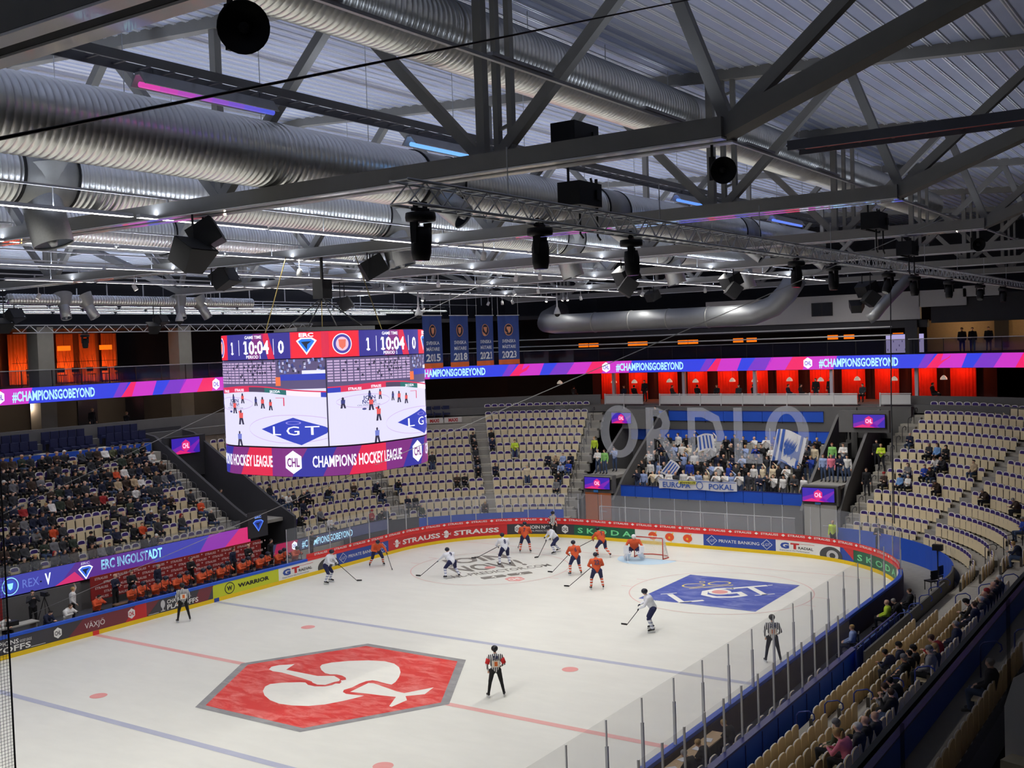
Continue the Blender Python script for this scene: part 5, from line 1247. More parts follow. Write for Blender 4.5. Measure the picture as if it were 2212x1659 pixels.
# ------------------------------------------------------------------ people: bodies grown from tapered capsules into one continuous surface
SKIN, HAIR, TOP, LEG, SHOE, GLOVE, SOCK = range(7)
def capsule(mb, a, b, ra, rb, n=10):
    a, b = Vector(a), Vector(b); d = b-a; L = d.length; t = d/L if L > 1e-6 else Vector((0,0,1))
    pts, rs_ = [], []
    for k in (80, 50, 20): pts.append(a-t*(ra*math.sin(k*D2R))); rs_.append(ra*math.cos(k*D2R))
    pts.append(a); rs_.append(ra); pts.append(b); rs_.append(rb)
    for k in (20, 50, 80): pts.append(b+t*(rb*math.sin(k*D2R))); rs_.append(rb*math.cos(k*D2R))
    mb.tube(pts, rs_, n)
def body_mesh(name, J, bulk=1., vox=.024, skirt=False, fing=True, seatcoat=False, head=True):
    """J: joints. one surface by voxel remesh, faces sorted by the nearest limb"""
    C = []
    def cap(a, b, ra, rb, reg): C.append((Vector(a), Vector(b), ra, rb, reg))
    k = bulk; pel, che, nek, hed = [Vector(J[q]) for q in ('pelvis', 'chest', 'neck', 'head')]
    mid = (pel+che)/2
    for s in ('l', 'r'):
        sh_, el, wr, hp, kn, an, to = [Vector(J[q+s]) for q in ('shoulder_', 'elbow_', 'wrist_', 'hip_', 'knee_', 'ankle_', 'toe_')]
        cap(che+(sh_-che)*.35, sh_, .10*k, .075*k, TOP); cap(sh_, el, .068*k, .052*k, TOP); cap(el, wr, .05*k, .036*k, TOP)
        cap(pel+(hp-pel)*.5, hp, .12*k, .105*k, LEG); cap(hp, kn, .098*k, .07*k, LEG); cap(kn, an+(kn-an)*.08, .066*k, .048*k, J.get('calf', LEG)); cap(an, to, .052, .042, SHOE); cap(an, an+(an-to)*.25+Vector((0,0,-.02)), .05, .045, SHOE)
        hd = (wr-el).normalized(); cap(wr, wr+hd*.07, .034, .036, J.get('hand', SKIN))
    cap(pel+Vector((0,0,.02)), mid, .135*k, .14*k, TOP); cap(mid, che, .14*k, .155*k, TOP)
    sl, sr = Vector(J['shoulder_l']), Vector(J['shoulder_r']); cap(che+(sl-che)*.5+(mid-che)*.2, che+(sr-che)*.5+(mid-che)*.2, .13*k, .13*k, TOP); cap(mid+(sl-sr)*.18, mid+(sr-sl)*.18, .115*k, .115*k, TOP)
    cap(nek, nek+(hed-nek)*.5, .055, .052, SKIN)
    up = (hed-nek).normalized(); fw = Vector(J.get('face', (0,-1,0))).normalized(); fw = (fw-up*fw.dot(up)).normalized(); sd = up.cross(fw)
    cap(hed+up*.03, hed+up*.02-fw*.035, .088, .088, SKIN); cap(hed+up*.0+fw*.035, hed-up*.07+fw*.045, .066, .045, SKIN); cap(hed-up*.01+fw*.10, hed-up*.03+fw*.108, .014, .018, SKIN)
    for s in (-1, 1): cap(hed+sd*(.085*s)-up*.01, hed+sd*(.09*s)+up*.02, .018, .02, SKIN)
    mb = MB()
    for a, b, ra, rb, reg in C: capsule(mb, a, b, ra, rb)
    o = mb.build('tmp', BLACK); md = o.modifiers.new('r', 'REMESH'); md.mode = 'VOXEL'; md.voxel_size = vox; md.use_smooth_shade = True
    sm = o.modifiers.new('s', 'SMOOTH'); sm.factor = .5; sm.iterations = 2
    dg = bpy.context.evaluated_depsgraph_get(); me = bpy.data.meshes.new_from_object(o.evaluated_get(dg)); src = o.data
    bpy.data.objects.remove(o); bpy.data.meshes.remove(src)
    mi = []
    for p in me.polygons:
        c = p.center; best = 9; rg = 0
        for a, b, ra, rb, reg in C:
            ab = b-a; q = (c-a).dot(ab)/max(ab.length_squared, 1e-9); q = 0 if q < 0 else 1 if q > 1 else q
            d = (c-a-ab*q).length-(ra+(rb-ra)*q)
            if d < best: best = d; rg = reg
        if rg == SKIN:
            h = c-hed; hu, hf = h.dot(up), h.dot(fw)
            if h.length < .19 and hu > -.09 and (hu > .065 or (hf < .015 and hu > -.075 and abs(h.dot(sd)) > -1) or (hf < .06 and hu > .035)): rg = HAIR
        mi.append(rg)
    if fing:
        # hands: palm is the wrist capsule, add five fingers as short tapered tubes
        v = [tuple(x.co) for x in me.vertices]; f = [tuple(p.vertices) for p in me.polygons]; fb = MB(); fb.v = v; fb.f = f; fb.m = mi
        for s in ('l', 'r'):
            el, wr = Vector(J['elbow_'+s]), Vector(J['wrist_'+s]); hd = (wr-el).normalized(); sx = hd.cross(Vector((0,0,1)))
            sx = sx.normalized() if sx.length > .1 else Vector((1,0,0)); nn = sx.cross(hd)
            for q, ln in ((-.027,.06),(-.009,.075),(.009,.07),(.027,.055)):
                b0 = wr+hd*.085+sx*q; fb.tube([b0, b0+hd*ln*.5-nn*.012, b0+hd*ln*.8-nn*.04], [.01,.009,.006], 4, J.get('hand', SKIN))
            t0 = wr+hd*.03+sx*.035; fb.tube([t0, t0+hd*.03+sx*.022, t0+hd*.062+sx*.02-nn*.02], [.011,.01,.007], 4, J.get('hand', SKIN))
        me2 = bpy.data.meshes.new(name); me2.from_pydata(fb.v, [], fb.f); me2.polygons.foreach_set('use_smooth', [True]*len(me2.polygons)); bpy.data.meshes.remove(me); me = me2; mi = fb.m
    me.name = name; me.materials.clear()
    for i in range(7): me.materials.append(BLACK)
    me.polygons.foreach_set('material_index', mi); me.update()
    return me
def sym(d):
    """fill right side joints from left ones"""
    o = dict(d)
    for k, v in d.items():
        if k.endswith('_l') and k[:-1]+'r' not in d: o[k[:-1]+'r'] = (-v[0], v[1], v[2])
    return o
SEAT0 = dict(pelvis=(0,-.12,.52), chest=(0,-.06,.93), neck=(0,-.07,1.06), head=(0,-.10,1.2), shoulder_l=(.17,-.06,.98), hip_l=(.1,-.14,.5), knee_l=(.13,-.55,.52), ankle_l=(.13,-.52,.09), toe_l=(.14,-.68,.05))
def seated(**k): d = dict(SEAT0); d.update(k); return sym(d)
POSE = {
 's_lap': seated(elbow_l=(.205,-.14,.74), wrist_l=(.12,-.4,.63)),
 's_lean': seated(chest=(0,-.24,.9), neck=(0,-.33,1.0), head=(0,-.42,1.11), shoulder_l=(.18,-.26,.95), elbow_l=(.2,-.45,.68), wrist_l=(.05,-.62,.74)),
 's_cross': seated(elbow_l=(.2,-.16,.73), wrist_l=(-.05,-.26,.8), elbow_r=(-.2,-.16,.72), wrist_r=(.06,-.28,.75), head=(.02,-.11,1.2), face=(.5,-1,0)),
 's_drink': seated(elbow_l=(.215,-.2,.76), wrist_l=(.1,-.32,1.02), elbow_r=(-.205,-.14,.74), wrist_r=(-.12,-.4,.63), face=(-.5,-1,0)),
 's_slouch': seated(pelvis=(0,-.2,.5), chest=(0,.0,.86), neck=(0,.0,1.0), head=(0,-.03,1.13), shoulder_l=(.19,.0,.92), elbow_l=(.21,-.12,.7), wrist_l=(.1,-.34,.62), knee_l=(.2,-.6,.55), ankle_l=(.22,-.82,.1), toe_l=(.24,-.96,.14), knee_r=(-.12,-.58,.58), ankle_r=(-.1,-.6,.1), toe_r=(-.1,-.75,.06)),
 'st_down': sym(dict(pelvis=(0,.02,.95), chest=(0,.02,1.34), neck=(0,.0,1.48), head=(0,-.03,1.62), shoulder_l=(.19,.02,1.4), elbow_l=(.25,.04,1.12), wrist_l=(.25,-.06,.88), hip_l=(.09,.02,.92), knee_l=(.11,.0,.5), ankle_l=(.12,.03,.09), toe_l=(.14,-.12,.04))),
 'st_cross': sym(dict(pelvis=(0,.02,.95), chest=(0,.03,1.34), neck=(0,.01,1.48), head=(0,-.02,1.62), shoulder_l=(.19,.03,1.4), elbow_l=(.26,-.08,1.14), wrist_l=(-.04,-.2,1.2), elbow_r=(-.26,-.08,1.13), wrist_r=(.05,-.21,1.14), hip_l=(.1,.02,.92), knee_l=(.14,.0,.5), ankle_l=(.17,.04,.09), toe_l=(.2,-.11,.04))),
 'st_clap': sym(dict(pelvis=(0,.02,.95), chest=(0,.0,1.34), neck=(0,-.02,1.48), head=(0,-.05,1.62), shoulder_l=(.19,.0,1.4), elbow_l=(.27,-.16,1.2), wrist_l=(.06,-.33,1.38), hip_l=(.09,.02,.92), knee_l=(.11,.0,.5), ankle_l=(.12,.03,.09), toe_l=(.14,-.12,.04))),
 'st_up': sym(dict(pelvis=(0,.02,.95), chest=(0,.02,1.34), neck=(0,.0,1.48), head=(0,-.02,1.62), shoulder_l=(.19,.01,1.42), elbow_l=(.3,-.1,1.62), wrist_l=(.12,-.08,1.8), elbow_r=(-.25,.04,1.12), wrist_r=(-.2,-.14,.95), hip_l=(.09,.02,.92), knee_l=(.11,.0,.5), ankle_l=(.12,.03,.09), toe_l=(.14,-.12,.04))),
 # skaters: padded, knees bent, both hands on a stick
 'sk_wait': dict(pelvis=(0,.1,.98), chest=(0,-.1,1.36), neck=(0,-.17,1.5), head=(0,-.22,1.64), shoulder_l=(.24,-.1,1.42), shoulder_r=(-.24,-.1,1.42), elbow_l=(.36,-.26,1.14), wrist_l=(.2,-.46,1.0), elbow_r=(-.36,-.2,1.16), wrist_r=(-.2,-.42,1.08), hip_l=(.14,.1,.94), hip_r=(-.14,.1,.94), knee_l=(.24,-.1,.56), knee_r=(-.24,-.1,.56), ankle_l=(.3,.06,.15), ankle_r=(-.3,.06,.15), toe_l=(.33,-.12,.11), toe_r=(-.33,-.12,.11), calf=SOCK, hand=GLOVE),
 'sk_reach': dict(pelvis=(0,.14,.88), chest=(0,-.2,1.16), neck=(0,-.32,1.27), head=(0,-.4,1.4), shoulder_l=(.24,-.22,1.22), shoulder_r=(-.24,-.22,1.22), elbow_l=(.4,-.42,1.0), wrist_l=(.42,-.66,.86), elbow_r=(-.34,-.4,.98), wrist_r=(-.1,-.6,.95), hip_l=(.14,.14,.85), hip_r=(-.14,.14,.85), knee_l=(.28,-.16,.52), knee_r=(-.28,-.1,.5), ankle_l=(.36,.1,.15), ankle_r=(-.4,.12,.15), toe_l=(.4,-.08,.11), toe_r=(-.44,-.06,.11), calf=SOCK, hand=GLOVE),
 'sk_stride': dict(pelvis=(0,.1,.92), chest=(0,-.2,1.26), neck=(0,-.31,1.38), head=(0,-.38,1.51), shoulder_l=(.23,-.2,1.32), shoulder_r=(-.25,-.2,1.32), elbow_l=(.34,-.4,1.08), wrist_l=(.2,-.58,.92), elbow_r=(-.36,-.26,1.06), wrist_r=(-.16,-.5,1.0), hip_l=(.14,.1,.88), hip_r=(-.14,.1,.88), knee_l=(.18,-.26,.54), knee_r=(-.2,.1,.5), ankle_l=(.2,-.1,.15), ankle_r=(-.3,.46,.2), toe_l=(.22,-.3,.11), toe_r=(-.36,.32,.13), calf=SOCK, hand=GLOVE),
 'goalie': dict(pelvis=(0,.12,.62), chest=(0,-.08,.98), neck=(0,-.16,1.12), head=(0,-.22,1.26), shoulder_l=(.26,-.08,1.04), shoulder_r=(-.26,-.08,1.04), elbow_l=(.42,-.2,.8), wrist_l=(.42,-.42,.72), elbow_r=(-.42,-.2,.8), wrist_r=(-.4,-.44,.66), hip_l=(.17,.1,.6), hip_r=(-.17,.1,.6), knee_l=(.26,-.28,.42), knee_r=(-.26,-.28,.42), ankle_l=(.42,.06,.14), ankle_r=(-.42,.06,.14), toe_l=(.5,-.1,.1), toe_r=(-.5,-.1,.1), calf=SOCK, hand=GLOVE),
 'ref': dict(pelvis=(0,.02,1.0), chest=(0,.02,1.42), neck=(0,.0,1.56), head=(0,-.03,1.7), shoulder_l=(.21,.02,1.48), shoulder_r=(-.21,.02,1.48), elbow_l=(.31,.08,1.22), wrist_l=(.26,-.06,.98), elbow_r=(-.32,.06,1.2), wrist_r=(-.22,-.16,1.05), hip_l=(.11,.02,.97), hip_r=(-.11,.02,.97), knee_l=(.2,-.02,.56), knee_r=(-.2,-.02,.56), ankle_l=(.28,.05,.14), ankle_r=(-.28,.05,.14), toe_l=(.32,-.12,.1), toe_r=(-.32,-.12,.1)),
 'bench': seated(chest=(0,-.2,.96), neck=(0,-.28,1.08), head=(0,-.34,1.22), shoulder_l=(.23,-.2,1.02), elbow_l=(.34,-.38,.86), wrist_l=(.16,-.58,.92), calf=SOCK, hand=GLOVE),
}
ME = {}
def body(pose):
    if pose not in ME: ME[pose] = body_mesh('person_'+pose, POSE[pose], 1.28 if pose in ('sk_wait','sk_reach','sk_stride','goalie','bench') else 1.06 if pose == 'ref' else 1.04, .028 if pose[0] == 's' and pose[:2] != 'sk' else .026, fing=pose not in ('bench',))
    return ME[pose]
SKINS = [mat('skin_%d' % i, c, .55, noise=.05) for i, c in enumerate(((224,178,150),(208,158,128),(190,138,108),(232,190,166)))]
HAIRS = {n: mat('hair_'+n, c, .7, noise=.2, nscale=30) for n, c in dict(black=(24,20,20), brown=(70,48,34), blond=(170,136,86), grey=(150,146,142), white=(206,204,198), bald=(214,168,142), red=(130,62,34)).items()}
TOPS = {n: mat('cloth_'+n.replace(' ', '_'), c, .85, noise=.18, nscale=9) for n, c in {'black': (26,26,30), 'charcoal': (52,53,58), 'navy': (28,34,58), 'dark green': (46,56,46), 'dark brown': (62,48,40), 'grey': (112,112,116), 'white': (222,220,216), 'orange': (206,78,40), 'red': (160,40,42), 'beige': (190,168,136), 'royal blue': (36,64,160), 'sky blue': (110,150,200), 'hi-vis yellow': (196,222,60), 'pink': (220,120,140), 'olive': (84,88,62), 'cream': (224,208,176), 'blue and white': (150,168,210), 'lime green': (140,200,110)}.items()}
PANTS = {n: mat('trousers_'+n, c, .85, noise=.15) for n, c in dict(dark=(30,31,38), jeans=(62,78,108), black=(20,20,22), grey=(80,80,84), beige=(150,134,108)).items()}
SHOEM = mat('shoes', (36,34,34), .7); SHOEW = mat('shoes_white', (200,198,194), .7)
CROWD = []
def person(pose, loc, rz, top, hair, pants, skin=None, label=None, group=None, rs=None, k=1., shoe=None, extra=None):
    o = bpy.data.objects.new('person', body(pose)); COL.objects.link(o); o.location = loc; o.rotation_euler = (0, 0, rz); o.scale = (k, k, k)
    ms = [skin or SKINS[0], HAIRS.get(hair, hair) if isinstance(hair, str) else hair, TOPS.get(top, top) if isinstance(top, str) else top, PANTS.get(pants, pants) if isinstance(pants, str) else pants, shoe or SHOEM, extra or SHOEM, extra or SHOEM]
    for i, m in enumerate(ms): o.material_slots[i].link = 'OBJECT'; o.material_slots[i].material = m
    if group in ('standing fans', 'seated spectators'): CROWD.append(o)
    return tag(o, label, 'person', group)
def hairdo(o, pose, kind, m):
    """long hair or knitted cap as a child mesh"""
    J = POSE[pose]; h = Vector(J['head']); n = Vector(J['neck']); up = (h-n).normalized(); fw = Vector(J.get('face', (0,-1,0)))
    mb = MB()
    if kind == 'cap': mb.ell(tuple(h+up*.055-fw*.0), (.108,.112,.085), 12, 6); nm = 'cap'
    else: mb.ell(tuple(h+up*.03+Vector((0,.03,0))), (.108,.105,.1), 12, 6); mb.ell(tuple(h-up*.1+Vector((0,.075,0))), (.09,.05,.16), 10, 6); nm = 'hair'
    c = mb.build(nm, m, o, True); return c
RS = random.Random(42)
USED = set()
def wear(rs, dark=.75):
    t = rs.choice(['black','black','charcoal','navy','navy','black','dark green','dark brown','charcoal']) if rs.random() < dark else rs.choice(['grey','white','orange','red','beige','royal blue','olive','white','grey'])
    return t, rs.choice(['black','brown','brown','blond','grey','bald','black','white']), rs.choice(['dark','jeans','black','dark'])
def sit(s, pose=None, top=None, hair=None, pants=None, cap=None):
    if seat_id(s) in USED: return None
    USED.add(seat_id(s)); a, b, c = wear(RS, .9)
    x, y, z, o, blk, k, i = s; pose = pose or RS.choice(['s_lap','s_lap','s_lean','s_cross','s_drink','s_slouch'])
    t, h = top or a, hair or b
    lab = '%s-haired person in %s, seat %s, %s, %s' % (h, t, nth(i), 'front row' if k == 0 else nth(k)+' row', blk.replace('hanging ', ''))
    if h == 'bald': lab = lab.replace('bald-haired', 'bald')
    r = person(pose, (x, y, z), o-PI/2+RS.uniform(-.15,.15), t, h, pants or c, RS.choice(SKINS), lab, 'seated spectators', k=RS.uniform(.95,1.02))
    if cap or (cap is None and RS.random() < .22): hairdo(r, pose, 'cap' if RS.random() < .6 else 'long', TOPS[RS.choice(['black','navy','charcoal','red','grey'])] if RS.random() < .6 else HAIRS[h])
    return r
def seat_id(s): return (round(s[0], 2), round(s[1], 2))
# bench side stand: well filled, with gaps
for s in [q for q in SEATS if q[4] == 'left stand']:
    x, k = s[0], s[5]
    p = .86 if k >= 5 else .8 if x < 7 else .6
    if k <= 2 and x > 3: p = .5
    if k == 0 and x > 5: p = .18
    if k in (2, 3) and 3.5 < x < 6.5: p = .15
    if RS.random() < p: sit(s, top='orange' if RS.random() < .025 else None)
BYSEC = {}
for s in SEATS: BYSEC.setdefault(s[4], []).append(s)
def near_px(u, v, blocks, hz=1.15):
    best = None
    for b in blocks:
        for s in BYSEC.get(b, []):
            if seat_id(s) in USED: continue
            q = cam_uv((s[0]-.1*math.cos(s[3]), s[1]-.1*math.sin(s[3]), s[2]+hz)); d = (q[0]-u)**2+(q[1]-v)**2
            if best is None or d < best[0]: best = (d, s)
    return best[1]
FB = ['left corner block', 'left corner curve', 'block beside the hanging score cube', 'block left of the fan section']
for u, v, t in [(1041,935,'charcoal'),(1055,925,'black'),(1021,950,'black'),(1035,950,'charcoal'),(1050,950,'navy'),(1031,1000,'black'),(1044,1000,'black'),(1056,998,'navy'),(1183,980,'navy'),(1197,978,'beige'),(1210,980,'blue and white'),(1240,985,'navy'),(1195,1010,'charcoal'),(1206,1018,'black'),(1215,1003,'blue and white'),(1232,1000,'royal blue'),(985,1033,'dark brown'),(1003,1035,'black'),(1201,1035,'grey'),(1050,1085,'dark brown'),
    (589,1060,'black'),(603,1062,'navy'),(618,1064,'white'),(640,1070,'charcoal'),(655,1062,'black'),(671,1066,'navy'),(700,1055,'black'),(820,1050,'navy'),(850,1048,'black'),(836,1050,'navy'),(805,1095,'red'),(817,1098,'black'),(830,1100,'charcoal'),(882,1078,'navy'),(893,1082,'charcoal'),(905,1083,'dark green'),(760,1055,'dark brown'),(660,1090,'navy'),(690,1108,'grey'),(712,1112,'white'),(640,1108,'black')]:
    sit(near_px(u, v, FB), top=t, pose=RS.choice(['s_lap','s_lean','s_cross']))
RB_ = ['block right of the fan section', 'right corner block', 'far right block']
for u, v, t, h in [(1948,930,'navy','grey'),(2002,958,'charcoal','grey'),(2032,957,'sky blue','brown'),(2048,956,'black','black'),(2030,986,'white','brown'),(2046,985,'charcoal','bald'),(2104,985,'beige','black'),(1964,1004,'grey','brown'),(1991,1004,'royal blue','brown'),(2006,1010,'black','red'),(1953,1024,'sky blue','brown'),(1968,1027,'white','white'),(2031,1036,'dark brown','brown'),(2136,1045,'dark brown','grey'),(1907,1018,'dark brown','brown'),(2200,1088,'dark brown','grey'),(2198,1136,'royal blue','grey'),(2205,1180,'navy','blond')]:
    sit(near_px(u, v, RB_), top=t, hair=h, pose=RS.choice(['s_lap','s_lean','s_cross']))
NB = ['near stand beyond the aisle', 'near stand before the aisle']
for u, v, t, h, p in [(1891,1545,'charcoal','bald','s_slouch'),(1842,1566,'charcoal','white','s_lap'),(1893,1568,'black','bald','s_lap'),(1816,1576,'olive','grey','s_lap'),(1876,1580,'pink','blond','s_lean'),(1913,1490,'black','brown','s_drink'),(1926,1477,'grey','brown','s_lean'),(1931,1463,'black','black','s_lean'),(1938,1416,'navy','black','s_lean'),(1962,1431,'black','grey','s_lap'),(1980,1421,'black','black','s_lap'),(1946,1402,'navy','brown','s_lap'),(1963,1400,'charcoal','black','s_lap'),(2021,1434,'grey','grey','s_lap'),(2042,1424,'charcoal','blond','s_lap'),(2053,1398,'red','brown','s_lean'),(2082,1361,'navy','grey','s_lap'),(2118,1320,'navy','brown','s_lap'),(2128,1305,'charcoal','white','s_lap'),(2103,1290,'black','black','s_lean'),(2116,1294,'charcoal','bald','s_lap'),(2121,1275,'black','red','s_lap'),(2133,1259,'dark brown','bald','s_lap'),(2144,1288,'black','bald','s_lap'),(2156,1270,'black','brown','s_lap'),(2160,1298,'charcoal','white','s_lap'),(2123,1411,'black','grey','s_lap')]:
    r = sit(near_px(u, v, NB, 1.2), top=t, hair=h, pose=p, cap=False)
    if h == 'blond': hairdo(r, p, 'long', HAIRS['blond'])
    if v in (1431, 1434, 1576): hairdo(r, p, 'cap', TOPS['grey'])
    if v in (1402, 1400, 1290): hairdo(r, p, 'cap', TOPS['black'])
    if v == 1275: hairdo(r, p, 'cap', TOPS['red'])
# standing fans
FT = ['white','royal blue','navy','blue and white','black','white','black','cream','charcoal','navy','white','black']
for k in range(5):
    n = 21 if k < 4 else 17
    for i in range(n):
        if RS.random() < .06: continue
        y = 6.3-(12.2)*(i+.5)/n+RS.uniform(-.14,.14)
        if k >= 5: y = 5.2-(11.4)*(i+.5)/n
        y = max(-5.7, min(6.45, y)); x, yy, o, z = at_F(k, y); t = RS.choice(FT); h = RS.choice(['black','brown','blond','brown','grey','bald'])
        r = person(RS.choice(['st_down','st_cross','st_clap','st_clap','st_up']), (x+.1, y, z), -PI/2+RS.uniform(-.4,.4), t, h, RS.choice(['dark','jeans','black','grey']), RS.choice(SKINS), 'standing %s fan in %s, %s in the %s row of the fan section' % (h+('' if h == 'bald' else '-haired'), t, nth(i), nth(k)), 'standing fans', k=RS.uniform(.98,1.08))
for x, y, z, p, t, h, lab in [(35.6,8.1,3.45,'st_down','lime green','brown','fan in lime shirt above the orange door'),(35.7,8.7,3.45,'st_cross','white','grey','fan in white shirt above the orange door'),(37.2,8.2,3.45,'st_clap','blue and white','brown','fan in blue and white shirt left of the section'),
    (36.8,-6.8,3.4,'st_down','blue and white','brown','fan in blue and white shirt above the pale door'),(36.8,-7.3,3.4,'st_down','pink','blond','fan in pink shirt above the pale door'),(36.8,-7.85,3.4,'st_cross','navy','brown','fan in navy shirt above the pale door'),(36.8,-8.3,3.4,'st_down','white','black','fan in white hoodie above the pale door'),(38.,-7.0,4.,'st_down','lime green','red','fan in lime green shirt on the right'),(38.,-7.7,4.,'st_cross','white','brown','tall fan in white sweater on the right')]:
    person(p, (x, y, z), -PI/2, t, h, 'jeans', None, lab, 'standing fans')
struct(MB().box((36.6, 8.1, 3.35), (4.4, 2.2, .2)).box((37.4, -7.3, 3.3), (4.6, 2.1, .2)), 'floor_vomitory', CONC)
# stewards and others standing
for u, v, hz, x, p, t, h, lab in [(1120,975,1.0,None,'st_cross','hi-vis yellow','black','steward in yellow vest standing among the empty seats'),(935,992,1.,None,'st_down','charcoal','brown','man in grey standing beside the score cube'),(1132,1022,1.,None,'st_down','cream','grey','person in cream hoodie standing among the empty seats')]:
    s = near_px(u, v, FB, hz); USED.add(seat_id(s)); person(p, (s[0]-.35*math.cos(s[3]), s[1]-.35*math.sin(s[3]), s[2]), s[3]-PI/2, t, h, 'jeans', None, lab)
for loc, p, t, h, lab in [((41.4,-7.0,5.6),'st_down','black','brown','guard in black beside the upper blue barrier'),((39.7,-9.3,4.1),'st_down','black','black','man in black standing on the right stairs'),((39.2,-9.7,3.9),'st_cross','hi-vis yellow','blond','steward in yellow vest on the right stairs'),((37.,-9.4,2.6),'st_down','black','brown','man in black jacket at the foot of the right stairs'),((38.6,10.6,4.0),'st_down','hi-vis yellow','blond','steward in yellow vest on the left stairs'),((42.2,7.4,6.0),'st_down','black','black','person in black at the left of the blue barrier'),((32.8,-8.6,-.02),'st_down','hi-vis yellow','bald','man in yellow vest behind the far right glass'),((32.6,-11.3,-.02),'st_cross','charcoal','black','camera operator behind the far right glass')]:
    person(p, loc, -PI/2, t, h, 'dark', None, lab)
for loc, t, lab in [((15.2,24.8,2.5),'hi-vis yellow','steward in yellow vest in the bench side passage'),((15.9,24.6,2.5),'black','man in black in the bench side passage')]: person('st_down', loc, 0, t, 'black', 'black', None, lab)
struct(MB().box((15.75, 24, 2.4), (2.8, 7, .2)), 'floor_vomitory', CONC)
# people in the restaurant and boxes
for i, (x, y) in enumerate([(46.9,17.2),(47.2,12.6),(47.4,11.9),(47,8.4),(46.9,6.2),(47.1,4.6),(47,2.8),(47.3,1.9),(47,-.9),(47.1,-1.8),(47,-6.4),(47.4,-10.9)]):
    person('s_lap', (x, y, 7.75), RS.choice([-PI/2, PI/2, 0]), RS.choice(['black','navy','charcoal']), RS.choice(['brown','black']), 'dark', None, 'restaurant guest at the rail, %s from the left' % nth(i), 'restaurant guests')
for i, (x, y) in enumerate([(46.8,10.6),(46.8,-3.1),(47.6,-3.9)]): person('st_down', (x, y, 7.75), -PI/2, 'black', 'brown', 'dark', None, 'restaurant guest standing, %s from the left' % nth(i), 'restaurant guests')
for i, (x, y) in enumerate([(47.6,-12.9),(47.4,-13.6),(47.4,-14.6)]): person('st_down', (x, y, 11.0), -PI/2, 'black', 'brown', 'dark', None, 'guest in the lit room at the right, %s one' % nth(i), 'lounge guests')
for i, (x, y, p) in enumerate([(12.6,32.6,'st_down'),(15.4,33,'s_lap'),(22.6,31.4,'s_lap'),(23.4,31.2,'s_lap'),(24.3,31,'s_lap')]): person(p, (x, y, 7.75), 0, 'black', 'blond', 'dark', None, 'guest in the dark box above the bench side, %s from the left' % nth(i), 'box guests')
# ------------------------------------------------------------------ hockey players, officials, bench
J_OR = mat('jersey_orange', (206,84,44), .8, noise=.06); J_WHT = mat('jersey_white', (226,228,236), .8, noise=.05); NAVYC = mat('shorts_navy', (34,38,78), .8, noise=.08); HELM = mat('helmet_dark', (26,30,48), .4); HELW = mat('helmet_white', (225,225,225), .4); GLV = mat('glove_dark', (30,34,56), .7); SKATE = mat('skate_black', (28,28,30), .5); BLADE = mat('skate_blade', (210,212,216), .3, metal=.7)
def sock_mat(name, a, b):
    m = bpy.data.materials.new(name); m.use_nodes = True; nt = m.node_tree; bs = nt.nodes['Principled BSDF']; tc = nt.nodes.new('ShaderNodeTexCoord'); sp = nt.nodes.new('ShaderNodeSeparateXYZ'); mm = nt.nodes.new('ShaderNodeMath'); mm.operation = 'SINE'; mu = nt.nodes.new('ShaderNodeMath'); mu.operation = 'MULTIPLY'; mu.inputs[1].default_value = 48
    gt_ = nt.nodes.new('ShaderNodeMath'); gt_.operation = 'GREATER_THAN'; gt_.inputs[1].default_value = .3; mx = nt.nodes.new('ShaderNodeMixRGB'); mx.inputs[1].default_value = (*lin(a), 1); mx.inputs[2].default_value = (*lin(b), 1)
    nt.links.new(tc.outputs['Object'], sp.inputs[0]); nt.links.new(sp.outputs['Z'], mu.inputs[0]); nt.links.new(mu.outputs[0], mm.inputs[0]); nt.links.new(mm.outputs[0], gt_.inputs[0]); nt.links.new(gt_.outputs[0], mx.inputs[0]); nt.links.new(mx.outputs[0], bs.inputs['Base Color']); bs.inputs['Roughness'].default_value = .8
    return m
def stripe_mat(name, freq, axis='X', a=(232,232,230), b=(22,22,24), thr=0.):
    m = sock_mat(name, a, b); nt = m.node_tree
    for n in nt.nodes:
        if n.type == 'MATH' and n.operation == 'MULTIPLY': n.inputs[1].default_value = freq; sep = n
        if n.type == 'MATH' and n.operation == 'GREATER_THAN': n.inputs[1].default_value = thr
        if n.type == 'SEPXYZ': s_ = n
    if axis != 'Z':
        nt.links.new(s_.outputs[axis], sep.inputs[0])
    return m
SOCK_O = sock_mat('sock_orange', (206,84,50), (228,224,222)); SOCK_W = sock_mat('sock_white', (226,228,236), (150,156,186)); REFST = stripe_mat('referee_stripes', 90)
STICKM = mat('stick_black', (34,34,36), .5)
INKN = mat('number_navy', (30,36,80), .8); INKO = mat('number_pale', (70,50,80), .8)
def helmet(o, pose, m):
    J = POSE[pose]; h = Vector(J['head']); up = (h-Vector(J['neck'])).normalized(); mb = MB()
    mb.ell(tuple(h+up*.045), (.125,.14,.115), 14, 8); hm = mb.build('helmet', m, o, True)
    MB().add([(-.1,h.y-.1,h.z+.03),(.1,h.y-.1,h.z+.03),(.09,h.y-.15,h.z-.04),(-.09,h.y-.15,h.z-.04)], [(0,1,2,3)]).build('visor', glass('visor_clear', (200,210,220), .25), hm)
    return hm
def skates(o, pose):
    J = POSE[pose]
    for s in 'lr':
        a, t = Vector(J['ankle_'+s]), Vector(J['toe_'+s]); d = (t-a); d.z = 0; d.normalize(); mb = MB()
        p0 = a-d*.1; p1 = a+d*.22; mb.beam((p0.x,p0.y,.05), (p1.x,p1.y,.05), .03, .05); mb.beam((p0.x,p0.y,.014), (p1.x,p1.y,.014), .008, .028); mb.build('skate_blade', BLADE, o)
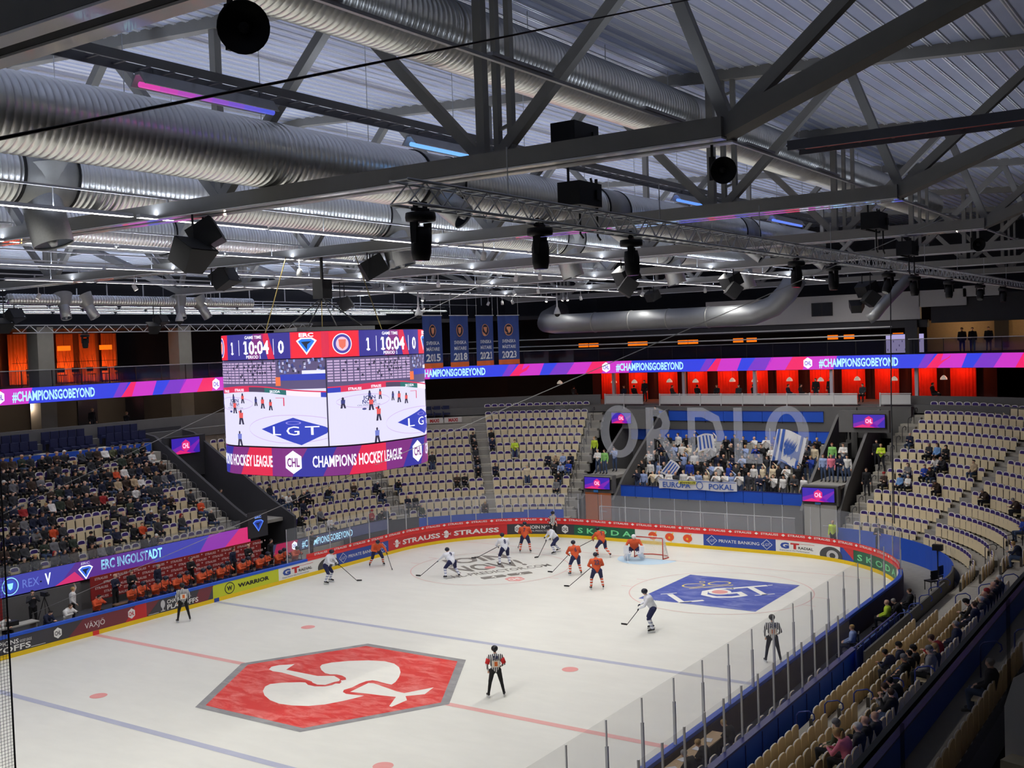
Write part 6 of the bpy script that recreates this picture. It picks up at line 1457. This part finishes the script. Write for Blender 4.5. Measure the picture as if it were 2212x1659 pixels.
def stick(o, wl, wr, tip, m=STICKM):
    wl, wr, tip = Vector(wl), Vector(wr), Vector(tip); d = (tip-wr).normalized(); top = wr-d*.12
    mb = MB().beam(top, tip, .022, .03); s = MB(); st = mb.build('stick', m, o)
    f = Vector((d.x, d.y, 0)).normalized(); q = Vector((f.y, -f.x, 0))
    b0 = tip; b1 = tip+f*.26+q*.06; s.add([b0+Vector((0,0,-.03)), b1+Vector((0,0,-.02)), b1+Vector((0,0,.05)), b0+Vector((0,0,.05)), b0+q*.015+Vector((0,0,-.03)), b1+q*.015+Vector((0,0,-.02)), b1+q*.015+Vector((0,0,.05)), b0+q*.015+Vector((0,0,.05))], [(0,1,2,3),(7,6,5,4),(0,4,5,1),(1,5,6,2),(2,6,7,3),(3,7,4,0)]).build('stick_blade', m, st)
    return st
def back_number(o, pose, t, m):
    J = POSE[pose]; c = Vector(J['chest']); p = Vector(J['pelvis']); up = (c-p).normalized(); n = Vector((0, up.z, -up.y)); n = Vector((0,1,0))-up*up.y; n.normalize(); sd = Vector((1,0,0)) if True else None
    ctr = p+(c-p)*.78+n*.225
    sh = S(); sh.text(t, 0, -.13, .24, m, w=.13*len(t), bold=.03); return sh.put(lambda u, v, h: tuple(ctr-sd*u+up*v+n*h), parent=o, name='number', eps=.003)
def player(pose, xy, phi, team, num, label, sx=1, tip=None):
    c = dict(o=(J_OR, NAVYC, SOCK_O, HELM, INKO), w=(J_WHT, NAVYC, SOCK_W, HELM, INKN))[team]
    o = person(pose, (xy[0], xy[1], 0), math.radians(phi)+PI/2, c[0], c[3], c[1], RS.choice(SKINS), label, 'players on the ice', shoe=SKATE, extra=GLV, k=1.04)
    o.material_slots[SOCK].material = c[2]; o.scale = (1.04*sx, 1.04, 1.04) if sx > 0 else (1.04, 1.04, 1.04)
    helmet(o, pose, c[3]); skates(o, pose); J = POSE[pose]; stick(o, J['wrist_r'], J['wrist_l'], tip or (.55, -1.35, .05)); 
    if num: back_number(o, pose, num, c[4])
    return o
player('sk_reach', (16.87,7.38), 62, 'w', '9', 'white player number nine on the left of the faceoff circle', tip=(1.25,-1.2,.06))
player('sk_wait', (20.77,6.52), 55, 'w', '8', 'white player standing on the faceoff lettering', tip=(1.4,-.7,.45))
player('sk_stride', (24.98,5.76), 150, 'w', '', 'white player near the boards in front of the referee')
player('sk_wait', (11.91,-7.26), 118, 'w', '2', 'white player with number two beside the blue diamond', tip=(.1,-1.0,.3))
player('sk_wait', (12.86,12.7), 290, 'w', '', 'white player by the boards before the tyre advert')
player('sk_reach', (17.55,13.31), 232, 'o', '', 'orange player by the left corner boards')
player('sk_wait', (24.5,7.55), 30, 'o', '7', 'orange player skating towards the grey board panel', tip=(.5,-1.2,.06))
player('sk_wait', (20.34,1.56), 48, 'o', '6', 'orange player between the two circles, further back', tip=(1.0,-.9,.06))
player('sk_wait', (17.85,-1.2), 38, 'o', '22', 'orange player with number twenty-two in the slot', tip=(1.3,-.7,.06))
player('sk_stride', (25.27,2.69), 60, 'o', '7', 'orange player left of the goalkeeper', tip=(1.5,-.8,.4))
g = person('goalie', (25.3,.55,0), math.radians(205)+PI/2, J_OR, HELW, NAVYC, None, 'orange goalkeeper crouching in front of the goal', 'players on the ice', shoe=SKATE, extra=J_WHT, k=1.08); g.material_slots[SOCK].material = J_WHT; helmet(g, 'goalie', HELW)
for s in (-1, 1):
    MB().beam((s*.27,-.36,.46), (s*.44,-.02,.12), .26, .16).build('leg_pad', J_WHT, g)
MB().box((.42,-.56,.68), (.26,.12,.34)).build('catching_glove', J_WHT, g); MB().box((-.4,-.58,.66), (.28,.08,.42)).build('blocker', J_WHT, g); stick(g, (-.4,-.5,.8), (-.4,-.5,.8), (-.3,-.85,.05), J_WHT)
BAND = mat('armband_red', (200,40,40), .8)
def official(xy, phi, label, red=False, num='58'):
    o = person('ref', (xy[0], xy[1], 0), math.radians(phi)+PI/2, REFST, HELM, 'black', None, label, 'officials', shoe=SKATE, k=1.0); o.material_slots[LEG].material = mat('official_trousers', (26,26,28), .8)
    helmet(o, 'ref', mat('helmet_black', (20,20,22), .4)); skates(o, 'ref'); J = POSE['ref']
    if red:
        for s in 'lr':
            a, b = Vector(J['shoulder_'+s]), Vector(J['elbow_'+s]); MB().tube([a+(b-a)*.3, a+(b-a)*.95], [.09, .078], 12).build('armband', BAND, o, True)
    sh = S()
    if num: sh.text(num, 0, 0, .12, INKN, w=.18, bold=.03)
    sh.rect(-.13, -.3, .13, -.06, mat('badge_white', (225,215,200), .8), 1); sh.rect(-.05, -.26, .06, -.1, mat('badge_orange', (220,110,50), .8), 2)
    sh.put(lambda u, v, h: (-u, .215+h, 1.43+v), parent=o, name='back_badge', eps=.003)
    return o
official((1.47,-6.33), 42, 'referee with red armbands standing beside the centre emblem', True); official((3.52,13.2), 60, 'linesman skating along the bench boards', num=''); official((9.96,-13.48), 28, 'linesman behind the near side glass', num='35'); official((28.9,8.3), 250, 'referee at the far boards before the join now panel', True)
# bench
n = 17
for i in range(n):
    x = 2.9+i*.68; y = 16.3+.3*(i % 2)
    o = person('bench', (x, y, .27), RS.uniform(-.3,.3), J_OR, HELM, NAVYC, RS.choice(SKINS), 'orange player sitting on the bench, %s from the left' % nth(i), 'players on the bench', shoe=SKATE, extra=GLV); o.material_slots[SOCK].material = SOCK_O; helmet(o, 'bench', HELM)
    J = POSE['bench']; MB().beam((.1,-.62,.2), (.05,-.5,1.35), .022, .03).build('stick', STICKM, o)
bn = thing('team_bench', 'long dark wooden bench under the sitting players', 'bench', (8.3, 16.6, .27)); MB().box((0,0,.44), (12.2,.42,.06)).build('seat', mat('bench_wood', (110,84,60), .7), bn)
for x in (-5.8,-3,0,3,5.8): MB().box((x,0,.21), (.08,.36,.42)).build('leg', BLACK, bn)
for i, (u, v, p, t, h) in enumerate([(250,1255,'st_cross','navy','bald'),(285,1248,'st_cross','black','brown'),(342,1225,'st_down','navy','grey'),(413,1205,'st_cross','black','brown'),(504,1182,'st_down','navy','brown'),(536,1177,'st_cross','black','bald'),(585,1185,'st_down','black','black')]):
    best = min([q*.05 for q in range(0, 330)], key=lambda x: abs(cam_uv((x, 17.6, 1.3))[0]-u))
    person(p, (best, 17.6, .27), 0 if i % 2 else .3, t, h, 'black', None, 'team official in %s tracksuit standing behind the bench, %s from the left' % (t, nth(i)), 'bench staff')
person('st_clap', (16.2,17.2,.27), .5, 'black', 'black', 'black', None, 'man in black at the end of the bench', 'bench staff')
for loc, p, t, h, rz, lab in [((.2,16.9,.27),'st_up','white','blond',.9,'photographer in white jacket and light cap beside the bench'),((-1.1,18.1,.27),'st_clap','charcoal','black',-.4,'camera operator in grey behind the penalty corner'),((-1.9,16.0,.27),'s_lean','navy','black',.2,'official in navy leaning over the boards'),((-.6,16.4,.1),'bench','white','brown',.3,'person in white and red jersey leaning on the boards'),((-3.4,16.8,.27),'s_lean','white','brown',0,'timekeeper in white at the left desk'),((.95,16.4,.2),'bench','orange','black',.2,'orange player alone at the left end of the bench')]:
    person(p, loc, rz, t, h, 'black', None, lab, None, extra=GLV)
cm = thing('video_camera', 'video camera on a tripod behind the boards at the left', 'camera', (-.75, 17.7, .27)); MB().box((0,0,1.5), (.16,.4,.2)).build('camera_body', BLACK, cm); MB().lathe([(.05,0),(.06,.16)], 10, 0, Matrix.Translation((0,-.2,1.5)) @ Matrix.Rotation(PI/2, 4, 'X')).build('lens', BLACK, cm)
for a in range(3): MB().beam((0,0,1.38), (.45*math.cos(a*2.1), .45*math.sin(a*2.1), 0), .03, .03).build('tripod_leg', BLACK, cm)
dk = thing('scorer_desk', 'grey desk with papers and equipment at the left picture edge', 'desk', (-3., 16.4, .27)); MB().box((0,0,.72), (1.9,.6,.05)).build('desktop', PDOOR, dk); MB().box((-.2,0,.85), (.5,.35,.2)).build('console', BLACK, dk)
for x in (-.85,.85): MB().box((x,0,.35), (.06,.5,.7)).build('leg', PDOOR, dk)
# flags and banner of the fans
FW = mat('flag_white', (222,222,226), .8); FBL = mat('flag_blue', (60,96,178), .8)
t = thing('fan_banner', 'long white banner reading EUROPA POKAL on the blue barrier', 'banner', (35.33, 1.1, 3.32)); nb = 16; P = []
for z in (-.62, .0):
    for k in range(nb+1): P.append((.03*math.sin(k*1.3+z), 2.75-5.5*k/nb, z+.03*math.sin(k*.9)))
MB().add(P, [(k, k+1, nb+2+k, nb+1+k) for k in range(nb)]).build('cloth', FW, t, True)
sh = S(); sh.text('EUROPA', -1.45, -.5, .36, FBL, w=2.0, bold=.02); sh.text('POKAL', 1.7, -.5, .36, FBL, w=1.7, bold=.02); sh.disc(.2, -.3, .24, .26, FBL, 2, hole=.8); sh.rect(-2.7, -.06, 2.7, -.02, FBL); sh.text('giovanili', -.65, -.2, .14, BLACK, w=1.1, bold=.02, lift=4); sh.rect(-1.3,-.24,-.05,-.04, mat('banner_yellow', (220,214,90), .8), 3)
sh.put(lambda u, v, h: (-.06-h, -u, v), parent=t, name='lettering', eps=.004)
def flag(label, p, w, h, tilt, draw):
    t = thing('supporter_flag', label, 'flag', p, -PI/2, 'flags of the fans'); n = 14
    f = lambda u, v: (u, .12*math.sin(u*3+v), v+.15*math.sin(u*2.2))
    P = [f(w*i/n, h*j/6) for j in range(7) for i in range(n+1)]
    o = MB().add(P, [(j*(n+1)+i, j*(n+1)+i+1, (j+1)*(n+1)+i+1, (j+1)*(n+1)+i) for j in range(6) for i in range(n)]).build('cloth', FW, t, True); o.rotation_euler = (0, tilt, 0)
    sh = S(); draw(sh, w, h); sh.put(lambda u, v, q: (lambda a: (a[0], a[1]-q, a[2]))(f(u, v)), parent=o, name='pattern', eps=.02)
    MB().tube([(-.02*math.sin(tilt),0,h), (0,0,0), (.25*math.sin(-tilt)*2-.1,0,-1.5)], .018, 6).build('pole', RAILW, t); return t
def fl1(sh, w, h):
    for a, b in ((.04,.12),(.2,.3),(.82,.9)): sh.rect(a*w, 0, b*w, h, FBL, 1)
    sh.rect(.3*w, 0, .8*w, .06*h, FBL, 1)
    for q in range(9): c = (.38+.045*q)*w; sh.poly([(c, .15*h+.07*h*(q % 3)), (c+.12*w, .3*h+.06*h*(q % 4)), (c+.1*w, .45*h+.05*h*(q % 3)), (c-.03*w, .4*h), (c+.03*w, .75*h+.05*h*(q % 2)), (c-.05*w, .55*h)], FBL, 2)
flag('large blue and white flag waved at the right of the fans', (37.3,-3.2,4.55), 2.0, 2.1, .22, fl1)
def fl2(sh, w, h):
    for q in range(4): sh.rect((.1+.22*q)*w, .1*h, (.2+.22*q)*w, .9*h, FBL, 1)
flag('small blue and white flag in the middle of the fans', (37.6,2.0,4.9), 1.3, 1.1, -.1, fl2)
flag('blue and white flag low at the left of the fans', (36.4,4.3,3.6), .9, 1.2, .7, fl2)
# ------------------------------------------------------------------ railings in the stairs
RBL = mat('handrail_blue', (36,52,132), .4); RDK = mat('handrail_dark', (52,52,58), .4)
def hoop(label, x, y, z, o, m, h=.95):
    c, s = math.cos(o), math.sin(o)
    P = [(x-c*.28, y-s*.28, z), (x-c*.28, y-s*.28, z+h-.1), (x-c*.2, y-s*.2, z+h), (x+c*.1, y+s*.1, z+h+.08), (x+c*.24, y+s*.24, z+h), (x+c*.26, y+s*.26, z+h-.12), (x+c*.2, y+s*.2, z+h-.2)]
    return tag(MB().tube(P, .022, 6).build('stair_handrail', m, None, True), label, 'handrail', 'handrails on the stairs')
for nm, at, ks, a, m in (('near stand aisle', at_N, range(0, 8), .65, RBL), ('near stand end', at_N, range(2, 7), 13.7, RBL), ('right corner aisle', at_RC, range(1, 11), -67.5*D2R, RDK), ('stairs right of the fans', at_RC, range(0, 12), -11*D2R, RDK), ('stairs left of the fans', at_LC, range(0, 12), 17*D2R, RDK), ('stairs left of the empty block', at_LC, range(0, 10), 67*D2R, RDK), ('bench side stairs', at_L1, range(0, 8), 13.2, RDK)):
    for k in ks: 
        x, y, o, z = at(k, a); hoop('curved handrail on the %s, beside the %s' % (nm, 'front row' if k == 0 else nth(k)+' row'), x, y, z, o, m)
# railing of the wheelchair platform and grey wall handrails
t = thing('platform_railing', 'blue railing between wheelchair platform and near stand', 'railing')
for i in range(7): MB().box((8.8+i*.85, -17.05, .78), (.05,.05,1.2)).build('post', RBL, t); MB().box((9.2+i*.85, -17.05, .75), (.78,.02,.95)).build('panel', mat('rail_panel', (40,70,150), .5), t)
MB().box((11.4,-17.05,1.36), (5.6,.05,.05)).build('top_rail', RBL, t)
for i in range(5): hoop('curved blue handrail on the grey wall, %s from the left' % nth(i), 14.4+i*1.7, -17.35, .3, -PI/2, RBL, 1.0)
# wheelchairs with their users, chairs on the floor
TYRE = mat('tyre_black', (24,24,26), .7)
def wheelchair(label, x, y, rz):
    t = thing('wheelchair', label, 'wheelchair', (x, y, .03), rz, 'wheelchairs on the blue platform')
    MB().box((0,-.05,.5), (.46,.46,.06)).build('seat', BLACK, t); MB().box((0,.2,.8), (.46,.05,.5)).build('backrest', BLACK, t)
    for s in (-1, 1):
        R = Matrix.Translation((s*.29,.08,.32)) @ Matrix.Rotation(PI/2, 4, 'Y')
        P = [tuple(R @ Vector((.3*math.cos(2*PI*k/20), .3*math.sin(2*PI*k/20), 0))) for k in range(21)]
        w_ = MB().tube(P, .02, 6, cap=False).build('wheel', TYRE, t, True); MB().tube([tuple(R @ Vector((.26*math.cos(2*PI*k/20), .26*math.sin(2*PI*k/20), .02*s))) for k in range(21)], .008, 4, cap=False).build('push_rim', ALU, w_, True)
        for k in range(8): MB().tube([tuple(R @ Vector((0,0,0))), tuple(R @ Vector((.29*math.cos(k*PI/4), .29*math.sin(k*PI/4), 0)))], .004, 3).build('spoke', ALU, w_)
        MB().lathe([(.08,-.02),(.08,.02)], 10, 0, Matrix.Translation((s*.22,-.42,.08)) @ Matrix.Rotation(PI/2, 4, 'Y')).build('caster', TYRE, t); MB().beam((s*.24,.2,.5), (s*.24,-.42,.2), .03, .03).build('frame_tube', ALU, t); MB().box((s*.26,-.05,.68), (.05,.36,.04)).build('armrest', BLACK, t)
    return t
for i, (x, y, tp, h, lab) in enumerate([(11.6,-16.1,'blue and white','blond','person in patterned jersey in the nearest wheelchair'),(16.1,-16.2,'hi-vis yellow','bald','person in yellow vest in the middle wheelchair'),(18.6,-16.5,'black','brown','person in black in the farthest wheelchair')]):
    wheelchair('wheelchair on the blue platform, %s from the near end' % nth(i), x, y, PI+.25); person('s_lap', (x, y-.06, .08), PI+.25, tp, h, 'dark', None, lab)
person('s_lean', (17.1,-16.6,.05), PI+.4, 'black', 'grey', 'black', None, 'person in black squatting beside the wheelchairs')
for i, (x, y) in enumerate([(24.9,-15.9),(26.1,-15.9),(25.5,-16.6)]):
    t = thing('stacking_chair', 'black stacking chair on the grey floor, %s one behind the corner glass' % nth(i), 'chair', (x, y, -.04), 2.6+.3*i, 'black chairs on the floor'); MB().box((0,0,.45), (.46,.46,.06)).build('seat', BLACK, t); MB().box((0,.22,.76), (.44,.05,.44)).build('backrest', BLACK, t)
    for sx in (-.2,.2):
        for sy in (-.2,.2): MB().beam((sx,sy,0), (sx,sy,.45), .03, .03).build('leg', BLACK, t)
cm = thing('video_camera', 'black video camera on a stand by the blue corner wall', 'camera', (28.6, -15.4, -.04)); MB().box((0,0,1.4), (.3,.5,.3)).build('camera_body', BLACK, cm); MB().beam((0,0,0), (0,0,1.3), .06, .06).build('stand', BLACK, cm); MB().box((0,0,.05), (.5,.5,.06)).build('base', BLACK, cm)
# timekeepers' seats on the near side, seen through the two glass screens
for i in range(15):
    x = -5.6+i*.92
    if 5.0 < x < 6: continue
    t = thing('folding_seat', 'seat between the two near glass screens, %s from the camera' % nth(i), 'seat', (x, -16.2, -.05), PI, 'seats between the near glass screens')
    for nm, me in (('backrest', ME_SHELL), ('cushion', ME_CUSH), ('seat_pan', ME_PAN)): c = bpy.data.objects.new(nm, me); COL.objects.link(c); c.parent = t
    if i in (0, 1, 3, 4, 6): person('s_lean', (x, -16.15, 0), PI, RS.choice(['navy','white','black']), RS.choice(['brown','blond','grey']), 'dark', None, 'timekeeper at the near side desk, %s from the camera' % nth(i), 'timekeepers')
t = thing('scorer_desk', 'long pale desk with papers behind the near boards', 'desk', (-3.2, -15.55, 0)); MB().box((0,0,.76), (6.4,.45,.04)).build('desktop', mat('desk_beige', (190,160,120), .6), t)
for x in (-3,0,3): MB().box((x,0,.37), (.05,.4,.74)).build('leg', BLACK, t)
for i in range(7): MB().box((-2.7+.85*i+.1*(i % 2),0,.79), (.22,.3,.012), .3*i).build('paper', FW, t)
# ------------------------------------------------------------------ our own balcony: glass front, rail, seat
GBAL = glass('balcony_glass', (30,34,40), .38, .04)
t = thing('balcony_balustrade', 'dark glass balustrade with top rail directly in front of the camera', 'balustrade')
for i in range(9): MB().box((-30.2+1.6*i+.79, -28.0, 11.2), (1.57,.02,.68)).build('pane', GBAL, t)
MB().box((-22.9,-28.0,11.555), (17,.016,.016)).build('top_rail', mat('rail_black', (20,24,22), .4), t)
MB().box((-22.9,-28.03,10.9), (17,.1,.5)).build('base_shoe', BLACK, t)
st = thing('folding_seat', 'nearest seat with white rim at the lower right edge', 'seat', (-27.5,-28.6,10.98), -1.87, 'folding seats of the tiers'); st.scale = (1.05,1.05,1.05)
for nm, me in (('backrest', ME_SHELL), ('cushion', ME_CUSH), ('seat_pan', ME_PAN)): c = bpy.data.objects.new(nm, me); COL.objects.link(c); c.parent = st
struct(MB().box((-22, -29.6, 10.6), (20, 3.3, .36)), 'floor_balcony', BLACK)
# ------------------------------------------------------------------ build the seats
SEATS.sort(key=lambda s: cam_uv((s[0], s[1], s[2]+.5))[2])
def seat_key(s): return (s[4], s[5], s[6])
NSEAT = 300
smb = MB(); cnt = 0
rowname = lambda k: 'front row' if k == 0 else nth(k)+' row'
for s in SEATS:
    x, y, z, o, blk, k, i = s
    rz = o-PI/2; busy = seat_id(s) in USED
    if cnt < NSEAT:
        r = thing('folding_seat', 'folding seat with purple pad, %s along the %s, %s' % (nth(i), rowname(k), blk), 'seat', (x, y, z), rz, 'folding seats of the tiers')
        for nm, me in (('backrest', ME_SHELL), ('cushion', ME_CUSH), ('seat_pan', ME_PAND if busy else ME_PAN)):
            c = bpy.data.objects.new(nm, me); COL.objects.link(c); c.parent = r
        cnt += 1
    else:
        ca, sa = math.cos(rz), math.sin(rz)
        for src, off in ((SHELL_MB, (0, 1)), (CUSH_MB, (2,)), (PAND_MB if busy else PAN_MB, (3, 4))):
            b = len(smb.v); smb.v += [(x+p[0]*ca-p[1]*sa, y+p[0]*sa+p[1]*ca, z+p[2]) for p in src.v]
            smb.f += [tuple(j+b for j in f) for f in src.f]; smb.m += [off[m] for m in src.m]
o = smb.build('seat_rows', [CREAMB, SRIM, PURP, CREAM, SEATBR_GAP]); tag(o, 'rows of cream folding seats with purple pads on the far tiers', 'seats', None, 'stuff')

# ------------------------------------------------------------------ of the spectators, the smallest in the picture stay one mass
CROWD.sort(key=lambda o: cam_uv(o.location)[2])
KEEP = 262
cm_ = MB(); cms = []
for o in CROWD[KEEP:]:
    mt = Matrix.LocRotScale(o.location, o.rotation_euler, o.scale); me = o.data; b = len(cm_.v)
    cm_.v += [tuple(mt @ v.co) for v in me.vertices]; ids = []
    for sl in o.material_slots:
        if sl.material not in cms: cms.append(sl.material)
        ids.append(cms.index(sl.material))
    for p in me.polygons: cm_.f.append(tuple(i+b for i in p.vertices)); cm_.m.append(ids[p.material_index])
    for c in list(o.children): bpy.data.objects.remove(c)
    bpy.data.objects.remove(o)
if cms: tag(cm_.build('crowd', cms, None, True), 'distant spectators in the back rows of the fan section', 'crowd', None, 'stuff')
